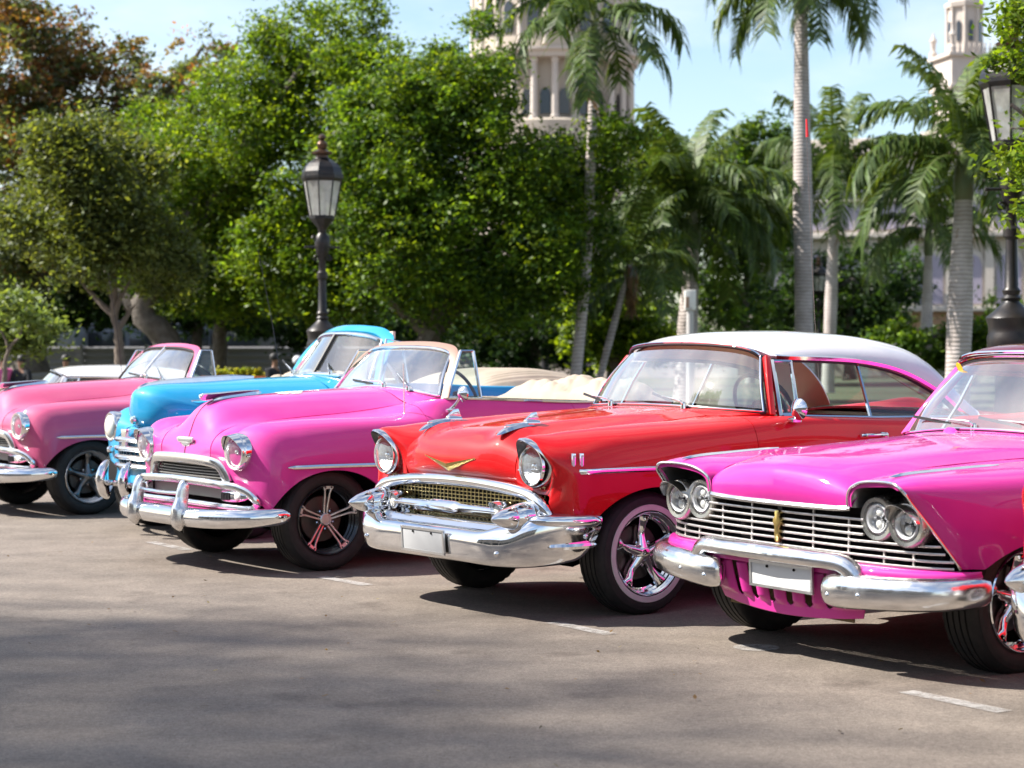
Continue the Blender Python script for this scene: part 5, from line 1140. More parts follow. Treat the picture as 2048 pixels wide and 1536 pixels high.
# ------------------------------------------------------------------ the setting
def W(px, py, Y): return np.array([(px-1024)/3950*Y, Y, 1.42+(699-py)/3950*Y])   # photograph pixel at distance Y
def nodes_mat(name):
    m = bpy.data.materials.new(name); m.use_nodes = True; MATS[name] = m
    return m, m.node_tree, m.node_tree.nodes['Principled BSDF']
def asphalt():
    m, nt, b = nodes_mat('asphalt'); N = nt.nodes.new; lk = nt.links.new
    co = N('ShaderNodeTexCoord')
    def noise(s, d=6, r=.6):
        n = N('ShaderNodeTexNoise'); n.inputs['Scale'].default_value = s; n.inputs['Detail'].default_value = d; n.inputs['Roughness'].default_value = r
        lk(co.outputs['Object'], n.inputs['Vector']); return n
    def ramp(src, p0, p1, c0, c1):
        r = N('ShaderNodeValToRGB'); r.color_ramp.elements[0].position = p0; r.color_ramp.elements[1].position = p1
        r.color_ramp.elements[0].color = (*c0, 1); r.color_ramp.elements[1].color = (*c1, 1); lk(src, r.inputs[0]); return r
    def mul(a, b_, f=1.):
        x = N('ShaderNodeMix'); x.data_type = 'RGBA'; x.blend_type = 'MULTIPLY'; x.inputs['Factor'].default_value = f
        lk(a, x.inputs['A']); lk(b_, x.inputs['B']); return x.outputs['Result']
    big = ramp(noise(.55, 5).outputs['Fac'], .3, .72, (.182, .154, .129), (.232, .199, .168))
    mid = ramp(noise(3.2, 7, .7).outputs['Fac'], .32, .62, (.74, .73, .73), (1.04, 1.03, 1.02))
    fine = ramp(noise(120, 3, .7).outputs['Fac'], .34, .64, (.62, .61, .61), (1.22, 1.22, 1.22))
    c = mul(mul(big.outputs[0], mid.outputs[0]), fine.outputs[0]); c = mul(c, ramp(noise(38, 4, .75).outputs['Fac'], .36, .62, (.74, .73, .73), (1.12, 1.12, 1.12)).outputs[0])
    v = N('ShaderNodeTexVoronoi'); v.inputs['Scale'].default_value = 95; lk(co.outputs['Object'], v.inputs['Vector'])
    sp = ramp(v.outputs['Distance'], .05, .16, (1.7, 1.66, 1.6), (1, 1, 1)); c = mul(c, sp.outputs[0], .7)
    st = ramp(noise(1.7, 3, .5).outputs['Fac'], .63, .72, (1, 1, 1), (.62, .6, .6)); c = mul(c, st.outputs[0], .8)     # oil stains
    vc = N('ShaderNodeTexVoronoi'); vc.feature = 'DISTANCE_TO_EDGE'; vc.inputs['Scale'].default_value = .42
    nn = noise(2.2, 5); mx = N('ShaderNodeMix'); mx.data_type = 'RGBA'; mx.inputs['Factor'].default_value = .22
    lk(co.outputs['Object'], mx.inputs['A']); lk(nn.outputs['Color'], mx.inputs['B']); lk(mx.outputs['Result'], vc.inputs['Vector'])
    cr = ramp(vc.outputs['Distance'], .001, .006, (.45, .44, .44), (1, 1, 1)); c = mul(c, cr.outputs[0], .14)
    lk(c, b.inputs['Base Color']); b.inputs['Roughness'].default_value = .82; b.inputs['Specular IOR Level'].default_value = .3
    bp = N('ShaderNodeBump'); bp.inputs['Strength'].default_value = .55; bp.inputs['Distance'].default_value = .006
    lk(noise(85, 6, .7).outputs['Fac'], bp.inputs['Height']); lk(bp.outputs[0], b.inputs['Normal'])
    return m
def sheet(name, pts, z, m, kind='structure'):
    return tag(obj(name, mesh(name, [(x, y, z) for x, y in pts], [tuple(range(len(pts)))], m, False)), kind=kind)
sheet('ground', [(-320, -120), (320, -120), (320, 420), (-320, 420)], 0, asphalt())
Fv, Lv = np.array([-.805, -.593]), np.array([.593, -.805]); RED0 = np.array([.229, 11.231])
def rc(x, y): return RED0+Fv*x+Lv*y            # point given along the red car's own axes
pv = mat('park_paving', (.22, .205, .185), .85, noise=(1.5, .5, (.15, .14, .13)), bump=(30, .3, .01))
def slab(name, pts, z0, z1, m):
    n = len(pts)
    v = [(x, y, z0) for x, y in pts]+[(x, y, z1) for x, y in pts]
    return tag(obj(name, mesh(name, v, [tuple(range(n, 2*n))]+[(i, (i+1) % n, n+(i+1) % n, n+i) for i in range(n)], m, recalc=True, bevel=.02)), kind='structure')
slab('pavement', [rc(-5.2, -60), rc(-5.2, 22), rc(-9.5, 22), rc(-9.5, -60)], -.02, .13, pv)
slab('kerb', [rc(-5.0, -60), rc(-5.0, 22), rc(-5.19, 22), rc(-5.19, -60)], -.02, .135, mat('kerb_stone', (.3, .29, .27), .8, noise=(6, .4, (.2, .19, .18))))
soil = mat('park_lawn', (.045, .06, .022), .95, noise=(2.5, .7, (.10, .08, .05)), bump=(20, .6, .03))
slab('lawn', [rc(-9.7, -60), rc(-9.7, 60), rc(-70, 60), rc(-70, -60)], -.02, .10, soil)
def worn_line():
    m, nt, b = nodes_mat('worn_road_paint'); N = nt.nodes.new; lk = nt.links.new
    co = N('ShaderNodeTexCoord'); n = N('ShaderNodeTexNoise'); n.inputs['Scale'].default_value = 7; n.inputs['Detail'].default_value = 12; n.inputs['Roughness'].default_value = .82
    r = N('ShaderNodeValToRGB'); r.color_ramp.elements[0].position = .36; r.color_ramp.elements[1].position = .66
    lk(co.outputs['Object'], n.inputs['Vector']); lk(n.outputs['Fac'], r.inputs[0])
    t = N('ShaderNodeBsdfTransparent'); s = N('ShaderNodeMixShader'); b.inputs['Base Color'].default_value = (.42, .40, .38, 1); b.inputs['Roughness'].default_value = .8
    lk(r.outputs[0], s.inputs[0]); lk(t.outputs[0], s.inputs[1]); lk(b.outputs[0], s.inputs[2]); lk(s.outputs[0], nt.nodes['Material Output'].inputs[0])
    return m
wl = worn_line()
for i, (a, b, lab) in enumerate([(W(640, 1155, 1), W(735, 1172, 1), 'worn white bay mark on the asphalt left of the red hardtop wheel'), (W(1105, 1247, 1), W(1222, 1271, 1), 'worn white bay mark at the edge of the shadow below the red hardtop'), (W(1815, 1386, 1), W(2012, 1427, 1), 'longest worn white bay mark, at the lower right of the asphalt'), (W(300, 1085, 1), W(375, 1101, 1), 'faint worn bay mark under the pink convertible bumper')]):
    p = []
    for q in (a, b):
        r = q-np.array([0, 0, 1.42]); t = -1.42/r[2]; p.append((r*t)[:2])
    d = (p[1]-p[0])/np.linalg.norm(p[1]-p[0]); n_ = np.array([-d[1], d[0]])*.045
    o = sheet('bay_marking', [p[0]-n_, p[1]-n_, p[1]+n_, p[0]+n_], .004, wl, None); tag(o, lab, 'road marking', 'painted bay marks')
tag(sheet('manhole_ring', [rc(.35, 2.05)+.11*np.array([math.cos(t), math.sin(t)]) for t in np.linspace(0, 6.28, 24, endpoint=False)], .004, wl, None), 'pale worn round patch on the asphalt beside the magenta car wheel', 'road marking')

# ---- foliage
def litter(n, seed):
    g = np.random.default_rng(seed); V = []
    for _ in range(n):
        x, y = rc(g.uniform(.2, 3.2), g.uniform(-6, 4.5)); a = g.uniform(0, 6.28); s_ = g.uniform(.006, .020); u = np.array((math.cos(a), math.sin(a), g.normal(0, .25)))*s_; w = np.array((-math.sin(a), math.cos(a), g.normal(0, .25)))*s_*.5
        c = np.array((x, y, .008+abs(u[2])+abs(w[2]))); V.append([c-u, c-w, c+u, c+w])
    return np.array(V), g.choice(4, n)
def leaf_mat(name, gloss=.5, tr=.42):
    m, nt, b = nodes_mat(name); N = nt.nodes.new; lk = nt.links.new
    a = N('ShaderNodeAttribute'); a.attribute_name = 'tint'
    lk(a.outputs['Color'], b.inputs['Base Color']); b.inputs['Roughness'].default_value = gloss; b.inputs['Specular IOR Level'].default_value = .28
    t = N('ShaderNodeBsdfTranslucent'); h = N('ShaderNodeMix'); h.data_type = 'RGBA'; h.blend_type = 'MULTIPLY'; h.inputs['Factor'].default_value = 1
    h.inputs['B'].default_value = (2.3, 2.1, .7, 1); lk(a.outputs['Color'], h.inputs['A']); lk(h.outputs['Result'], t.inputs[0])
    s = N('ShaderNodeMixShader'); s.inputs[0].default_value = tr
    lk(b.outputs[0], s.inputs[1]); lk(t.outputs[0], s.inputs[2]); lk(s.outputs[0], nt.nodes['Material Output'].inputs[0])
    return m
M_LEAF = leaf_mat('leaf')
V_, k_ = litter(110, 9)
M_FROND = leaf_mat('palm_leaflet', .5, .25)
def quads(name, V, tint, m, smooth=False):
    """V (n,4,3) -> one mesh of n quads carrying a colour per face."""
    n = len(V); me = bpy.data.meshes.new(name)
    me.vertices.add(n*4); me.vertices.foreach_set('co', np.ascontiguousarray(V, np.float32).ravel())
    me.loops.add(n*4); me.loops.foreach_set('vertex_index', np.arange(n*4, dtype=np.int32))
    me.polygons.add(n); me.polygons.foreach_set('loop_start', np.arange(0, n*4, 4, dtype=np.int32))
    at = me.attributes.new('tint', 'FLOAT_COLOR', 'FACE')
    c = np.ones((n, 4), np.float32); c[:, :3] = tint; at.data.foreach_set('color', c.ravel())
    me.materials.append(m); me.update(); me.validate()
    return me
def leaves(blobs, n, size, cols, seed, shell=.5, clump=.16, per=22, up=.5, mix=None):
    g = np.random.default_rng(seed); B = np.array([b[:4] for b in blobs], float)
    sat = []
    for b in B:      # uneven outline: smaller clumps budding from every mass
        for _ in range(6):
            d = g.normal(size=3); d[2] = d[2]*.8+.25; d /= np.linalg.norm(d); r = b[3]*g.uniform(.28, .5)
            sat.append((*(b[:3]+d*b[3]*g.uniform(.75, 1.1)), r))
    B = np.vstack([B, sat]) if shell > 0 else B
    w = B[:, 3]**2.1; w /= w.sum(); nc = max(1, n//per)
    k = g.choice(len(B), nc, p=w)
    d = g.normal(size=(nc, 3)); d /= np.linalg.norm(d, axis=1)[:, None]
    rad = (shell+(1-shell)*g.random(nc)**.6)*B[k, 3]
    rad *= 1+.16*np.sin(d[:, 0]*5+k)*np.cos(d[:, 2]*6+k*2)
    cc = B[k, :3]+d*rad[:, None]*np.array([1, .85, .9])
    csz = clump*(.45+1.3*g.random(nc)**2)
    P = np.repeat(cc, per, 0)+g.normal(size=(nc*per, 3))*np.repeat(csz, per)[:, None]*np.array([1.15, 1.15, .7])
    n = len(P)
    nm = g.normal(size=(n, 3)); nm[:, 2] = np.abs(nm[:, 2])+up; nm /= np.linalg.norm(nm, axis=1)[:, None]
    t = g.normal(size=(n, 3)); t -= (t*nm).sum(1)[:, None]*nm; t /= np.linalg.norm(t, axis=1)[:, None]
    b = np.cross(nm, t); s = size*(.6+.8*g.random(n))[:, None]
    V = np.stack([P-t*s, P+b*s*.45-nm*s*.1, P+t*s, P-b*s*.45-nm*s*.1], 1)
    cols = np.array(cols); ci = g.random(nc)
    ck = np.clip((ci*len(cols)).astype(int), 0, len(cols)-1) if mix is None else mix(cc, g)
    tint = np.repeat(cols[ck], per, 0)*(.7+.6*g.random(n))[:, None]*np.repeat(.5+.95*g.random(nc), per)[:, None]
    return V, np.clip(tint, 0, 1)
M_BARK = mat('bark', (.085, .068, .055), .9, noise=(7, .7, (.16, .14, .12)), bump=(18, .9, .03))
M_BARKP = mat('pale_bark', (.16, .125, .10), .9, noise=(7, .6, (.09, .07, .06)), bump=(18, .8, .02))
def tree(name, label, base, blobs, n, size, cols, seed, trunk, limbs, r0, group=None, bark=None, **kw):
    """base (x,y); trunk: list of points; limbs: start index on the trunk and end points."""
    t = thing(name, label, 'tree', (0, 0, 0), 0, group)
    g = np.random.default_rng(seed+99); mb = MB()
    P = spl(trunk, 14); P[1:-1] += g.normal(0, r0*.12, (12, 3)); mb.tube(P, np.linspace(r0, r0*.5, 14)*(1+.5*np.exp(-np.arange(14)*.9)), 10, up=(1, 0, .1))
    tips = limbs or []
    for (k, e) in tips:
        a = P[min(13, k)]; e = np.array(e, float); md = (a+e)/2+g.normal(0, .18, 3)*np.linalg.norm(e-a)*.35
        Q = spl([a, md, e], 10); Q[1:-1] += g.normal(0, .02, (8, 3))*np.linalg.norm(e-a)*.3
        mb.tube(Q, np.linspace(r0*.6, r0*.12, 10), 7, up=(1, .2, .1))
        for q in (5, 7):
            e2 = Q[q]+g.normal(0, .5, 3)*np.linalg.norm(e-a)*.4+np.array((0, 0, .2)); mb.tube(spl([Q[q], (Q[q]+e2)/2+g.normal(0, .05, 3), e2], 6), np.linspace(r0*.22, r0*.05, 6), 5, up=(1, .2, .1))
    mb.obj('trunk', bark or M_BARK, t)
    V, c = leaves(blobs, n, size, cols, seed, **kw)
    obj('crown', quads('crown', V, c, M_LEAF), t)
    return t
def pb(lst, Y, dy=0, seed=0):
    """blobs given in photograph pixels: (px, py, radius px[, extra depth])"""
    out = []; g = np.random.default_rng(seed+7)
    for b in lst:
        d = (b[3] if len(b) > 3 else g.uniform(-1.2, 1.2)); p = W(b[0], b[1], Y+d); out.append((*p, b[2]/3950*(Y+d)))
    return out
G_BRIGHT = [(.115, .185, .012), (.15, .21, .014), (.085, .15, .014), (.05, .10, .014), (.13, .19, .016)]
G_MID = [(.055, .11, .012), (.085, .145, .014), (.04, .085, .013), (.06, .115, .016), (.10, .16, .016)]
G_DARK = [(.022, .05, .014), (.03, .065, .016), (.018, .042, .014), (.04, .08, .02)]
G_OLIVE = [(.095, .12, .03), (.075, .10, .03), (.12, .14, .035), (.06, .085, .03)]
G_RUST = [(.11, .13, .045), (.12, .09, .05), (.17, .10, .045), (.09, .12, .06), (.075, .105, .05), (.19, .085, .04)]

tag(obj('leaf_litter', quads('leaf_litter', V_, np.array([(.10, .06, .03), (.16, .10, .05), (.05, .04, .03), (.2, .17, .12)])[k_], M_LEAF)), kind='stuff')
# 1 far rust-tinged tree, left
Yt = 54
def rustmix(cc, g):
    hi = np.clip((cc[:, 2]-5.0)/4.5, 0, 1)
    return np.where(g.random(len(cc)) < .10+.42*hi, g.choice([1, 2, 5], len(cc)), g.choice([0, 3, 4], len(cc)))
bl = pb([(40, 130, 110), (130, 100, 75), (-60, 220, 140), (90, 270, 140), (200, 230, 110), (300, 210, 95), (390, 190, 75), (250, 330, 140), (20, 400, 150), (130, 480, 130), (-40, 540, 110), (330, 330, 110), (430, 130, 45), (410, 70, 22), (350, 90, 20), (160, 360, 110), (300, 420, 110), (60, 60, 60), (0, 60, 60), (240, 140, 60)], Yt, seed=1)
tree('broadleaf_tree', 'tall broadleaf tree with rust and brown leaf tips at the far left', None, bl, 75000, .085, G_RUST, 1, [W(60, 745, Yt), W(70, 600, Yt), W(90, 430, Yt), W(110, 300, Yt)], [(9, W(20, 250, Yt)), (10, W(200, 220, Yt)), (12, W(130, 120, Yt)), (8, W(-40, 360, Yt)), (9, W(330, 250, Yt)), (13, W(60, 100, Yt)), (11, W(410, 90, Yt))], .38, mix=rustmix)
# 2 broad bright tree, left of the street lamp
Yt = 47
bl = pb([(520, 190, 120), (430, 290, 140), (340, 380, 120), (600, 90, 90), (560, 340, 150), (660, 210, 120), (480, 470, 140), (690, 60, 75), (690, 420, 150), (330, 480, 110), (400, 560, 90), (760, 130, 60), (590, 540, 120), (545, 120, 60), (730, 300, 110), (500, 590, 60), (720, 200, 80), (740, 430, 100), (690, 130, 60), (640, 530, 70), (255, 340, 80, 2.5), (215, 440, 75, 2.5), (310, 255, 62, 2), (270, 540, 70, 2)], Yt, seed=2)
tree('broadleaf_tree', 'wide bright green tree behind the left street lamp, its dark trunk leaning left', None, bl, 150000, .062, G_BRIGHT+G_MID[:2], 2, [W(345, 760, Yt), W(325, 680, Yt), W(290, 620, Yt), W(330, 540, Yt), W(430, 430, Yt)], [(5, W(200, 560, Yt)), (8, W(420, 330, Yt)), (10, W(560, 330, Yt)), (12, W(540, 200, Yt)), (13, W(640, 260, Yt)), (12, W(620, 110, Yt))], .36)
# 3 broad tree in the centre
Yt = 44
bl = pb([(850, 210, 115), (955, 195, 90), (900, 330, 160), (1025, 335, 95), (1000, 450, 170), (830, 480, 150), (1120, 420, 115), (1170, 310, 70), (770, 330, 130), (745, 470, 90), (760, 230, 80), (900, 570, 110), (1090, 560, 85), (720, 560, 100), (1190, 500, 70), (640, 600, 60), (1010, 600, 60), (880, 130, 50), (1235, 285, 52), (1000, 125, 34), (955, 60, 36), (1215, 350, 60), (800, 170, 50), (925, 240, 70)], Yt, seed=3)
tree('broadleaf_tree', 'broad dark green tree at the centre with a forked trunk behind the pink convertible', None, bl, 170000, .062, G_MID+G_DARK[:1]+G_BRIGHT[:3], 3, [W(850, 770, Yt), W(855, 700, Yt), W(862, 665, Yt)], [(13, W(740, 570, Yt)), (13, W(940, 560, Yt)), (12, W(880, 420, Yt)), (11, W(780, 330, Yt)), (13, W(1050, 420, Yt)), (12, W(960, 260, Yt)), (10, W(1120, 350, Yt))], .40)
# 4 dark stem between the two, 5 olive tree in front on the left, 6 small bright tree at the left edge
Yt = 50
tree('broadleaf_tree', 'dark straight trunked tree left of the street lamp', None, pb([(430, 520, 90), (470, 600, 60), (380, 600, 50), (540, 610, 50)], Yt, seed=4), 9000, .085, G_DARK, 4, [W(438, 770, Yt), W(440, 680, Yt), W(436, 600, Yt), W(440, 520, Yt)], [(8, W(370, 620, Yt)), (9, W(500, 560, Yt))], .22)
Yt = 37
tree('broadleaf_tree', 'olive green tree with a thin forked trunk, before the rust tree', None, pb([(150, 320, 85), (95, 430, 80), (220, 400, 90), (300, 490, 85), (50, 455, 50), (180, 510, 80), (260, 330, 60), (110, 280, 50), (330, 560, 50), (200, 280, 50)], Yt, seed=5), 45000, .058, G_OLIVE, 5, [W(240, 770, Yt), W(238, 690, Yt), W(228, 630, Yt)], [(13, W(130, 520, Yt)), (12, W(205, 560, Yt)), (13, W(262, 560, Yt)), (10, W(270, 610, Yt)), (13, W(190, 470, Yt))], .12, bark=M_BARKP)
Yt = 33
tree('young_tree', 'small pale green young tree at the left edge above the white car', None, pb([(30, 640, 45), (55, 670, 36), (0, 665, 45), (70, 640, 26), (20, 610, 25)], Yt, seed=6), 6500, .06, [(.10, .14, .04), (.13, .17, .05), (.08, .12, .04)], 6, [W(8, 790, Yt), W(12, 720, Yt), W(22, 690, Yt)], [(13, W(45, 650, Yt)), (11, W(0, 660, Yt))], .05, bark=M_BARKP)
# 7 near tree outside the right edge whose twigs hang before the lamp
Yt = 18.6
tree('broadleaf_tree', 'bright green leafy branches hanging over the ornate lamp at the right edge', None, pb([(2056, 50, 50, 0), (2120, 130, 60, .3), (2066, 250, 26, .1), (2066, 335, 38, .2), (2040, 315, 16, .1), (2062, 430, 20, 0), (1978, 130, 16, .3), (1998, 118, 20, .2), (2000, 320, 18, .1), (2150, 260, 80, .4), (2150, 400, 90, .5), (2022, 20, 30, .2), (2060, 165, 26, .2)], Yt, seed=7), 9000, .045, G_BRIGHT, 7, [W(2330, 900, Yt), W(2320, 600, Yt), W(2280, 350, Yt)], [(9, W(2100, 120, Yt)), (10, W(2060, 320, Yt)), (11, W(2040, 40, Yt)), (8, W(2100, 400, Yt)), (12, W(2020, 210, Yt))], .14, clump=.10, per=26)
# 8-12 trees and bushes among the palms
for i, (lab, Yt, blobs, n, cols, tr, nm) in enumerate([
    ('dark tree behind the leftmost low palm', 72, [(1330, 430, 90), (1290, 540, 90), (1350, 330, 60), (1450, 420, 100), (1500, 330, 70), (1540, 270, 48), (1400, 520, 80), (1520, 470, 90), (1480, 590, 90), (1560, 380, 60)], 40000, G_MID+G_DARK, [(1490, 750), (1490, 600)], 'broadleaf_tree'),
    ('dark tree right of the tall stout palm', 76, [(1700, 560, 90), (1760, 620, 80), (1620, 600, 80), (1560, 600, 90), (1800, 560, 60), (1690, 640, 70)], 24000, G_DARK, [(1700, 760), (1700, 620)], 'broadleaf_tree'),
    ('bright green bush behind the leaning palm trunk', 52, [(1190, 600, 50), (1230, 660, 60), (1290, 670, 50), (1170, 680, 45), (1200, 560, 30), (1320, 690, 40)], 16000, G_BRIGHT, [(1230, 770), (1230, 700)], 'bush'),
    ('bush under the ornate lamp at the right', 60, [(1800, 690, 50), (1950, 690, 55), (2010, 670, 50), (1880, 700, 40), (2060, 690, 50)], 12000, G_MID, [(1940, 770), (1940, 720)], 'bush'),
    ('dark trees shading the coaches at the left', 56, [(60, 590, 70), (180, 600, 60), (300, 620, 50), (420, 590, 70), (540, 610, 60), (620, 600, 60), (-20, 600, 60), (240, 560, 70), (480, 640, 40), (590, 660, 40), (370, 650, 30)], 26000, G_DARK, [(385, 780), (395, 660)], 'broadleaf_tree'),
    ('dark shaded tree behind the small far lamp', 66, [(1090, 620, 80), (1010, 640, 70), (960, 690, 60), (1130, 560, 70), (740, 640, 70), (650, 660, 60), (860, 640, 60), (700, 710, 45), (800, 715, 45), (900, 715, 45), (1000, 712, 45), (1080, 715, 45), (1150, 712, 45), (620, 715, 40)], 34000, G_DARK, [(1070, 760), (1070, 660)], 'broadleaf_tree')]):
    tree(nm, lab, None, pb(blobs, Yt, seed=20+i), n, .10, cols, 20+i, [W(x, y, Yt) for x, y in tr]+[W(tr[-1][0]+5, tr[-1][1]-60, Yt)], [(13, W(b[0], b[1], Yt)) for b in blobs[:4]], .2)
# far wood: one mass that closes the view under the crowns
g_ = np.random.default_rng(5)
fb = [(*W(px, py, 92+dy), r/3950*92) for px in range(-60, 2130, 46) for py, dy, r in ((690, 0, 42), (640, 4, 48), (585+30*math.sin(px*.013), 8, 46)) if not (1820 < px < 2010 and py < 660) and not (-80 < px < 620 and py > 655)]
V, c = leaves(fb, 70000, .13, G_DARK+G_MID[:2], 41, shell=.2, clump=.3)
tag(obj('far_wood', quads('far_wood', V, c, M_LEAF), None), kind='stuff')

# ---- palms
def frond_mesh(name, L, arc, droop, seed, cols, nl=46, wid=.66, hang=.8):
    """Rachis rising along +x then arching down; leaflets on both sides."""
    g = np.random.default_rng(seed); t = np.linspace(0, 1, 16)
    a = arc-droop*t**1.35
    P = np.zeros((16, 3)); st = L/15
    for i in range(1, 16): P[i] = P[i-1]+st*np.array([math.cos(a[i]), 0, math.sin(a[i])])
    V = []; C_ = []
    w = np.interp(t, [0, .15, 1], [.05, .035, .008])
    for i in range(15):
        V.append([P[i]+(0, w[i], 0), P[i]-(0, w[i], 0), P[i+1]-(0, w[i+1], 0), P[i+1]+(0, w[i+1], 0)]); C_.append((.10, .13, .04))
    for s in (-1, 1):
        for k in range(nl):
            u = .10+.90*k/(nl-1); i = min(14, int(u*15)); f = u*15-i; p = P[i]*(1-f)+P[i+1]*f
            ln = wid*(.55+.45*math.sin(min(1, u*1.15)*math.pi*.85))*(.8+.4*g.random())
            an = a[min(15, i)]; fw = np.array([math.cos(an), 0, math.sin(an)])
            d = np.array([.55*fw[0], s*(.8+.1*g.random()), .55*fw[2]+g.normal(0, .22)]); d /= np.linalg.norm(d)
            h = hang*(.6+.7*g.random()); q = p+d*ln*.5+np.array((0, 0, -h*ln*.18)); e = p+d*ln*.85+np.array((0, 0, -h*ln*.75))
            n_ = fw*.026*(L/2.6+.4)
            V += [[p-n_*.7, p+n_*.7, q+n_, q-n_], [q-n_, q+n_, e+n_*.2, e-n_*.2]]
            c = np.array(cols[g.integers(len(cols))])*(.7+.6*g.random()); C_ += [c, c]
    return quads(name, np.array(V), np.array(C_), M_FROND)
PG = [(.05, .085, .018), (.065, .11, .02), (.038, .068, .018), (.085, .12, .03)]
FR = {}
for k, (arc, dr) in enumerate([(1.35, .9), (1.05, 1.6), (.75, 1.9), (.40, 2.0), (.05, 1.7)]):
    FR[k] = frond_mesh('frond', 1.0*2.9, arc, dr, 60+k, PG)
DEAD = frond_mesh('dead_frond', 1.5, -1.0, .7, 70, [(.20, .12, .07), (.24, .15, .09), (.16, .10, .06)], 22, .3, 1.0)
def trunk_mat():
    m, nt, b = nodes_mat('palm_trunk'); N = nt.nodes.new; lk = nt.links.new
    co = N('ShaderNodeTexCoord'); w = N('ShaderNodeTexWave'); w.bands_direction = 'Z'; w.inputs['Scale'].default_value = 3.6; w.inputs['Distortion'].default_value = 2.5; w.inputs['Detail'].default_value = 3
    n = N('ShaderNodeTexNoise'); n.inputs['Scale'].default_value = 3; n.inputs['Detail'].default_value = 6
    lk(co.outputs['Object'], w.inputs['Vector']); lk(co.outputs['Object'], n.inputs['Vector'])
    r = N('ShaderNodeValToRGB'); r.color_ramp.elements[0].color = (.34, .295, .275, 1); r.color_ramp.elements[1].color = (.50, .44, .42, 1); r.color_ramp.elements[0].position = .05; r.color_ramp.elements[1].position = .4
    lk(w.outputs['Fac'], r.inputs[0]); mx = N('ShaderNodeMix'); mx.data_type = 'RGBA'; mx.blend_type = 'MULTIPLY'; mx.inputs['Factor'].default_value = .6
    lk(r.outputs[0], mx.inputs['A']); lk(n.outputs['Color'], mx.inputs['B'])
    r2 = N('ShaderNodeValToRGB'); r2.color_ramp.elements[0].color = (.55, .53, .5, 1); r2.color_ramp.elements[1].color = (1, 1, 1, 1); r2.color_ramp.elements[0].position = .3; r2.color_ramp.elements[1].position = .6
    lk(n.outputs['Fac'], r2.inputs[0]); lk(r2.outputs[0], mx.inputs['B']); lk(mx.outputs['Result'], b.inputs['Base Color']); b.inputs['Roughness'].default_value = .85
    bp = N('ShaderNodeBump'); bp.inputs['Strength'].default_value = .5; bp.inputs['Distance'].default_value = .02; lk(w.outputs['Fac'], bp.inputs['Height']); lk(bp.outputs[0], b.inputs['Normal'])
    return m
M_PTR = trunk_mat()
M_SHAFT = mat('crownshaft_green', (.10, .13, .05), .5, noise=(3, .5, (.16, .13, .06)))
def palm(label, Y, pxb, pxt, pyt, rpx, n, scale=1., seed=0, dead=0, shaft=True, spear=True, name='palm_tree', group='palms behind the cars', lean=0, low=.0):
    """pxb: trunk at the ground, (pxt, pyt): heart of the crown, rpx: trunk radius in photograph pixels."""
    g = np.random.default_rng(seed); t = thing(name, label, 'palm tree', (0, 0, 0), 0, group)
    b = W(pxb, 699, Y); b[2] = 0; e = W(pxt, pyt, Y); r = rpx/3950*Y
    sh = min(1.3*scale, e[2]*.2) if shaft else 0
    m_ = e-np.array((0, 0, sh))
    P = spl([b, b*.62+m_*.38+np.array((lean, 0, 0)), m_], 22)
    rr = np.interp(np.linspace(0, 1, 22), [0, .06, .3, .55, .85, 1], [1.35, 1.1, 1.0, 1.08, .85, .72])*r
    MB().tube(P, rr, 14, up=(1, 0, .05)).obj('trunk', M_PTR, t)
    if shaft: MB().tube(spl([m_-np.array((0, 0, .02)), (m_+e)/2, e], 8), np.array([.78, .88, .9, .85, .75, .62, .5, .35])*r, 12, up=(1, 0, .05)).obj('crownshaft', M_SHAFT, t)
    for i in range(n):
        k = min(4, int((i/n)**.9*(4.4+low))) if n > 1 else 2
        az = i*2.39996+g.normal(0, .15)
        o = obj('frond', FR[k], t, loc=tuple(e-np.array((0, 0, .12*k*scale))), rot=(g.normal(0, .25), g.normal(0, .08), az)); s = scale*(.88+.24*g.random()); o.scale = (s, s, s)
    if spear:
        MB().tube([e, e+np.array((.03, 0, .8*scale)), e+np.array((.08, .02, 1.7*scale))], [.05, .035, .006], 6, up=(1, 0, 0)).obj('spear_leaf', M_SHAFT, t)
    for i in range(dead):
        az = g.uniform(0, 6.28); o = obj('dead_frond', DEAD, t, loc=tuple(m_+np.array((.1*math.cos(az), .1*math.sin(az), .0))), rot=(0, .35, az)); o.scale = (scale, scale, scale*1.1)
    return t
palm('tall palm with a stout pale trunk rising from behind the white roof', 50, 1610, 1600, -70, 18, 24, .98, 1, 0, low=.5)
palm('palm with the thickest pale trunk, beside the ornate lamp at the right', 41, 1913, 1926, 290, 24, 27, .95, 2, 2)
palm('low palm left of the white box on a pole', 50, 1366, 1384, 415, 19, 38, 1.0, 3)
palm('slimmer palm just right of the tall stout palm', 60, 1655, 1668, 335, 12, 24, 1.0, 4, 1)
palm('slim palm between the two thick trunks at the right', 60, 1850, 1856, 440, 11, 18, .9, 5, 0)
palm('tallest palm, its drooping crown before the columned drum', 44.2, 1143, 1188, 18, 11, 16, .92, 6, 1, lean=.1, low=.5)
palm('thin leaning palm with a skirt of dead brown fronds', 46, 1182, 1262, 520, 7, 13, .75, 7, 9, shaft=False, spear=False, name='leaning_palm')
palm('far palm with a small crown left of the tall stout palm', 78, 1500, 1510, 420, 8, 24, 1.0, 9)

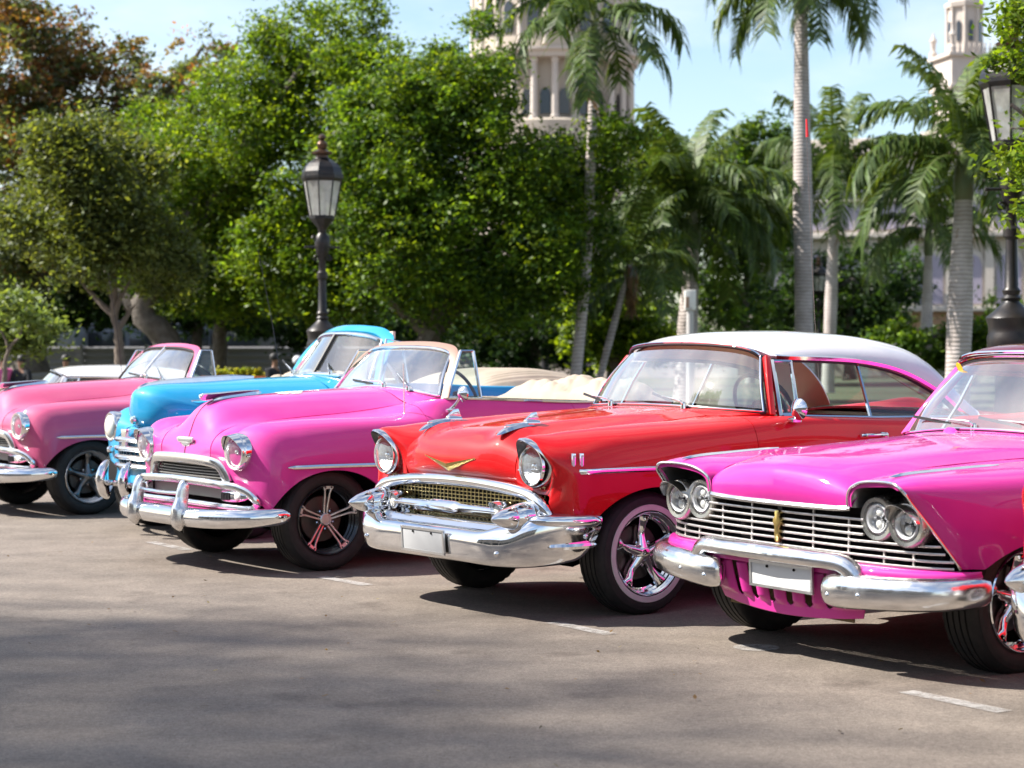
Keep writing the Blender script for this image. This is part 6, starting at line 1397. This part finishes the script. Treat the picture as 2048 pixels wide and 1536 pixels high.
# ------------------------------------------------------------------ street lamps
M_IRON = mat('lamp_iron', (.014, .013, .014), .40, .4, noise=(9, .5, (.04, .03, .024)), bump=(20, .25, .006))
M_PANE = glass('frosted_pane', (.75, .78, .74), .55)
def lamp(label, base, scale=1., group='ornate street lamps', arm=True, rotz=.3):
    t = thing('street_lamp', label, 'street lamp', base, rotz, group); t.scale = (scale,)*3
    Z = lambda py: 1.42+(699-py)/131.7
    px = 1/131.7
    L_ = lambda pts: [(Z(y), r*px) for y, r in pts]
    MB().lathe([(.0, .36), (.22, .36), (.26, .30), (.55, .19), (.95, .155), (1.18, .16), (1.27, .20), (1.36, .205), (1.40, .235), (1.52, .24), (1.55, .225), (1.59, .225)]+L_([(672, 30), (662, 33), (660, 32), (652, 22), (642, 12), (640, 11)]), 12, 'z').obj('pedestal', M_IRON, t, angle=35)
    MB().lathe(L_([(641, 10), (636, 13), (632, 10), (626, 12), (622, 9), (560, 7.5), (556, 11), (546, 11), (542, 7.5), (515, 7), (508, 12), (500, 14), (486, 16), (474, 14), (466, 8), (458, 9)]), 16, 'z').obj('pole', M_IRON, t)
    if arm:
        MB().tube([(-.24, 0, Z(495)), (0, 0, Z(494)), (.24, 0, Z(495))], .016, 8).lathe([(-.03, .0001), (-.02, .02), (.02, .02), (.03, .0001)], 10, 'x', (-.25, 0, Z(495))).lathe([(-.03, .0001), (-.02, .02), (.02, .02), (.03, .0001)], 10, 'x', (.25, 0, Z(495))).obj('ladder_bar', M_IRON, t)
        mb = MB()
        for s in (-1, 1):
            for (cx, cz, r0, up) in ((.11, Z(478), .055, 1), (.10, Z(515), .05, -1)):
                a = np.linspace(0, 4.2*math.pi/1.6, 26); rr = r0*(1-.75*a/a[-1])
                mb.tube(np.stack([s*(cx+rr*np.cos(a)), 0*a, cz+up*rr*np.sin(a)], 1), .010, 6, up=(0, 1, 0))
        mb.obj('scroll_bracket', M_IRON, t)
    MB().lathe(L_([(460, 9), (455, 11), (445, 20), (438, 26), (433, 26), (431, 23)]), 8, 'z').obj('lantern_cup', M_IRON, t, smooth=False)
    fr = MB()
    for i in range(8):
        a = i*math.pi/4+.39; fr.tube([(26*px*math.cos(a), 26*px*math.sin(a), Z(433)), (39*px*math.cos(a), 39*px*math.sin(a), Z(360))], .012, 5, up=(math.cos(a), math.sin(a), 0))
    fr.lathe(L_([(364, 38), (358, 43), (353, 43), (351, 40)]), 8, 'z', M=np.array(Matrix.Rotation(.39, 3, 'Z'))).obj('lantern_frame', M_IRON, t, smooth=False)
    for i in range(8):
        a0, a1 = i*math.pi/4+.39, (i+1)*math.pi/4+.39
        v = [(r*px*math.cos(a), r*px*math.sin(a), Z(y)) for r, y, a in ((25, 432, a0), (25, 432, a1), (38, 361, a1), (38, 361, a0))]
        obj('glass_pane', mesh('glass_pane', v, [(0, 1, 2, 3)], M_PANE, False), t)
    MB().lathe(L_([(352, 42), (345, 41), (336, 37), (328, 30), (322, 22), (318, 15), (316, 14)]), 8, 'z', M=np.array(Matrix.Rotation(.39, 3, 'Z'))).obj('lantern_roof', M_IRON, t, smooth=False)
    MB().lathe(L_([(317, 13), (311, 12), (309, 20), (305, 21), (302, 12), (299, 8), (295, 10), (289, 11), (284, 8), (281, 4), (277, 8), (272, 7), (268, .1)]), 16, 'z').obj('finial', mat('finial_bronze', (.10, .06, .04), .35, .8), t)
    return t
def at0(px, Y): p = W(px, 699, Y); return (p[0], p[1], 0)
la = lamp('ornate black street lamp with domed lantern standing behind the blue convertible', at0(645, 30))
lamp('largest ornate lamp, half hidden by leaves at the right edge', at0(2022, 19.9), 1.02, rotz=.1)
lamp('small far lamp on a thin post before the dark trees at the centre', at0(1090, 77), 1.0, arm=False)
lamp('small far lamp beside the foot of the tall stout palm', at0(1637, 74), 1.05, arm=False)
lamp('small dim lamp in the shade behind the leaning trunk at the left', at0(348, 74), 1.0, arm=False)
# white box on a pole
bx = thing('signal_box', 'white metal box on a pale pole behind the white roof of the red hardtop', 'signal box', at0(1380, 40))
p = W(1380, 600, 40); s = 40/3950
MB().box((0, 0, p[2]), (22*s, 18*s, 40*s)).obj('box_housing', mat('white_enamel', (.72, .71, .68), .45, noise=(6, .4, (.55, .5, .45))), bx, bevel=.02)
MB().box((-.06, -9*s-.006, p[2]-.05), (.06, .012, .22)).obj('box_vent', mat('rust_brown', (.35, .22, .15), .8), bx)
MB().lathe([(0, .075), (p[2]-.2, .075), (p[2]-.19, .10), (p[2]-.15, .10)], 14, 'z').obj('pole', mat('pale_pole', (.45, .43, .42), .5), bx)

# ------------------------------------------------------------------ buildings
M_STONE = mat('pale_stone', (.46, .40, .33), .85, noise=(.5, .5, (.36, .30, .25)), bump=(6, .2, .02))
M_WHITE_ST = mat('white_stone', (.54, .48, .43), .85, noise=(.6, .5, (.44, .38, .34)), bump=(6, .2, .02))
M_WIN = mat('window_dark', (.03, .035, .045), .12, coat=.5)
M_SHUT = mat('shutter_lilac', (.34, .30, .38), .6)
# columned drum of a dome
Yd = 160; k_ = Yd/3950; c0 = W(1110, 699, Yd)
dm = thing('domed_drum', 'round stone drum with tall columns and arched windows rising behind the centre tree', 'dome', (c0[0], c0[1]+7, 0))
ZZ = lambda py: 1.42+(699-py)*k_
Rr = 172*k_
MB().lathe([(0, Rr*1.25), (ZZ(345), Rr*1.25), (ZZ(340), Rr*1.12), (ZZ(290), Rr*1.12), (ZZ(286), Rr*1.04), (ZZ(240), Rr*1.04), (ZZ(236), Rr*1.0)], 48, 'z').obj('base', M_STONE, dm, angle=30)
MB().lathe([(ZZ(238), Rr*.84), (ZZ(112), Rr*.84)], 48, 'z').obj('drum_wall', M_STONE, dm)
col = MB().lathe([(0, .62), (.25, .62), (.3, .5), (4.5, .42), (4.55, .52), (4.9, .6)], 12, 'z').mesh('column', M_WHITE_ST)
hc = ZZ(114)-ZZ(236)
for i in range(24):
    a = i/24*2*math.pi; o = obj('column', col, dm, loc=(Rr*.94*math.cos(a), Rr*.94*math.sin(a), ZZ(236))); o.scale = (.62, .62, hc/4.9)
win = MB().prism([(-.42, 0), (.42, 0), (.42, 1.6), (.3, 1.95), (0, 2.1), (-.3, 1.95), (-.42, 1.6)], -.15, .15, 'x').mesh('window', M_WIN)
for i in range(24):
    a = (i+.5)/24*2*math.pi; obj('window', win, dm, loc=(Rr*.84*math.cos(a), Rr*.84*math.sin(a), ZZ(225)), rot=(0, 0, a))
MB().lathe([(ZZ(114), Rr*.80), (ZZ(113), Rr*1.02), (ZZ(104), Rr*1.03), (ZZ(100), Rr*1.08), (ZZ(95), Rr*1.08), (ZZ(93), Rr*.98), (ZZ(90), Rr*.9)], 48, 'z').obj('cornice', M_WHITE_ST, dm, angle=30)
MB().lathe([(ZZ(94), Rr*.98), (ZZ(-60), Rr*.98), (ZZ(-64), Rr*1.04), (ZZ(-75), Rr*1.04), (ZZ(-77), Rr*.9)], 48, 'z').obj('upper_drum', M_STONE, dm, angle=30)
for i in range(20):
    a = i/20*2*math.pi+.05; o = obj('arched_window', win, dm, loc=(Rr*.975*math.cos(a), Rr*.975*math.sin(a), ZZ(62)), rot=(0, 0, a)); o.scale = (1, 1.05, 1.25)
    w_ = obj('pilaster', col, dm, loc=(Rr*.98*math.cos(a+.157), Rr*.98*math.sin(a+.157), ZZ(88))); w_.scale = (.5, .5, (ZZ(-58)-ZZ(88))/4.9)
MB().lathe([(ZZ(-77), Rr*.92)]+[(ZZ(-77)+Rr*.95*math.sin(t), Rr*.92*math.cos(t)) for t in np.linspace(.1, 1.5, 12)], 48, 'z').obj('dome', M_STONE, dm)
# carved tower, right
Yt = 150; k_ = Yt/3950; c0 = W(1926, 699, Yt)
tw = thing('carved_tower', 'white carved stone tower with a windowed lantern behind the right palm', 'tower', (c0[0], c0[1], 0), .2)
ZZ = lambda py: 1.42+(699-py)*k_
q = Matrix.Rotation(.39, 3, 'Z')
MB().box((0, 0, ZZ(270)/2), (120*k_, 120*k_, ZZ(270))).box((0, 0, (ZZ(270)+ZZ(118))/2), (96*k_, 96*k_, ZZ(118)-ZZ(270))).obj('shaft', M_WHITE_ST, tw, bevel=.05)
for y, w in ((118, 112), (265, 132), (180, 104)): MB().box((0, 0, ZZ(y)), (w*k_, w*k_, 7*k_)).obj('cornice', M_WHITE_ST, tw, bevel=.04)
MB().lathe([(ZZ(112), 34*k_), (ZZ(20), 32*k_), (ZZ(19), 38*k_), (ZZ(10), 40*k_), (ZZ(8), 30*k_), (ZZ(-20), 28*k_), (ZZ(-50), 16*k_), (ZZ(-90), 2*k_)], 8, 'z', M=np.array(q)).obj('lantern_tower', M_WHITE_ST, tw, smooth=False)
wn_ = MB().prism([(-.16, 0), (.16, 0), (.16, 1.3), (.1, 1.5), (0, 1.58), (-.1, 1.5), (-.16, 1.3)], -.06, .06, 'x').mesh('window', M_WIN)
for i in range(8):
    a = i*math.pi/4; obj('window', wn_, tw, loc=(31.5*k_*math.cos(a), 31.5*k_*math.sin(a), ZZ(88)), rot=(0, 0, a))
    o = obj('corner_column', col, tw, loc=(34*k_*math.cos(a+.39), 34*k_*math.sin(a+.39), ZZ(112))); o.scale = (.22, .22, (ZZ(20)-ZZ(112))/4.9)
for sx in (-1, 1):
    for sy in (-1, 1):
        MB().lathe([(0, .3), (.5, .3), (.6, .16), (1.2, .2), (1.4, .3), (1.7, .12), (2.1, .01)], 10, 'z').obj('pinnacle', M_WHITE_ST, tw, loc=(sx*46*k_, sy*46*k_, ZZ(116)))
    for y0 in (240,): MB().box((sx*0, -49*k_, ZZ(y0)), (.6, .1, 1.8)).obj('niche_window', M_WIN, tw)
    break
bal = MB().lathe([(0, .08), (.3, .11), (.6, .06), (.8, .09)], 8, 'z').mesh('baluster', M_WHITE_ST)
for i in range(9): obj('baluster', bal, tw, loc=((-42+i*10.5)*k_, -50*k_, ZZ(116)))
# theatre front, right
Yb = 100; k_ = Yb/3950
bd = thing('theatre_building', 'pale stone building with cornices and shuttered windows behind the right palms', 'building', (W(1860, 699, Yb)[0], Yb, 0), -.25)
ZZ = lambda py: 1.42+(699-py)*k_
wid = 17.5
MB().box((0, 4, ZZ(300)/2), (wid, 8, ZZ(300))).obj('facade', M_STONE, bd)
MB().box((-2.6, 3.4, (ZZ(300)+ZZ(270))/2), (9, 5, ZZ(270)-ZZ(300))).obj('attic', M_WHITE_ST, bd, bevel=.05)
for y, d, h in ((302, .7, .35), (322, .4, .2), (470, .5, .3), (618, .45, .28), (400, .3, .15)):
    MB().box((0, -.02-d/2, ZZ(y)), (wid+d, d, h)).obj('cornice', M_WHITE_ST, bd, bevel=.05)
wm_ = MB().prism([(-.6, 0), (.6, 0), (.6, 1.9), (.42, 2.35), (0, 2.55), (-.42, 2.35), (-.6, 1.9)], -.10, .03, 'y').mesh('shuttered_window', M_SHUT)
fm_ = MB().prism([(-.78, -.1), (.78, -.1), (.78, 2.0), (.55, 2.55), (0, 2.8), (-.55, 2.55), (-.78, 2.0)], -.06, .04, 'y').mesh('window_surround', M_WHITE_ST)
sl_ = MB().box((0, -.11, 1.0), (.04, .03, 2.0)).mesh('shutter_rail', M_WHITE_ST)
for r, y in enumerate((608, 458)):
    for i in range(9):
        x = -wid/2+1.1+i*1.92
        o = obj('window_surround', fm_, bd, loc=(x, -.02, ZZ(y))); w_ = obj('shutter', wm_, o, loc=(0, -.02, 0)); obj('shutter_rail', sl_, o)
pil = MB().box((0, 0, 1.9), (.42, .22, 3.8)).mesh('pilaster', M_WHITE_ST)
for r, y in enumerate((618, 470)):
    for i in range(10): obj('pilaster', pil, bd, loc=(-wid/2+.14+i*1.92, -.12, ZZ(y)+.15))
MB().box((0, -.05, ZZ(660)), (wid*.98, .1, 2.2)).obj('plinth', mat('ochre_wall', (.42, .25, .15), .85, noise=(1, .5, (.3, .18, .12))), bd)
# arcade across the street, behind the photographer (seen in the chrome)
n2 = np.array([.805, .593]); pc = np.array([.2, 11.2])-n2*38
ab = thing('arcade_building', 'pale arcaded building across the street, mirrored in the bumpers', 'building', (pc[0], pc[1], 0), math.atan2(n2[1], n2[0])+math.pi/2)
MB().box((0, 5, 5.2), (64, 10, 10.4)).obj('facade', M_STONE, ab)
MB().box((0, -.3, 10.2), (64.6, .7, .5)).obj('cornice', M_WHITE_ST, ab); MB().box((0, -.2, 5.1), (64.4, .5, .35)).obj('string_course', M_WHITE_ST, ab)
ar = MB().prism([(-1.3, 0), (1.3, 0), (1.3, 2.9), (.95, 3.7), (0, 4.1), (-.95, 3.7), (-1.3, 2.9)], -.08, .3, 'y').mesh('arch', M_WIN)
wu = MB().box((0, 0, 1.3), (1.3, .25, 2.6)).mesh('window', M_WIN)
for i in range(16):
    obj('arch', ar, ab, loc=(-30+i*4, -.02, .1)); obj('window', wu, ab, loc=(-30+i*4, -.02, 6.1))

# ------------------------------------------------------------------ fence, coaches, planter, added shade trees
Yf = 58; fc = thing('hoarding_fence', 'grey ribbed hoarding fence under the trees at the left', 'fence', (0, 0, 0))
M_HOARD = mat('hoarding_grey_shaded', (.22, .22, .24), .6, noise=(1.5, .4, (.22, .22, .24)))  # grey darkened: the trees' shade is put into the colour
h = 1.42+(699-693)/3950*Yf
rb = MB()
S = []
for i in range(29):
    z = .12+(h-.12)*i/28; S.append([(-.93, (.03 if i % 4 < 2 else 0), z), (.93, (.03 if i % 4 < 2 else 0), z)])
pm = mesh('fence_panel', np.array(S).reshape(-1, 3), grid_faces(29, 2), M_HOARD, angle=20)
ps = MB().box((0, 0, h/2+.03), (.09, .09, h+.06)).mesh('fence_post', M_HOARD)
for i in range(7):
    x = W(-30, 0, Yf)[0]+i*1.9; 
    obj('fence_panel', pm, fc, loc=(x, Yf, 0)); obj('fence_post', ps, fc, loc=(x-.95, Yf-.03, 0))
MB().box((W(-30, 0, Yf)[0]+5.7, Yf-.02, .22), (13.3, .12, .22)).obj('fence_kerb', mat('brick_red', (.22, .10, .07), .9), fc)
def coach(label, px0, px1, Y, top, colr):
    a, b = W(px0, 699, Y)[0], W(px1, 699, Y)[0]; L = b-a; H = 1.42+(699-top)/3950*Y
    t = thing('coach', label, 'bus', ((a+b)/2, Y, 0), 0, 'coaches behind the fence')
    MB().box((0, 1.2, (H+.4)/2), (L, 2.4, H-.4)).obj('body', colr, t, bevel=.22, bseg=3)
    wm = MB().box((0, 0, 0), (1.25, .04, .8)).mesh('window', M_WIN, bevel=.05)
    n = int(L/1.4)
    for i in range(n): obj('window', wm, t, loc=(-L/2+.8+i*1.4, -.005, H-.85))
    MB().box((0, -.004, H-1.55), (L*.99, .03, .18)).obj('stripe', mat('coach_blue', (.05, .09, .28), .35), t)
    wh = MB().lathe([(-.12, .3), (-.14, .46), (.12, .46), (.14, .3), (.1, .0001)], 24, 'y').mesh('wheel', M_RUBBER)
    for x in (-L*.32, L*.3): obj('wheel', wh, t, loc=(x, .1, .46))
coach('white coach with dark windows behind the hoarding at the far left', -60, 150, 64, 640, mat('coach_white_shaded', (.20, .21, .23), .35))  # white body darkened, tree shade mixed into its colour
coach('pale blue grey coach with dark windows behind the hoarding', 165, 420, 66, 638, mat('coach_grey_shaded', (.13, .15, .20), .35))  # body colour darkened as well, for the same tree shade
coach('shade-darkened grey coach behind the hoarding, left of the street lamp', 430, 560, 66, 642, mat('coach_dull_shaded', (.10, .10, .11), .4))  # grey body with the tree shade painted into it
Yp = 44; a, b = W(395, 751, Yp), W(640, 758, Yp)
pt = thing('planter', 'long low terracotta planter of yellow green plants behind the blue hood', 'planter', ((a[0]+b[0])/2, Yp, 0))
MB().box((0, 0, a[2]/2-.02), (b[0]-a[0], .5, a[2])).obj('trough', mat('terracotta', (.48, .12, .05), .8, noise=(3, .4, (.36, .09, .04))), pt, bevel=.02)
V, c = leaves([(x, 0, a[2]+.03, .12) for x in np.linspace(-.85, -.02, 8)], 1800, .05, [(.22, .26, .03), (.3, .3, .04), (.16, .22, .03)], 77, clump=.04)
obj('plants', quads('plants', V, c, M_LEAF), pt)
# two unseen leaf canopies added far left, only to shade the near asphalt
d2, nn2 = np.array([.672, -.741]), np.array([.741, .672]); H_ = 33.
e0 = np.array([-3.45, 13.3])-np.array([H_*1.0, -.07*H_])-.65*nn2
for i, (t0, how) in enumerate(((0., 'the farther one'), (7.4, 'the nearer one'))):
    g = np.random.default_rng(500+i); c = e0+d2*t0-nn2*5.5
    bl = [(*(e0+d2*(t0+u+g.normal(0, .25))-nn2*(.9+v+.45*math.sin(u*1.3+i)+g.normal(0, .2))), H_+g.normal(0, .7), .85) for u in np.arange(-4, 4.2, 1.0) for v in np.arange(0, 12, 1.0)]
    tree('added_shade_tree', 'added unseen tree casting open shade over the near asphalt, '+how, None, bl, 14500, .15, G_MID, 500+i, [(c[0], c[1], 0), (c[0]+.2, c[1], 12), (c[0], c[1]+.2, 24)], [(13, b[:3]) for b in bl[4::17]], .12, 'added shade casters', shell=.0, clump=.5, per=2)

# ------------------------------------------------------------------ the cars in the row
red_hardtop('glossy red hardtop with white roof, gold nose emblem and chrome bullet bumper, at the centre', (.229, 11.231), flag=True)
magenta_car('magenta car with four headlights and wide bar grille, right of the red hardtop', (1.739, 9.354))
round_convertible('bright pink open convertible with eyelid headlights and black wheels, left of the red hardtop', (-1.642, 13.329), M_PINK, True, mat('frame_tan', (.27, .165, .125), .5), False, 'split', M_TAN, 'fender', True)
blue_convertible('sky blue open convertible with tall nose behind the bright pink one', (-2.457, 15.40))
round_convertible('dusty rose open convertible with rose windshield frame at the left edge', (-4.086, 17.615), M_ROSE, False, M_ROSE, True, 'torque', M_TAN, 'cowl')
b_ = np.array([1.739, 9.354])+np.array([.593, -.805])*2.33+np.array([-.805, -.593])*.13
red_hardtop('red car cut off by the right edge, only its chrome bullet bumper showing', tuple(b_))
wc = red_hardtop('low white hardtop behind the dusty rose convertible', (-6.25, 22.6), paint_m=M_WHITE, rot=R(-22))
wc.scale = (1, 1, .81)

# ------------------------------------------------------------------ people resting in the park
def person(label, base, face, shirt, trousers, hair, seat_h=.45, cap=None, pink=False):
    """Seated figure: one skinned body, with shirt, trousers and hair as children. base = seat point on the ground, face = yaw."""
    t = thing('person', label, 'person', base, face)
    s = seat_h
    J = {'pel': (0, 0, s+.09, .125), 'wst': (.0, 0, s+.27, .105), 'chs': (.02, 0, s+.46, .125), 'nck': (.03, 0, s+.60, .052), 'nk2': (.045, 0, s+.655, .05), 'hd1': (.055, 0, s+.725, .062), 'hd2': (.05, 0, s+.79, .080), 'hd3': (.045, 0, s+.845, .062)}
    E = [('pel', 'wst'), ('wst', 'chs'), ('chs', 'nck'), ('nck', 'nk2'), ('nk2', 'hd1'), ('hd1', 'hd2'), ('hd2', 'hd3')]
    for sd, k in ((1, 'l'), (-1, 'r')):
        J.update({k+'sh': (.02, sd*.18, s+.53, .058), k+'el': (.07, sd*.235, s+.27, .042), k+'wr': (.27, sd*.17, s+.19, .03), k+'ha': (.35, sd*.15, s+.17, .034),
                  k+'hp': (.03, sd*.095, s+.07, .09), k+'kn': (.45, sd*.12, s+.06, .062), k+'an': (.43, sd*.12, .085, .042), k+'to': (.56, sd*.13, .045, .036)})
        E += [('chs', k+'sh'), (k+'sh', k+'el'), (k+'el', k+'wr'), (k+'wr', k+'ha'), ('pel', k+'hp'), (k+'hp', k+'kn'), (k+'kn', k+'an'), (k+'an', k+'to')]
    names = list(J)
    def skin(nm, keep, grow, m, sub=1):
        ks = [n for n in names if n in keep]; ix = {n: i for i, n in enumerate(ks)}
        me = bpy.data.meshes.new(nm); me.from_pydata([J[n][:3] for n in ks], [(ix[a], ix[b]) for a, b in E if a in ix and b in ix], [])
        o = obj(nm, me, t); md = o.modifiers.new('skin', 'SKIN'); md.use_smooth_shade = True
        for n in ks: me.skin_vertices[0].data[ix[n]].radius = (J[n][3]*grow, J[n][3]*grow)
        me.skin_vertices[0].data[0].use_root = True
        su = o.modifiers.new('sub', 'SUBSURF'); su.levels = su.render_levels = sub
        me.materials.append(m); return o
    sk = mat('skin_brown', (.23, .12, .075), .5)
    skin('body', names, 1, sk, 2)
    skin('shirt', ['wst', 'chs', 'nck', 'lsh', 'rsh', 'lel', 'rel', 'pel'], 1.30, shirt); skin('trousers', ['pel', 'lhp', 'rhp', 'lkn', 'rkn', 'lan', 'ran'], 1.14, trousers)
    hm = MB().lathe([(-.045, .080), (-.02, .094), (.03, .098), (.065, .086), (.092, .06), (.106, .03), (.110, .0001)], 18, 'z', (.030, 0, s+.795)); hm.obj('hair' if not cap else 'cap', cap or hair, t)
    fm = MB().lathe([(-.01, .012), (.015, .014), (.02, .001)], 8, 'x', (.135, 0, s+.755)); fm.obj('nose', sk, t)
    ey = MB().lathe([(0, .010), (.004, .009), (.006, .001)], 8, 'x').mesh('eye', M_BLACK)
    for sd in (-1, 1):
        obj('eye', ey, t, loc=(.125, sd*.03, s+.785))
        for f in range(4):
            MB().tube([(.36, sd*.15+(f-1.5)*.018, s+.17), (.40, sd*.15+(f-1.5)*.02, s+.165), (.43, sd*.15+(f-1.5)*.02, s+.14)], [.009, .008, .006], 5).obj('finger', sk, t)
    return t
dk, wht, pnk = mat('cloth_charcoal', (.012, .013, .018), .9), mat('cloth_white', (.6, .62, .66), .8), mat('cloth_pink', (.6, .12, .3), .8)
hair = mat('hair_black', (.008, .007, .007), .6)
Yq = 41
wb_ = thing('stone_bench', 'long low stone bench the park visitors sit on', 'bench', (0, 0, 0))
MB().box((W(300, 0, Yq)[0], Yq+.08, .40), (8.4, .42, .10)).obj('seat', M_STONE, wb_, bevel=.02)
for px in (-20, 110, 230, 370, 480, 610): MB().box((W(px, 0, Yq)[0], Yq+.08, .18), (.25, .34, .36)).obj('leg', M_STONE, wb_)
person('dark haired man in a black t-shirt sitting behind the blue convertible hood', (W(546, 0, Yq)[0], Yq, .0), -.5, dk, dk, hair)
person('person in a white cap partly hidden by the blue windshield', (W(594, 0, Yq)[0], Yq, -.06), -1.2, dk, dk, hair, cap=wht)
person('dark haired person with a pink top at the far left edge', (W(4, 0, Yq)[0], Yq, -.02), -.9, pnk, dk, hair)
person('dark haired person right of the young tree, above the white car', (W(45, 0, Yq)[0], Yq, -.04), -2.0, dk, dk, hair)
person('dark haired person whose head shows over the white car roof', (W(132, 0, Yq)[0], Yq, -.03), -1.4, dk, dk, hair)
